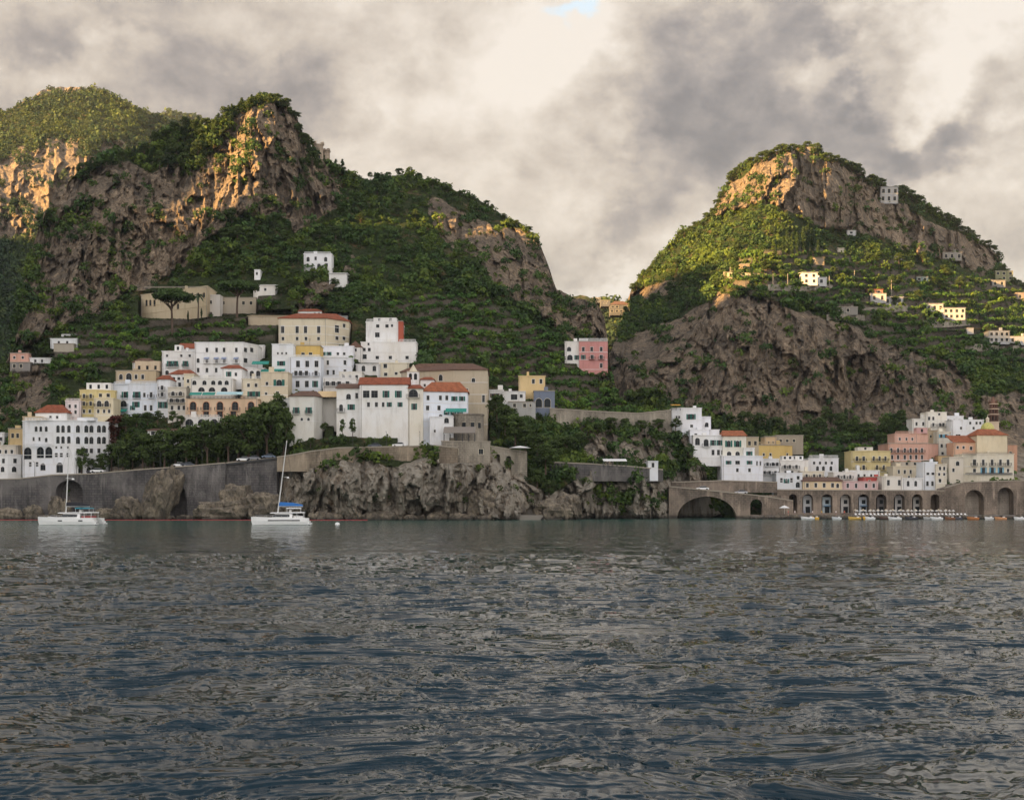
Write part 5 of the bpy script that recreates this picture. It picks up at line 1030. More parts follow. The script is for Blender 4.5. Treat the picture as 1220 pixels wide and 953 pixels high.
# platform with railing and orange canopy
slab('bathing_platform', 'low concrete bathing platform at the foot of the cliff', 'platform', None, [P(600, 0, 436)[:2], P(652, 0, 434)[:2], P(655, 0, 446)[:2], P(600, 0, 447)[:2]], -.5, 1.5, flat('concrete', (.22, .20, .17), .9)); bpy.data.objects['bathing_platform']
pergola('canopy', 'orange brown canopy over the bathing platform', 'canopy', 594, 617, 600.5, 612, 440, 5, flat('orange_canvas', (.34, .15, .05), .8), 4, .6)
pergola('canopy', 'long white canvas canopy of the waterside restaurant on the spur', 'canopy', 719, 747, 549.5, 556, 455, 5, M_WCL, 6, .8)
pergola('canopy', 'orange yellow canopy on the top terrace of the right spur', 'canopy', 800, 811, 483, 489, 512, 4, flat('yellow_canvas', (.60, .32, .05), .8), 3, .5)
def parasol(x, yt, yb, d, r, label, mat, closed=False, group=None, me=None):
    c = P(x, yb, d); h = (yb-yt)*d/F; ro = empty('beach_umbrella', c, label, 'umbrella', group)
    MB().tube((0, 0, 0), (0, 0, h), .04).build('pole', [M_FRAME], ro, (0, 0, 0))
    m = MB()
    if closed: m.cyl(0, 0, [(.12, h*.35), (.28, h*.6), (.10, h*.95), (.02, h)], 8)
    else: m.cyl(0, 0, [(r, h*.68), (r, h*.72), (r*.5, h*.88), (.03, h)], 10)
    m.build('canopy', [mat], ro, (0, 0, 0)); return ro
parasol(619.5, 531, 540, 449, 3.4, 'large white pointed parasol beside the round bastion', M_WCL)
parasol(934.5, 602, 612, 466, 1.7, 'white parasol alone at the end of the stone bridge', M_WCL)
pu = parasol(1021, 607.2, 612.6, 466, .62, 'white beach umbrella in the long row under the road viaduct', flat('offwhite_canvas', (.56, .54, .50), .8), group='row of white beach umbrellas')
for i in range(1, 24):
    c = copy_tree(pu); c.location = P(1021 + i*5.0 + rng.uniform(-.3, .3), 612.6, 466 + rng.uniform(-.5, .5))
pd = parasol(1019, 606.2, 611.8, 474, .6, 'beige beach umbrella in the second row close to the viaduct', flat('beige_canvas', (.5, .42, .3), .8), group='second row of beach umbrellas')
for i in range(1, 13):
    c = copy_tree(pd); c.location = P(1019 + i*9.0 + rng.uniform(-.3, .3), 611.8, 474 + rng.uniform(-.5, .5))
# loungers / beach furniture under the umbrellas
def lounger():
    r = empty('sun_lounger', (0, 0, 0), 'sun lounger on the beach under the umbrellas', 'sun lounger', 'sun loungers on the beach')
    MB().box(-.3, .3, -1, .4, .28, .36).build('seat', [M_WCL], r, (0, 0, 0)); MB().loft([[(-.3, .4, .30), (.3, .4, .30), (.3, .4, .38), (-.3, .4, .38)], [(-.3, .9, .7), (.3, .9, .7), (.3, .9, .78), (-.3, .9, .78)]]).build('backrest', [M_WCL], r, (0, 0, 0))
    for x, y in ((-.26, -.8), (.26, -.8), (-.26, .3), (.26, .3)): MB().box(x-.03, x+.03, y-.03, y+.03, 0, .28).build('leg', [M_FRAME], r, (0, 0, 0))
    return r
lg = lounger(); lg.location = P(1020, 612.6, 463.5)
for i in range(1, 30):
    c = copy_tree(lg); q = P(1020 + i*4.5, 612.6, 463.5); c.location = (q[0], q[1], 1.1)
lg.location[2] = 1.1
# people on the beach and quay
def person_mesh(shirt, trousers, seed, sit=False):
    bm = MB(); sk = flat('skin', (.42, .25, .17), .6)
    rings = [(.10, .08, .0), (.09, .08, .1)]
    # one continuous body: legs, torso, arms, neck, head lofted and merged
    def limb(pts):
        for (p, r0), (q, r1) in zip(pts[:-1], pts[1:]): bm.tube(p, q, r0, r1, 8)
    return bm
def person(x, y, d, label, shirt, face=0, z=None):
    """skin-modifier figure: one continuous body, clothing as its own meshes"""
    J = {'pel': (0, 0, .95), 'chest': (0, 0, 1.30), 'neck': (0, 0, 1.50), 'head': (0, -.02, 1.66), 'top': (0, -.01, 1.74)}
    for s, n in ((-1, 'l'), (1, 'r')):
        J['hip'+n] = (s*.10, 0, .90); J['kn'+n] = (s*.11, -.03, .49); J['an'+n] = (s*.11, .02, .07); J['to'+n] = (s*.12, -.16, .03)
        J['sh'+n] = (s*.19, 0, 1.42); J['el'+n] = (s*.25, .03, 1.14); J['wr'+n] = (s*.24, -.07, .90); J['ha'+n] = (s*.23, -.10, .80)
    RD = dict(pel=.13, chest=.14, neck=.055, head=.095, top=.07, hip=.10, kn=.06, an=.04, to=.035, sh=.06, el=.042, wr=.03, ha=.028)
    E = [('pel', 'chest'), ('chest', 'neck'), ('neck', 'head'), ('head', 'top')]
    for n in 'lr': E += [('pel', 'hip'+n), ('hip'+n, 'kn'+n), ('kn'+n, 'an'+n), ('an'+n, 'to'+n), ('chest', 'sh'+n), ('sh'+n, 'el'+n), ('el'+n, 'wr'+n), ('wr'+n, 'ha'+n)]
    ks = list(J); me = bpy.data.meshes.new('person'); me.from_pydata([J[k] for k in ks], [(ks.index(a), ks.index(b)) for a, b in E], [])
    o = inst('person', me); md = o.modifiers.new('s', 'SKIN'); md.use_smooth_shade = True
    for i, k in enumerate(ks):
        r = RD.get(k) or RD[k[:-1]]; me.skin_vertices[0].data[i].radius = (r, r)
    me.skin_vertices[0].data[0].use_root = True; me.materials.append(flat('skin', (.42, .25, .17), .6))
    q = P(x, y, d); o.location = (q[0], q[1], z if z is not None else q[2]); o.rotation_euler.z = face; tag(o, label, 'person')
    c = MB(); c.loft([[(a*math.cos(2*math.pi*i/10), b*math.sin(2*math.pi*i/10), zz) for i in range(10)] for a, b, zz in ((.19, .15, .86), (.18, .15, 1.1), (.22, .16, 1.34), (.20, .13, 1.46), (.08, .08, 1.5))]); c.build('shirt', [flat('shirt_' + shirt[0], shirt[1], .8)], o, (0, 0, 0))
    t = MB(); t.loft([[(a*math.cos(2*math.pi*i/10), b*math.sin(2*math.pi*i/10), zz) for i in range(10)] for a, b, zz in ((.20, .15, .9), (.21, .16, .75), (.20, .14, .58))]); t.build('shorts', [flat('dark_shorts', (.04, .05, .09), .8)], o, (0, 0, 0))
    MB().cyl(0, .0, [(.105, 1.66), (.11, 1.72), (.07, 1.79), (.01, 1.80)], 10).build('hair', [flat('dark_hair', (.03, .02, .015), .6)], o, (0, 0, 0))
    return o
for i, (x, d, s, zz) in enumerate([(939, 471, ('red', (.5, .06, .05)), 1.1), (947, 472, ('white', (.75, .75, .72)), 1.1), (958, 469, ('blue', (.08, .2, .45)), 1.1), (968, 474, ('white', 0), 1.1), (979, 470, ('yellow', (.7, .5, .1)), 1.1), (996, 473, ('white', 0), 1.1), (1006, 469, ('red', 0), 1.1), (641, 439, ('yellow', 0), 1.5)]):
    lab = ['standing person in a red shirt at the left end of the beach', 'standing person in white near the bridge end', 'standing person in blue in front of the second viaduct arch', 'person in white beside the blue boat house', 'person in a yellow shirt in front of the third arch', 'person in white between the third and fourth arches', 'person in red by the fourth arch', 'person in yellow on the bathing platform'][i]
    person(x, 612, d, lab, s, rng.uniform(-1, 1), zz)
# ------------------------------------------------------------------ boats
M_HULL = M_WMETAL; M_SAILB = flat('blue_sail_cover', (.02, .14, .42), .7); M_SAILK = flat('black_sail_cover', (.015, .015, .02), .7); M_TEAL = flat('teal_bimini', (.03, .28, .36), .7); M_ALU = flat('mast_aluminium', (.62, .62, .60), .4, .3)
def hull(m, L, w, h, y, m0=0, bowup=.35):
    secs = []
    for k in range(13):
        t = k/12; x = -L/2 + L*t; ww = w*min(1, (t*3.6)**.6 if t > 0 else .05)*(1 if t < .8 else 1-.12*(t-.8)/.2); ww = max(ww, .06); zt = h + bowup*(1-t)**2; rk = .25*(1-t)**4
        secs.append([(x+rk*0, y-ww/2, zt), (x+.05, y-ww*.5, zt*.5), (x+.25*(1-t), y-ww*.38, .1), (x+.4*(1-t), y, -.45*(1-.5*abs(2*t-1))), (x+.25*(1-t), y+ww*.38, .1), (x+.05, y+ww*.5, zt*.5), (x, y+ww/2, zt)])
    m.loft(secs, m0)
def catamaran(xc, yw, label, cover, bim, L, mastx, mh, rake, strip, wins, rot=0):
    d = 328; c = P(xc, 626, d); r = empty('catamaran', (c[0], d, 0), label, 'catamaran', None)
    for y in (-2.9, 2.9):
        m = MB(); hull(m, L, 1.5, 1.55, y); m.build('hull', [M_HULL], r, (0, 0, 0))
        m = MB(); m.box(L/2-.05, L/2+.75, y-.6, y+.6, .12, .42).box(L/2-.05, L/2+.35, y-.6, y+.6, .42, .85); m.build('stern_step', [M_HULL], r, (0, 0, 0))
        if strip: MB().box(-L*.2, L*.36, y-.80, y-.755, .92, 1.16).build('hull_window', [M_GLASS], r, (0, 0, 0))
        for x in wins: MB().box(x-.5, x+.5, y-.80, y-.752, .85, 1.1).build('porthole', [M_GLASS], r, (0, 0, 0))
    MB().box(-L*.18, L*.42, -2.3, 2.3, .75, 1.5).box(-L*.2, L*.45, -2.9, 2.9, 1.5, 1.62).build('deck', [M_HULL], r, (0, 0, 0))
    MB().tube((-L*.44, -2.9, 1.55), (-L*.44, 2.9, 1.55), .1).build('crossbeam', [M_ALU], r, (0, 0, 0))
    MB().box(-L*.43, -L*.2, -2.2, 2.2, 1.36, 1.39).build('trampoline', [M_SAILK], r, (0, 0, 0))
    m = MB(); m.loft([[(-L*.16, -2.1, 1.62), (L*.22, -2.3, 1.62), (L*.22, 2.3, 1.62), (-L*.16, 2.1, 1.62)], [(-L*.08, -1.85, 2.55), (L*.22, -2.1, 2.62), (L*.22, 2.1, 2.62), (-L*.08, 1.85, 2.55)]]); m.build('cabin', [M_HULL], r, (0, 0, 0))
    m = MB(); m.loft([[(-L*.14, -2.22, 1.85), (L*.17, -2.36, 1.85), (L*.17, -2.2, 1.85), (-L*.14, -2.0, 1.85)], [(-L*.09, -2.06, 2.38), (L*.17, -2.22, 2.40), (L*.17, -2.0, 2.40), (-L*.09, -1.9, 2.38)]]); m.build('cabin_window', [M_GLASS], r, (0, 0, 0))
    m = MB(); m.loft([[(-L*.18, -2.3, 2.66), (L*.44, -2.5, 2.76), (L*.44, 2.5, 2.76), (-L*.18, 2.3, 2.66)], [(-L*.15, -2.15, 2.86), (L*.43, -2.4, 2.96), (L*.43, 2.4, 2.96), (-L*.15, 2.15, 2.86)]]); m.build('coach_roof', [M_HULL], r, (0, 0, 0))
    for x, y in ((L*.42, -2.3), (L*.42, 2.3), (L*.3, -2.3), (L*.3, 2.3)): MB().tube((x, y, 1.6), (x, y, 2.75), .05).build('roof_post', [M_FRAME], r, (0, 0, 0))
    MB().box(L*.24, L*.40, -1.9, 1.9, 1.62, 2.05).build('cockpit_seat', [flat('red_cushion', (.30, .06, .06), .8) if not strip else M_WCL], r, (0, 0, 0))
    m = MB(); m.loft([[(L*.10, -1.5, 3.75), (L*.38, -1.5, 3.75), (L*.38, 1.5, 3.75), (L*.10, 1.5, 3.75)], [(L*.12, -1.3, 3.92), (L*.36, -1.3, 3.92), (L*.36, 1.3, 3.92), (L*.12, 1.3, 3.92)]]); m.build('bimini', [bim], r, (0, 0, 0))
    for x, y in ((L*.12, -1.35), (L*.12, 1.35), (L*.36, -1.35), (L*.36, 1.35)): MB().tube((x, y, 2.95), (x, y, 3.76), .035).build('bimini_post', [M_FRAME], r, (0, 0, 0))
    MB().box(L*.16, L*.20, -.6, .6, 2.95, 3.5).build('helm_seat', [M_FRAME], r, (0, 0, 0))
    top = (mastx + rake, 0, mh); MB().tube((mastx, 0, 2.7), top, .17, .10, 8).build('mast', [M_ALU], r, (0, 0, 0))
    at = lambda z: (mastx + rake*(z-2.7)/(mh-2.7), 0, z)
    b0 = at(4.3); bx = b0[0]+5.6
    MB().tube(b0, (bx, 0, 4.25), .12).build('boom', [M_ALU], r, (0, 0, 0))
    m = MB(); m.loft([[(b0[0]+.1, -.25, 4.36), (b0[0]+.1, .25, 4.36), (b0[0]+.1, .1, 5.3), (b0[0]+.1, -.1, 5.3)], [(b0[0]+3.3, -.28, 4.36), (b0[0]+3.3, .28, 4.36), (b0[0]+3.3, .1, 5.15), (b0[0]+3.3, -.1, 5.15)], [(bx, -.15, 4.34), (bx, .15, 4.34), (bx, .05, 4.66), (bx, -.05, 4.66)]]); m.build('sail_cover', [cover], r, (0, 0, 0))
    s = at(mh*.57); MB().tube((s[0], -1.1, s[2]), (s[0], 1.1, s[2]), .05).tube(s, (s[0]+1.2, 0, s[2]-.1), .05).build('spreader', [M_ALU], r, (0, 0, 0))
    MB().cyl(s[0]+1.3, 0, [(.3, s[2]-.35), (.32, s[2]-.2), (.2, s[2])], 10).build('radar_dome', [M_HULL], r, (0, 0, 0))
    for q in ((-L*.46, 0, 1.7), (L*.3, -2.8, 1.6), (L*.3, 2.8, 1.6)): MB().tube(at(mh*.96), q, .012, n=4).build('stay', [M_IRON], r, (0, 0, 0))
    for sy in (-1, 1):
        m = MB()
        for i in range(9): x = -L*.46 + i*L*.1; m.tube((x, sy*3.5, 1.5), (x, sy*3.5, 2.15), .02, n=4)
        m.tube((-L*.46, sy*3.5, 2.15), (-L*.46+L*.8, sy*3.5, 2.15), .015, n=4); m.build('guard_rail', [M_ALU], r, (0, 0, 0))
    MB().tube((L*.47, -2.5, 1.2), (L*.47, 2.5, 1.2), .08).build('davit', [M_ALU], r, (0, 0, 0))
    m = MB(); m.box(L/2+.1, L/2+.5, -3.0, -2.8, -.1, .55); m.build('outboard', [M_SAILK], r, (0, 0, 0))
    r.rotation_euler.z = rot; return r
catamaran(334, 0, 'white sailing catamaran with a blue sail cover moored before the cliff', M_SAILB, M_HULL, 13.0, -.6, 19.6, 2.1, True, (), .10)
catamaran(84.5, 0, 'white sailing catamaran with a black sail cover and teal bimini at the left', M_SAILK, M_TEAL, 13.4, -1.2, 19.0, .8, False, (-1.2, 3.6), -.06)
def motorboat(x, d, L, label, hc, rot=0, cabin=True, canopy=None, group='small boats moored off the right beach'):
    c = P(x, 0, d); r = empty('motor_boat', (c[0], d, .0), label, 'boat', group, rot)
    m = MB(); hull(m, L, L*.34, .75, 0, 0, .3); m.build('hull', [flat('boat_paint_%d%d%d' % tuple(int(q*99) for q in hc), hc, .4)], r, (0, 0, 0))
    if cabin:
        MB().loft([[(-L*.15, -L*.11, .75), (L*.12, -L*.12, .75), (L*.12, L*.12, .75), (-L*.15, L*.11, .75)], [(-L*.04, -L*.1, 1.3), (L*.12, -L*.1, 1.3), (L*.12, L*.1, 1.3), (-L*.04, L*.1, 1.3)]]).build('windscreen', [M_GLASS], r, (0, 0, 0))
    MB().box(L*.2, L*.34, -L*.12, L*.12, .7, 1.05).build('seat', [M_WCL], r, (0, 0, 0)); MB().box(L*.49, L*.56, -.15, .15, -.2, 1.1).build('outboard', [M_SAILK], r, (0, 0, 0))
    if canopy:
        MB().box(-L*.1, L*.3, -L*.14, L*.14, 1.9, 1.98).build('canopy', [canopy], r, (0, 0, 0))
        for px, py in ((-L*.08, -L*.13), (-L*.08, L*.13), (L*.28, -L*.13), (L*.28, L*.13)): MB().tube((px, py, .7), (px, py, 1.9), .03).build('post', [M_ALU], r, (0, 0, 0))
    return r
BO = [(962, 444, 4.2, 'low white rowing boat at the left of the moored boats', WHITE, 0, 0, 0), (971, 446, 2.6, 'yellow pedal boat near the left end of the moored boats', (.72, .42, .06), .4, 0, 0), (996.5, 440, 3.0, 'grey white dinghy between the yellow boats', (.62, .64, .64), .1, 0, 0), (1018, 443, 4.0, 'long yellow canoe like boat', (.70, .46, .12), 0, 0, 0),
      (1030, 440, 2.2, 'small upright yellow pedal boat', (.72, .42, .06), 1.0, 0, 0), (1036, 440, 3.4, 'white boat with a dark windscreen beside the upright yellow one', WHITE, .2, 1, 0), (1055, 445, 4.0, 'dark brown boat behind the large white one', (.10, .06, .05), 0, 0, 0), (1066, 436, 4.0, 'largest white motor boat off the beach', WHITE, -.1, 1, M_WCL),
      (1085, 440, 3.8, 'black and white boat right of the largest white one', (.05, .05, .06), .05, 1, 0), (1106, 438, 3.2, 'grey boat beside two white buoys', (.45, .45, .44), 0, 0, 0), (1116, 437, 3.6, 'slender white boat in the middle of the row', WHITE, 0, 0, 0), (1131.5, 437, 3.2, 'wooden brown boat with a white top', (.22, .10, .05), .1, 0, M_WCL),
      (1141, 444, 2.6, 'dark dinghy close to the breakwater', (.08, .08, .10), 0, 0, 0), (1159, 438, 3.6, 'orange wooden boat with a low canopy', (.45, .18, .06), 0, 0, 0), (1178, 438, 3.0, 'white dinghy at the right of the orange boat', WHITE, .3, 0, 0), (1192, 436, 3.6, 'orange and white boat near the right edge', (.60, .30, .14), 0, 1, 0), (1214, 438, 3.2, 'white boat cut off near the right edge', WHITE, 0, 0, 0)]
for x, d, L, lab, hc, rot, cab, can in BO: motorboat(x, d, L, lab, hc, rot, cab, can or None)
def buoy_line():
    m = MB()
    xs = [(-40, 428), (60, 427), (150, 426), (250, 426), (300, 424), (372, 420), (438, 424)]
    for i in range(len(xs)-1):
        n = 26
        for k in range(n):
            t = k/n; x = xs[i][0]*(1-t)+xs[i+1][0]*t; d = xs[i][1]*(1-t)+xs[i+1][1]*t; c = P(x, 0, d); t2 = t+.85/n; x2 = xs[i][0]*(1-t2)+xs[i+1][0]*t2; d2 = xs[i][1]*(1-t2)+xs[i+1][1]*t2; c2 = P(x2, 0, d2)
            m.tube((c[0], c[1], .05), (c2[0], c2[1], .05), .17, n=6)
    o = m.build('float_line', [flat('red_floats', (.36, .05, .05), .6)]); tag(o, 'long red line of floats closing the water before the left shore', 'float line')
buoy_line()
def buoy():
    c = P(402, 0, 330); r = empty('mooring_buoy', (c[0], 330, 0), 'white mooring buoy right of the blue covered catamaran', 'buoy')
    MB().cyl(0, 0, [(.05, -.5), (.45, -.25), (.6, .05), (.45, .4), (.1, .55)], 14).build('float', [M_HULL], r, (0, 0, 0)); MB().tube((0, 0, .5), (0, 0, .8), .05).build('ring', [M_IRON], r, (0, 0, 0))
buoy()
def car(x, y, d, label, c, dx):
    if x < 560: y = float(np.interp(x, [v[0] for v in ROADV], [v[1] for v in ROADV])); d = float(np.interp(x, [v[0] for v in ROADV], [v[2] for v in ROADV]))
    elif x < 890: y = 580 + (x-797)/93*9.3; d = 477
    q = P(x, y, d); r = empty('parked_car', (q[0], d+max(dx, 2), q[2]+.03), label, 'car', 'cars on the coast road'); pm = flat('car_paint_%d' % int(c[0]*99+c[2]*9), c, .3, 0, .5, .03)
    MB().loft([[(-2.1, yy, .35), (-2.15, yy, .8), (-1.2, yy, .95), (1.6, yy, .95), (2.1, yy, .8), (2.1, yy, .35)] for yy in (-.85, .85)]).build('body', [pm], r, (0, 0, 0))
    MB().loft([[(-1.2, yy, .95), (-.6, yy*.85, 1.45), (1.0, yy*.85, 1.45), (1.6, yy, .95)] for yy in (-.8, .8)]).build('cabin', [M_GLASS], r, (0, 0, 0)); MB().box(-.62, 1.02, -.7, .7, 1.452, 1.5).build('car_roof', [pm], r, (0, 0, 0))
    for a in (-1.35, 1.35):
        for b in (-.8, .8): MB().loft([[(a+.33*math.cos(t), b+k, .33+.33*math.sin(t)) for t in np.linspace(0, 6.28, 13)[:-1]] for k in (-.1, .1)]).build('wheel', [M_SAILK], r, (0, 0, 0))
for x, y, d, lab, c, dx in [(114, 565, 440, 'white car on the road left of the dark trees', WHITE, 2), (107, 565, 440, 'dark car behind the white car left of the trees', (.05, .05, .06), 4), (212, 556.5, 439, 'white car above the big arch of the sea wall', WHITE, 1.6), (222, 556, 439, 'dark car right of the one above the big arch', (.04, .05, .07), 2), (289, 549.5, 439, 'white van like car on the road above the dark wall recess', WHITE, 1.6), (301, 548.5, 439, 'grey car next to the white one above the recess', (.2, .2, .22), 1.6), (319, 546.5, 439, 'blue grey car before the brown roofed house', (.10, .14, .2), 1.8),
                            (475, 531.5, 437, 'white car on the road below the convent', WHITE, 1.8), (446, 532.5, 437, 'dark car left of the one below the convent', (.04, .04, .05), 2), (838, 581, 480, 'white car on the left end of the stone bridge', WHITE, 1.5), (884, 588, 477, 'silver car in the middle of the stone bridge', (.5, .5, .52), 1.5)]: car(x, y, d, lab, c, dx)
def lamp_post(x, y, d, i):
    q = P(x, y, d); r = empty('street_lamp', (q[0], d+1, q[2]), 'dark street lamp on the coast road above the sea wall', 'street lamp', 'street lamps on the coast road')
    MB().tube((0, 0, 0), (0, 0, 5), .07, .05).tube((0, 0, 5), (0, -.9, 5.2), .04).build('pole', [M_IRON], r, (0, 0, 0)); MB().box(-.12, .12, -1.25, -.85, 5.1, 5.25).build('lamp_head', [M_IRON], r, (0, 0, 0))
for i, x in enumerate((40, 90, 140, 190, 240, 420, 460, 500)): lamp_post(x, np.interp(x, [22, 160, 268, 404], [571, 560, 552, 534]), 440 if x < 300 else 437, i)
# ------------------------------------------------------------------ individual trees
def crown_mesh(name, blobs, K, mat, lf=.34, seed=1, flat_=.85):
    rg = np.random.default_rng(seed); C = np.array([b[:3] for b in blobs], float); Rr = np.array([b[3] for b in blobs], float)
    t = np.ones((len(C), 3)) * (.65 + .6*rg.random((len(C), 1))); V, Fq, T = leaves(C, Rr, K, t, flat_, lf=lf, rg=rg); return np_mesh(name, V, Fq, [mat], tint=T)
def trunk_mesh(h, r0, limbs, lean=0.0):
    m = MB(); pts = [(0, 0, -1), (lean*.3, 0, h*.35), (lean, 0, h)]; rr = [r0, r0*.75, r0*.45]
    for i in range(2): m.tube(pts[i], pts[i+1], rr[i], rr[i+1], 7)
    for (a, b, r) in limbs: m.tube(a, b, r, r*.4, 5)
    return m.mesh('trunk', [M_BARK])
PT = {}
M_UMB = foliage('umbrella_pine_needles', ((.045, .085, .022), (.075, .12, .03)))
M_RED = foliage('dark_red_leaves', ((.10, .022, .02), (.07, .04, .018)))
def protos():
    rg = np.random.default_rng(5)
    for v in range(3):      # broadleaf, unit height 10 m
        bl = []; 
        for i in range(26):
            a = rg.uniform(0, 6.28); z = rg.uniform(2.2, 8.8); rad = 3.0*math.sin(math.pi*min(1, max(.08, (z-1)/8.6)))**.6*rg.uniform(.35, 1); bl.append((rad*math.cos(a), rad*math.sin(a), z, rg.uniform(.8, 1.5)))
        PT['broad', v] = (crown_mesh('crown', bl, 75, M_LEAF, .26, 10+v), trunk_mesh(5, .28, [((0, 0, 2.5), (1.8, .5, 6), .14), ((0, 0, 3), (-1.7, -.4, 6.2), .14), ((0, 0, 3.4), (.2, 1.5, 7), .12)]))
        bl = []
        for i in range(22):
            z = 1.6 + 8.2*(i/21); rad = 2.6*(1-(i/21)**1.4)*rg.uniform(.3, .95); a = rg.uniform(0, 6.28); bl.append((rad*math.cos(a), rad*math.sin(a), z, .5+1.0*(1-i/22)))
        PT['pine', v] = (crown_mesh('crown', bl, 70, M_PINE, .28, 20+v, .8), trunk_mesh(8, .24, []))
        bl = [(rg.normal()*.12, rg.normal()*.12, .9+.42*i, .25+.75*math.sin(math.pi*min(.97, (i+2)/24))**.8) for i in range(22)]
        PT['cypress', v] = (crown_mesh('crown', bl, 60, M_PINE, .30, 30+v, 1.1), trunk_mesh(3, .18, []))
        bl = []
        for i in range(90):
            a = rg.uniform(0, 6.28); rr = math.sqrt(rg.random())*4.3; bl.append((rr*math.cos(a), rr*math.sin(a), 7.6 + 1.7*(1-(rr/4.6)**2)*rg.random() + rg.uniform(-.2, .25), rg.uniform(.75, 1.2)))
        lim = []
        for i in range(8):
            a = i*.8+rg.uniform(-.2, .2); rr = rg.uniform(2, 3.7); lim.append(((0.3, 0, rg.uniform(4.6, 6)), (rr*math.cos(a), rr*math.sin(a), 8.2), .17))
        PT['umbrella', v] = (crown_mesh('crown', bl, 120, M_UMB, .24, 40+v, .7), trunk_mesh(8.2, .34, lim, .35))
protos()
PT['red', 0] = (PT['broad', 0][0].copy(), PT['broad', 0][1]); PT['red', 0][0].materials[0] = M_RED
def tree(kind, v, x, yb, hpx, d, label, cat='tree', group=None, wide=1.0, name=None):
    c = P(x, yb, d); s = hpx*d/F/10.0; nm = name or {'broad': 'broadleaf_tree', 'red': 'red_leaf_tree', 'pine': 'pine_tree', 'cypress': 'cypress_tree', 'umbrella': 'umbrella_pine'}[kind]
    r = empty(nm, c, label, cat, group, rng.uniform(0, 6.28)); r.scale = (s*wide, s*wide, s); cr, tk = PT[kind, v]; inst('crown', cr, r); inst('trunk', tk, r); return r
tree('umbrella', 0, 205.5, 394, 51, 535, 'left umbrella pine with a flat dark crown in front of the pale stone villa', 'pine tree', wide=1.02)
tree('umbrella', 1, 282, 379, 47, 545, 'right, larger umbrella pine with a flat dark crown', 'pine tree', wide=1.08)
# row of trees behind the coast road
row = [(133, 560, 32, 'broad', 1.0), (146, 562, 40, 'broad', 1.0), (158, 560, 36, 'broad', 1.1), (170, 560, 46, 'broad', 1.0), (183, 558, 42, 'broad', 1.2), (196, 557, 47, 'broad', 1.1), (209, 556, 44, 'broad', 1.2), (222, 556, 52, 'broad', 1.0), (234, 555, 50, 'broad', 1.1), (247, 554, 54, 'broad', 1.0), (260, 553, 52, 'broad', 1.1),
       (272, 552, 58, 'broad', 1.0), (284, 551, 56, 'broad', 1.1), (296, 550, 62, 'broad', 1.1), (307, 549, 66, 'broad', 1.0), (318, 549, 70, 'broad', 1.0), (329, 548, 72, 'broad', .9), (338, 548, 58, 'broad', .8), (120, 566, 26, 'broad', 1.0), (106, 566, 22, 'broad', 1.0), (97, 566, 34, 'broad', .8)]
ordn = ['first', 'second', 'third', 'fourth', 'fifth', 'sixth', 'seventh', 'eighth', 'ninth', 'tenth', 'eleventh', 'twelfth', 'thirteenth', 'fourteenth', 'fifteenth', 'sixteenth', 'seventeenth', 'eighteenth', 'nineteenth', 'twentieth', 'twenty first']
for i, (x, yb, h, k, w) in enumerate(sorted(row)): tree(k, i % 3, x, yb, h, 449 + (i % 2)*3, '%s green tree from the left in the dense row behind the coast road' % ordn[i], 'tree', 'trees behind the coast road', w)
for i, (x, yb, h, w) in enumerate([(128, 540, 36, 1.1), (137, 528, 34, 1.2), (150, 512, 16, 1.6), (163, 507, 15, 1.7), (176, 505, 15, 1.6), (188, 505, 16, 1.3), (206, 505, 16, 1.2), (215, 508, 14, 1.2), (332, 512, 44, .8), (321, 520, 42, .9)]):
    tree('red' if i < 2 else 'broad', 0 if i < 2 else i % 3, x, yb, h, 460, ['dark red leaved tree right of the arcaded hotel', 'reddish tree over the terrace right of the arcaded hotel', 'low bush tree on the terrace under the pale blue house, leftmost', 'low green bush tree in front of the pale blue house', 'round bush tree below the arched balcony', 'bush tree under the narrow tower house', 'dark bush tree left of the white arcade', 'small bush tree beside the low pavilion', 'tall ivy covered tree left of the brown tiled house', 'tall dark tree below the large green arched window'][i], 'tree', None, w)
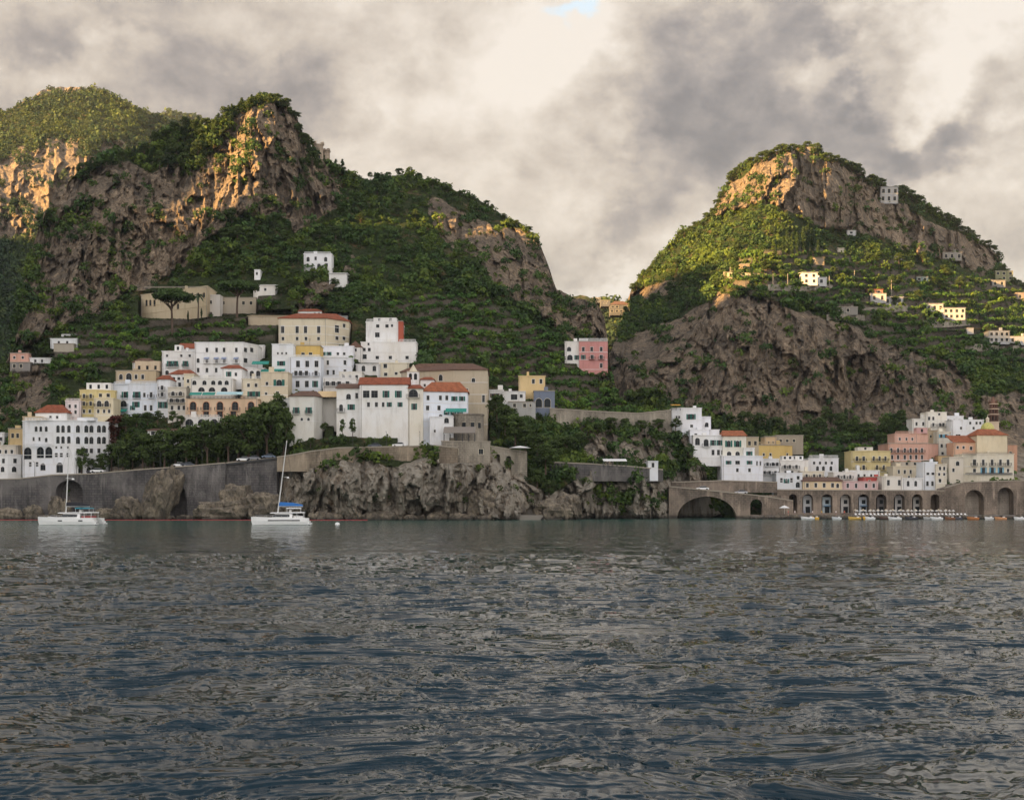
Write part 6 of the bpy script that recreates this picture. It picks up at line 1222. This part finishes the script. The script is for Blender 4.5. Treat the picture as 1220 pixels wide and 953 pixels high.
# crest trees of the left crag, pines above it
zones = [('pine tree on the wooded crest left of the crag summit', 'pines on the left crest', [(x, SA.ytop(x)+4+rng.uniform(0, 9), rng.uniform(12, 19), 'pine' if i % 3 else 'broad', rng.uniform(1.1, 1.5)) for i, x in enumerate(np.linspace(185, 300, 30))]),
         ('dark tree on the crag summit', 'trees on the crag summit', [(x, SA.ytop(x)+4+rng.uniform(0, 6), rng.uniform(9, 15), 'broad', rng.uniform(1.2, 1.6)) for x in np.linspace(280, 376, 26)]),
         ('tree beside the ruined tower', 'trees by the ruined tower', [(368, 184, 15, 'pine', 1.2), (362, 174, 16, 'broad', 1.2), (400, 208, 18, 'pine', 1.2), (408, 210, 20, 'pine', 1.0), (397, 214, 14, 'broad', 1.3), (441, 213, 8, 'broad', 1.3), (372, 200, 20, 'broad', 1.2), (362, 205, 18, 'broad', 1.2), (380, 205, 16, 'broad', 1.0)]),
         ('pine tree on the dark shoulder below the left crest', 'pines on the crag shoulder', [(x, y, h, 'pine' if i % 2 else 'broad', w) for i, (x, y, h, w) in enumerate([(96, 208, 14, 1.3), (108, 206, 16, 1.4), (120, 200, 18, 1.3), (133, 198, 14, 1.4), (146, 194, 15, 1.2), (160, 192, 18, 1.2), (172, 188, 18, 1.3), (183, 190, 16, 1.3), (190, 200, 20, 1.3), (200, 198, 22, 1.3), (212, 196, 24, 1.3), (224, 196, 26, 1.3), (236, 192, 26, 1.2), (246, 190, 26, 1.2), (205, 185, 20, 1.2), (220, 178, 20, 1.2), (240, 172, 20, 1.2), (255, 175, 20, 1.2)])]),
         ('bright tree on the ridge right of the tower', 'trees on the middle ridge', [(450, 232, 16, 'broad', 1.2), (453, 252, 24, 'pine', .8), (411, 262, 16, 'pine', .8), (462, 214, 9, 'broad', 1.5), (476, 210, 10, 'broad', 1.5), (488, 209, 10, 'broad', 1.5), (500, 214, 8, 'broad', 1.5), (580, 247, 9, 'broad', 1.3), (586, 250, 7, 'broad', 1.3), (455, 262, 14, 'broad', 1.4), (475, 258, 14, 'broad', 1.4), (495, 262, 13, 'broad', 1.4), (430, 268, 14, 'broad', 1.4), (515, 222, 8, 'broad', 1.5), (532, 229, 8, 'broad', 1.5), (548, 235, 8, 'broad', 1.5), (564, 241, 8, 'broad', 1.5), (600, 262, 8, 'broad', 1.5), (615, 270, 8, 'broad', 1.5), (630, 278, 9, 'broad', 1.5), (640, 292, 9, 'broad', 1.4)]),
         ('large bushy tree on the green ramp under the crag', 'trees on the ramp', [(276, 272, 24, 'broad', 1.2), (268, 290, 20, 'broad', 1.3), (283, 288, 20, 'broad', 1.3), (258, 306, 16, 'broad', 1.4), (300, 292, 16, 'broad', 1.3), (340, 290, 16, 'broad', 1.4), (320, 296, 15, 'broad', 1.4), (380, 288, 15, 'broad', 1.5), (370, 300, 14, 'broad', 1.4), (400, 285, 15, 'broad', 1.4), (176, 378, 14, 'broad', 1.5), (194, 378, 16, 'broad', 1.3), (240, 380, 13, 'cypress', .8), (224, 384, 14, 'cypress', .8), (680, 370, 10, 'cypress', .9), (578, 345, 12, 'cypress', 1.0), (420, 340, 14, 'broad', 1.4), (345, 345, 13, 'broad', 1.5), (352, 335, 14, 'broad', 1.4), (335, 352, 14, 'broad', 1.4), (398, 345, 14, 'broad', 1.5), (440, 395, 12, 'broad', 1.4)])]
for lab, g, L in zones:
    for i, (x, y, h, k, w) in enumerate(L):
        d = float(SA.samp(SA.D, x, y)) - .5; tree(k, i % 3, x, y, h, d, lab, 'tree', g, w)
zc = [('round tree on the summit edge of the right mountain', 'trees on the right summit', [(x, SCs.ytop(x)+4+rng.uniform(0, 5), rng.uniform(9, 16), 'broad', rng.uniform(1.2, 1.6)) for x in np.linspace(872, 1140, 46)]),
      ('tree on the left crest of the right mountain', 'trees on the left crest of the right mountain', [(x, SCs.ytop(x)+5+rng.uniform(0, 5), rng.uniform(7, 11), 'broad', rng.uniform(1.3, 1.6)) for x in np.linspace(745, 872, 30)]),
      ('tall cypress in the sunlit cluster on the right mountain', 'cypresses on the right mountain', [(933, 306, 24, 'cypress', .9), (938, 304, 30, 'cypress', 1.0), (944, 305, 28, 'cypress', 1.0), (950, 303, 26, 'cypress', 1.0), (957, 300, 30, 'cypress', 1.1), (962, 302, 34, 'cypress', 1.2), (968, 302, 30, 'cypress', 1.2), (924, 312, 20, 'cypress', .8), (975, 306, 20, 'cypress', 1.0), (895, 330, 12, 'cypress', .8), (1010, 300, 12, 'cypress', 1.0)]),
      ('bushy tree among the terraces of the right mountain', 'trees on the right slope', [(x, y, rng.uniform(10, 16), 'broad', rng.uniform(1.1, 1.5)) for x, y in zip(rng.uniform(770, 1180, 60), rng.uniform(300, 400, 60)) if y > float(SCs.ytop(x))+25]),
      ('dark tree at the foot of the big right cliff', 'trees at the foot of the right cliff', [(x, y, rng.uniform(16, 26), 'broad' if i % 3 else 'cypress', rng.uniform(.9, 1.3)) for i, (x, y) in enumerate(zip(np.linspace(845, 1080, 40), rng.uniform(505, 538, 40)))]),
      ('tree on the ridge at the right end of the mountain', 'trees on the right end ridge', [(x, SCs.ytop(x)+4, rng.uniform(8, 13), 'broad', 1.4) for x in np.linspace(1140, 1220, 14)])]
for lab, g, L in zc:
    for i, (x, y, h, k, w) in enumerate(L):
        if not 'foot' in lab and g == 'trees on the right slope' and float(SCs.samp(SCs.rk, x, y)) > .4: continue
        d = float(SCs.samp(SCs.D, x, y)) - .5; tree(k, i % 3, x, y, h, d, lab, 'tree', g, w)
# trees about the cliff foot gardens and spur
for i, (x, y, h, w, d) in enumerate([(592, 500, 30, 1.2, 470), (602, 515, 34, 1.2, 466), (614, 528, 34, 1.3, 462), (626, 535, 30, 1.3, 462), (640, 545, 30, 1.4, 460), (650, 562, 34, 1.3, 455), (662, 550, 26, 1.4, 470), (676, 545, 28, 1.4, 474), (690, 538, 24, 1.4, 478), (712, 520, 16, 1.6, 492), (728, 512, 16, 1.6, 500), (745, 512, 14, 1.6, 502), (765, 514, 14, 1.6, 502), (785, 512, 14, 1.6, 504), (805, 512, 14, 1.5, 505), (640, 580, 22, 1.3, 449), (654, 590, 20, 1.4, 449), (385, 513, 8, 1.5, 448), (370, 535, 14, 1, 446), (386, 537, 16, .9, 446), (420, 520, 22, .6, 447), (408, 519, 20, .6, 447), (512, 548, 20, .9, 436), (520, 560, 16, .8, 435)]):
    tree('broad', i % 3, x, y, h, d, 'dark bushy tree on the overgrown slope between the convent and the spur' if 590 < x < 700 else ('low dark tree along the wall of the spur' if x > 700 else 'small tree at the foot of the convent walls'), 'tree', 'slope trees' if 590 < x < 700 else ('spur trees' if x > 700 else 'convent foot trees'), w)
# palm by the villa
def palm(x, yb, h, d, label):
    c = P(x, yb, d); hh = h*d/F; r = empty('palm_tree', c, label, 'palm tree'); MB().tube((0, 0, -1), (.2, 0, hh), .28, .2, 7).build('trunk', [M_BARK], r, (0, 0, 0)); m = MB()
    for i in range(22):
        a = i*.91; up = .9 - (i % 5)*.35; L = 2.6; p = [(.2, 0, hh)]
        for k in range(1, 6): t = k/5; p.append((.2+L*t*math.cos(a), L*t*math.sin(a), hh + up*t*2 - 1.9*t*t))
        for k in range(5):
            w0 = .45*math.sin(math.pi*(k+.3)/5.5); w1 = .45*math.sin(math.pi*(k+1.3)/5.5); nx, ny = -math.sin(a), math.cos(a)
            m.poly([(p[k][0]-nx*w0, p[k][1]-ny*w0, p[k][2]-.1), (p[k+1][0]-nx*w1, p[k+1][1]-ny*w1, p[k+1][2]-.1), p[k+1], p[k]]); m.poly([(p[k][0]+nx*w0, p[k][1]+ny*w0, p[k][2]-.1), (p[k+1][0]+nx*w1, p[k+1][1]+ny*w1, p[k+1][2]-.1), p[k+1], p[k]])
    m.build('crown', [flat('palm_fronds', (.05, .08, .03), .6)], r, (0, 0, 0))
palm(236, 378, 26, 545, 'palm tree in front of the pale stone villa between the umbrella pines')
# scaffolding on the villa
def scaffold():
    d = 543.5; x0, x1 = P(390, 0, d)[0], P(407, 0, d)[0]; z0, z1 = P(0, 411, d)[2], P(0, 381, d)[2]; r = empty('scaffolding', ((x0+x1)/2, d, z0), 'grey metal scaffolding on the right front of the red roofed villa', 'scaffolding')
    for i in range(5):
        x = x0 + (x1-x0)*i/4
        for y in (0, 1.0): MB().tube((x, d+y, z0), (x, d+y, z1), .05, n=5).build('upright', [M_ALU], r)
    for k in range(1, 5):
        z = z0 + (z1-z0)*k/4.3; MB().box(x0, x1, d, d+1.0, z, z+.06).build('platform', [flat('scaffold_planks', (.30, .24, .16), .9)], r); MB().tube((x0, d, z+1), (x1, d, z+1), .04, n=5).build('rail', [M_ALU], r)
scaffold()
# ------------------------------------------------------------------ water
def water():
    ys = np.array([HOR + v for v in np.concatenate([np.array([.6, 1.2, 2, 3, 4.5, 6, 8, 10, 12]), np.arange(13.5, 60, .8), np.arange(60, 420, .5)])])
    nd = H*F/(ys-HOR); nx = 1000; u = np.linspace(-.52, .52, nx)
    e = np.geomspace(.08, 90, 90); X = np.hstack([(-.52*nd[:, None] - e[None, ::-1]), u[None]*nd[:, None], (.52*nd[:, None] + e[None])]); nx = X.shape[1]; Y = np.repeat(nd[:, None], nx, 1); Z = np.zeros_like(X); rg = np.random.default_rng(3)
    cell = np.maximum(np.abs(np.gradient(X, axis=1)), .02); dy = np.abs(np.gradient(nd))[:, None]
    wx = X + 1.6*(fbm(X/7, Y/7, 3, 71)-.5)*4; wy = Y + 1.6*(fbm(X/6+9, Y/6, 3, 72)-.5)*4
    for i in range(NWAVE):
        lam = WL0 * (WL1/WL0) ** rg.random(); th = R(rg.normal(97, WSPREAD)); k = 2*math.pi/lam; a = WAMP * lam**WEXP * rg.uniform(.5, 1.4)
        kx, ky = k*math.cos(th), k*math.sin(th); ph = rg.uniform(0, 6.28)
        fade = np.clip(1.7 - 2.2*cell*k/math.pi, 0, 1) * np.clip(1.8 - (dy*abs(ky)/math.pi)*1.2, 0, 1)
        w = np.sin(kx*wx + ky*wy + ph); Z += a*fade*(w + .25*w*w)
    Z *= (.55 + .95*fbm(X/26+5, Y/13, 4, 19))
    V = np.stack([X, Y, Z], -1).reshape(-1, 3); n, m = X.shape; i = np.arange(n*m).reshape(n, m); Fq = np.stack([i[:-1, :-1], i[:-1, 1:], i[1:, 1:], i[1:, :-1]], -1).reshape(-1, 4)
    t = NT('sea_water'); p = t.pos(); g0 = t.n.new('ShaderNodeNewGeometry'); s0 = t.n.new('ShaderNodeSeparateXYZ'); t.l(g0.outputs['Position'], s0.inputs[0])
    n1 = t.noise(t.pos((.7, 1, 1)), 2.2, 3, .55, .3); n2 = t.noise(t.pos((.45, 1, 1)), .8, 4, .6, .4); n5 = t.noise(t.pos((.02, .07, 1)), 1.0, 5, .65)
    far = t.math('MINIMUM', t.math('MULTIPLY', s0.outputs[1], .009), 4.0)
    hh = t.math('ADD', t.math('MULTIPLY', n1, .012), t.math('MULTIPLY', t.math('MULTIPLY', n2, WB2), far)); hh = t.math('MULTIPLY', hh, t.ramp(n5, [(.35, .5), (.65, 1.5)])) if False else t.math('ADD', hh, t.math('MULTIPLY', n5, .9))
    b = t.bump(hh, 1.0, 1.0)
    shoal = t.ramp(t.math('ADD', t.math('MULTIPLY', s0.outputs[1], .0022), t.math('MULTIPLY', s0.outputs[0], -.0022)), [(.25, (.001, .017, .028)), (.55, (.003, .028, .030)), (.95, (.024, .10, .08))])
    mt = t.fin(shoal, .06, b, 0, .5); t.l(t.math('ADD', t.math('MULTIPLY', t.math('SUBTRACT', s0.outputs[1], 130, True), 0), t.math('MINIMUM', t.math('MAXIMUM', t.math('MULTIPLY', t.math('SUBTRACT', s0.outputs[1], 110), .0004), .06), .13)), t.b.inputs['Roughness']); t.b.inputs['IOR'].default_value = 1.38
    me = np_mesh('sea', V, Fq, [mt], smooth=True); tag(inst('water', me), kind='structure')
    # the sheet continues round and behind the viewer
    mb = MB(); L = 6000.0; zz = -.04; w0 = .52*nd[0] + 89.8; w1 = .52*nd[-1] + 89.8
    for q in ([(-L, -L), (L, -L), (L, nd[-1]+.3), (-L, nd[-1]+.3)], [(-L, nd[-1]+.3), (-w1, nd[-1]+.3), (-w0, nd[0]), (-L, nd[0])], [(w1, nd[-1]+.3), (L, nd[-1]+.3), (L, nd[0]), (w0, nd[0])]): mb.poly([(*v, zz) for v in q])
    tag(mb.build('water', [mt]), kind='structure')
water()
slab('seabed', None, None, 'structure', [(-6000, -6000), (6000, -6000), (6000, 9000), (-6000, 9000)], -12, -9, flat('sand', (.12, .11, .09), .9))
# ------------------------------------------------------------------ sky
SUN_EL, SUN_AZ = 12.5, -120.0     # elevation; azimuth clockwise from +Y
w = bpy.data.worlds.new('World'); SC.world = w; w.use_nodes = True; nt = w.node_tree; N = nt.nodes; N.clear()
def wn(t, **k):
    n = N.new(t)
    for a, b in k.items(): setattr(n, a, b)
    return n
def wl(a, b): nt.links.new(a, b)
def wm_(op, a, b=0, c=0, clamp=False):
    m = wn('ShaderNodeMath', operation=op); m.use_clamp = clamp
    for i, v in enumerate((a, b, c)):
        if hasattr(v, 'is_linked'): wl(v, m.inputs[i])
        else: m.inputs[i].default_value = v
    return m.outputs[0]
out = wn('ShaderNodeOutputWorld'); sky = wn('ShaderNodeTexSky', sky_type='NISHITA'); sky.sun_disc = False; sky.sun_elevation = R(SUN_EL); sky.sun_rotation = R(SUN_AZ); sky.air_density = 1.2; sky.dust_density = 1.5
bg1 = wn('ShaderNodeBackground'); wl(sky.outputs[0], bg1.inputs[0]); bg1.inputs[1].default_value = .09
tc = wn('ShaderNodeTexCoord'); mp = wn('ShaderNodeMapping'); mp.inputs['Scale'].default_value = (1, 1, 1.3); wl(tc.outputs['Generated'], mp.inputs[0])
def wnoise(sc, det, rough, dist, off=0):
    t = wn('ShaderNodeTexNoise'); t.inputs['Scale'].default_value = sc; t.inputs['Detail'].default_value = det; t.inputs['Roughness'].default_value = rough; t.inputs['Distortion'].default_value = dist
    m2 = wn('ShaderNodeMapping'); m2.inputs['Location'].default_value = (off, off*.3, 0); wl(mp.outputs[0], m2.inputs[0]); wl(m2.outputs[0], t.inputs['Vector']); return t.outputs[0]
big = wnoise(4.6, 7, .55, .1, 1.7); med = wnoise(13, 8, .62, .15, 4.1); fin_ = wnoise(34, 7, .62, .3, 7.7)
warp = wn('ShaderNodeTexNoise'); warp.inputs['Scale'].default_value = 6; warp.inputs['Detail'].default_value = 6; warp.inputs['Roughness'].default_value = .6; wl(mp.outputs[0], warp.inputs['Vector'])
wv = wn('ShaderNodeVectorMath', operation='SUBTRACT'); wl(warp.outputs['Color'], wv.inputs[0]); wv.inputs[1].default_value = (.5, .5, .5)
ws = wn('ShaderNodeVectorMath', operation='SCALE'); wl(wv.outputs[0], ws.inputs[0]); ws.inputs['Scale'].default_value = .32
wd = wn('ShaderNodeVectorMath', operation='ADD'); wl(tc.outputs['Generated'], wd.inputs[0]); wl(ws.outputs[0], wd.inputs[1])
def cloudblob(x, y, rx, ry, amp, soft=1.0):
    v = np.array([(x-CX)/F, 1, (HOR-y)/F]); v /= np.linalg.norm(v)
    a = wn('ShaderNodeVectorMath', operation='SUBTRACT'); wl(wd.outputs[0], a.inputs[0]); a.inputs[1].default_value = tuple(v)
    b = wn('ShaderNodeVectorMath', operation='MULTIPLY'); wl(a.outputs[0], b.inputs[0]); b.inputs[1].default_value = (F/rx, 1.5, F/ry)
    l = wn('ShaderNodeVectorMath', operation='LENGTH'); wl(b.outputs[0], l.inputs[0])
    mr = wn('ShaderNodeMapRange', interpolation_type='SMOOTHERSTEP'); wl(l.outputs['Value'], mr.inputs[0]); mr.inputs[1].default_value = 1.35; mr.inputs[2].default_value = .1; mr.inputs[3].default_value = 0; mr.inputs[4].default_value = amp
    return mr.outputs[0]
tot = wm_('ADD', wm_('MULTIPLY', wm_('SUBTRACT', big, .5), 1.35), wm_('MULTIPLY', wm_('ADD', wm_('MULTIPLY', wm_('SUBTRACT', fin_, .5), .38), wm_('SUBTRACT', med, .5)), 1.15))
for bl in [(890, 140, 160, 90, -.40), (740, 250, 100, 45, -.24), (1090, 165, 120, 55, -.36), (800, 60, 90, 50, -.12), (1000, 70, 70, 40, -.22), (120, 30, 320, 50, -.08), (330, 90, 160, 40, -.08), (640, 70, 130, 90, .20), (500, 190, 160, 60, .12), (70, 90, 130, 30, .12), (1150, 60, 140, 80, .42), (690, 328, 130, 28, .25), (1190, 250, 60, 60, .05), (850, 20, 200, 40, .02)]:
    tot = wm_('ADD', tot, cloudblob(*bl))
val = wm_('ADD', tot, .60, clamp=False)
rp = wn('ShaderNodeValToRGB'); el = rp.color_ramp.elements; el[0].position = .0; el[0].color = (.14, .14, .155, 1); el[1].position = 1.0; el[1].color = (.88, .80, .71, 1)
for p_, c_ in ((.22, (.225, .21, .215)), (.42, (.37, .33, .31)), (.60, (.56, .49, .42)), (.80, (.74, .66, .57))):
    e = el.new(p_); e.color = (*c_, 1)
wl(val, rp.inputs[0])
# unseen clouds behind the viewer are brightened to light the buildings, thinner overhead
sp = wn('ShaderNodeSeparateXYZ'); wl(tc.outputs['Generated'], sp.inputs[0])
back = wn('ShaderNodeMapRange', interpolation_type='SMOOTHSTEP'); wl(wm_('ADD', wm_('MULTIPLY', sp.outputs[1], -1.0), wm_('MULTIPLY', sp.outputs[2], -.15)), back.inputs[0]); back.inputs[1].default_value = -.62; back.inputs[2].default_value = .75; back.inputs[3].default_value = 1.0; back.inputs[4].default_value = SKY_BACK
cool = wn('ShaderNodeMapRange'); wl(sp.outputs[1], cool.inputs[0]); cool.inputs[1].default_value = .3; cool.inputs[2].default_value = -.4
cm_ = wn('ShaderNodeMix', data_type='RGBA', blend_type='MULTIPLY'); wl(cool.outputs[0], cm_.inputs[0]); wl(rp.outputs[0], cm_.inputs[6]); cm_.inputs[7].default_value = (.95, 1.01, 1.13, 1)
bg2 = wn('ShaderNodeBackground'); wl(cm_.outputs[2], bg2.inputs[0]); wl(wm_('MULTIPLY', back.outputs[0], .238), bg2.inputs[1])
hole = cloudblob(692, -8, 46, 22, .42); hz = wm_('MULTIPLY', hole, 1.3, clamp=True)
gap = wn('ShaderNodeMapRange', interpolation_type='SMOOTHSTEP'); wl(sp.outputs[2], gap.inputs[0]); gap.inputs[1].default_value = .42; gap.inputs[2].default_value = .8; gap.inputs[3].default_value = 0; gap.inputs[4].default_value = .45
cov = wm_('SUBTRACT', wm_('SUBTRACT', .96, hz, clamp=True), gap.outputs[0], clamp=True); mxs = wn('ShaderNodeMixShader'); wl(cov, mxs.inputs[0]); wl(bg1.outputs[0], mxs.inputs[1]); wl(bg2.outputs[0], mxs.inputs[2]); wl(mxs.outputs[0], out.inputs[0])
sl = bpy.data.lights.new('sun', 'SUN'); sl.energy = 5.0; sl.angle = R(.5); sl.color = (1, .60, .23); so = bpy.data.objects.new('sun', sl); COL.objects.link(so)
from mathutils import Vector
az = R(SUN_AZ); sd = Vector((math.sin(az)*math.cos(R(SUN_EL)), math.cos(az)*math.cos(R(SUN_EL)), math.sin(R(SUN_EL)))); so.rotation_euler = sd.to_track_quat('Z', 'Y').to_euler(); so.location = (-300, -100, 300)
# ------------------------------------------------------------------ air
if HAZE:
    hb = MB().box(-1800, 1800, -900, 3100, -13, 700); t = bpy.data.materials.new('air'); t.use_nodes = True; n_ = t.node_tree.nodes; n_.clear(); o_ = n_.new('ShaderNodeOutputMaterial'); v_ = n_.new('ShaderNodeVolumePrincipled')
    v_.inputs['Color'].default_value = (.80, .86, .95, 1); v_.inputs['Density'].default_value = HAZE; v_.inputs['Anisotropy'].default_value = .2; t.node_tree.links.new(v_.outputs[0], o_.inputs['Volume'])
    tag(hb.build('haze', [t]), kind='stuff')
# ------------------------------------------------------------------ camera
cd = bpy.data.cameras.new('camera'); cam = bpy.data.objects.new('camera', cd); COL.objects.link(cam); SC.camera = cam
cam.location = (0, 0, H); cam.rotation_euler = (R(90), 0, 0); cd.sensor_width = 36; cd.lens = 36*F/1220; cd.shift_y = (HOR-476.5)/1220; cd.clip_start = .5; cd.clip_end = 12000
vs = SC.view_settings; vs.view_transform = 'Standard'; vs.look = 'None'; vs.gamma = 1; vs.exposure = EXPO; vs.use_curve_mapping = False
SC.render.engine = 'CYCLES'; SC.cycles.max_bounces = 5; SC.cycles.diffuse_bounces = 2; SC.cycles.transmission_bounces = 2; SC.cycles.volume_bounces = 0; SC.cycles.use_denoising = True
for o in COL.objects:
    if 'label' in o and not 4 <= len(str(o['label']).replace('-', ' ').split()) <= 16: print('LABEL', o.name, o['label'])
print('houses', NH[0], 'objects', len(bpy.data.objects))
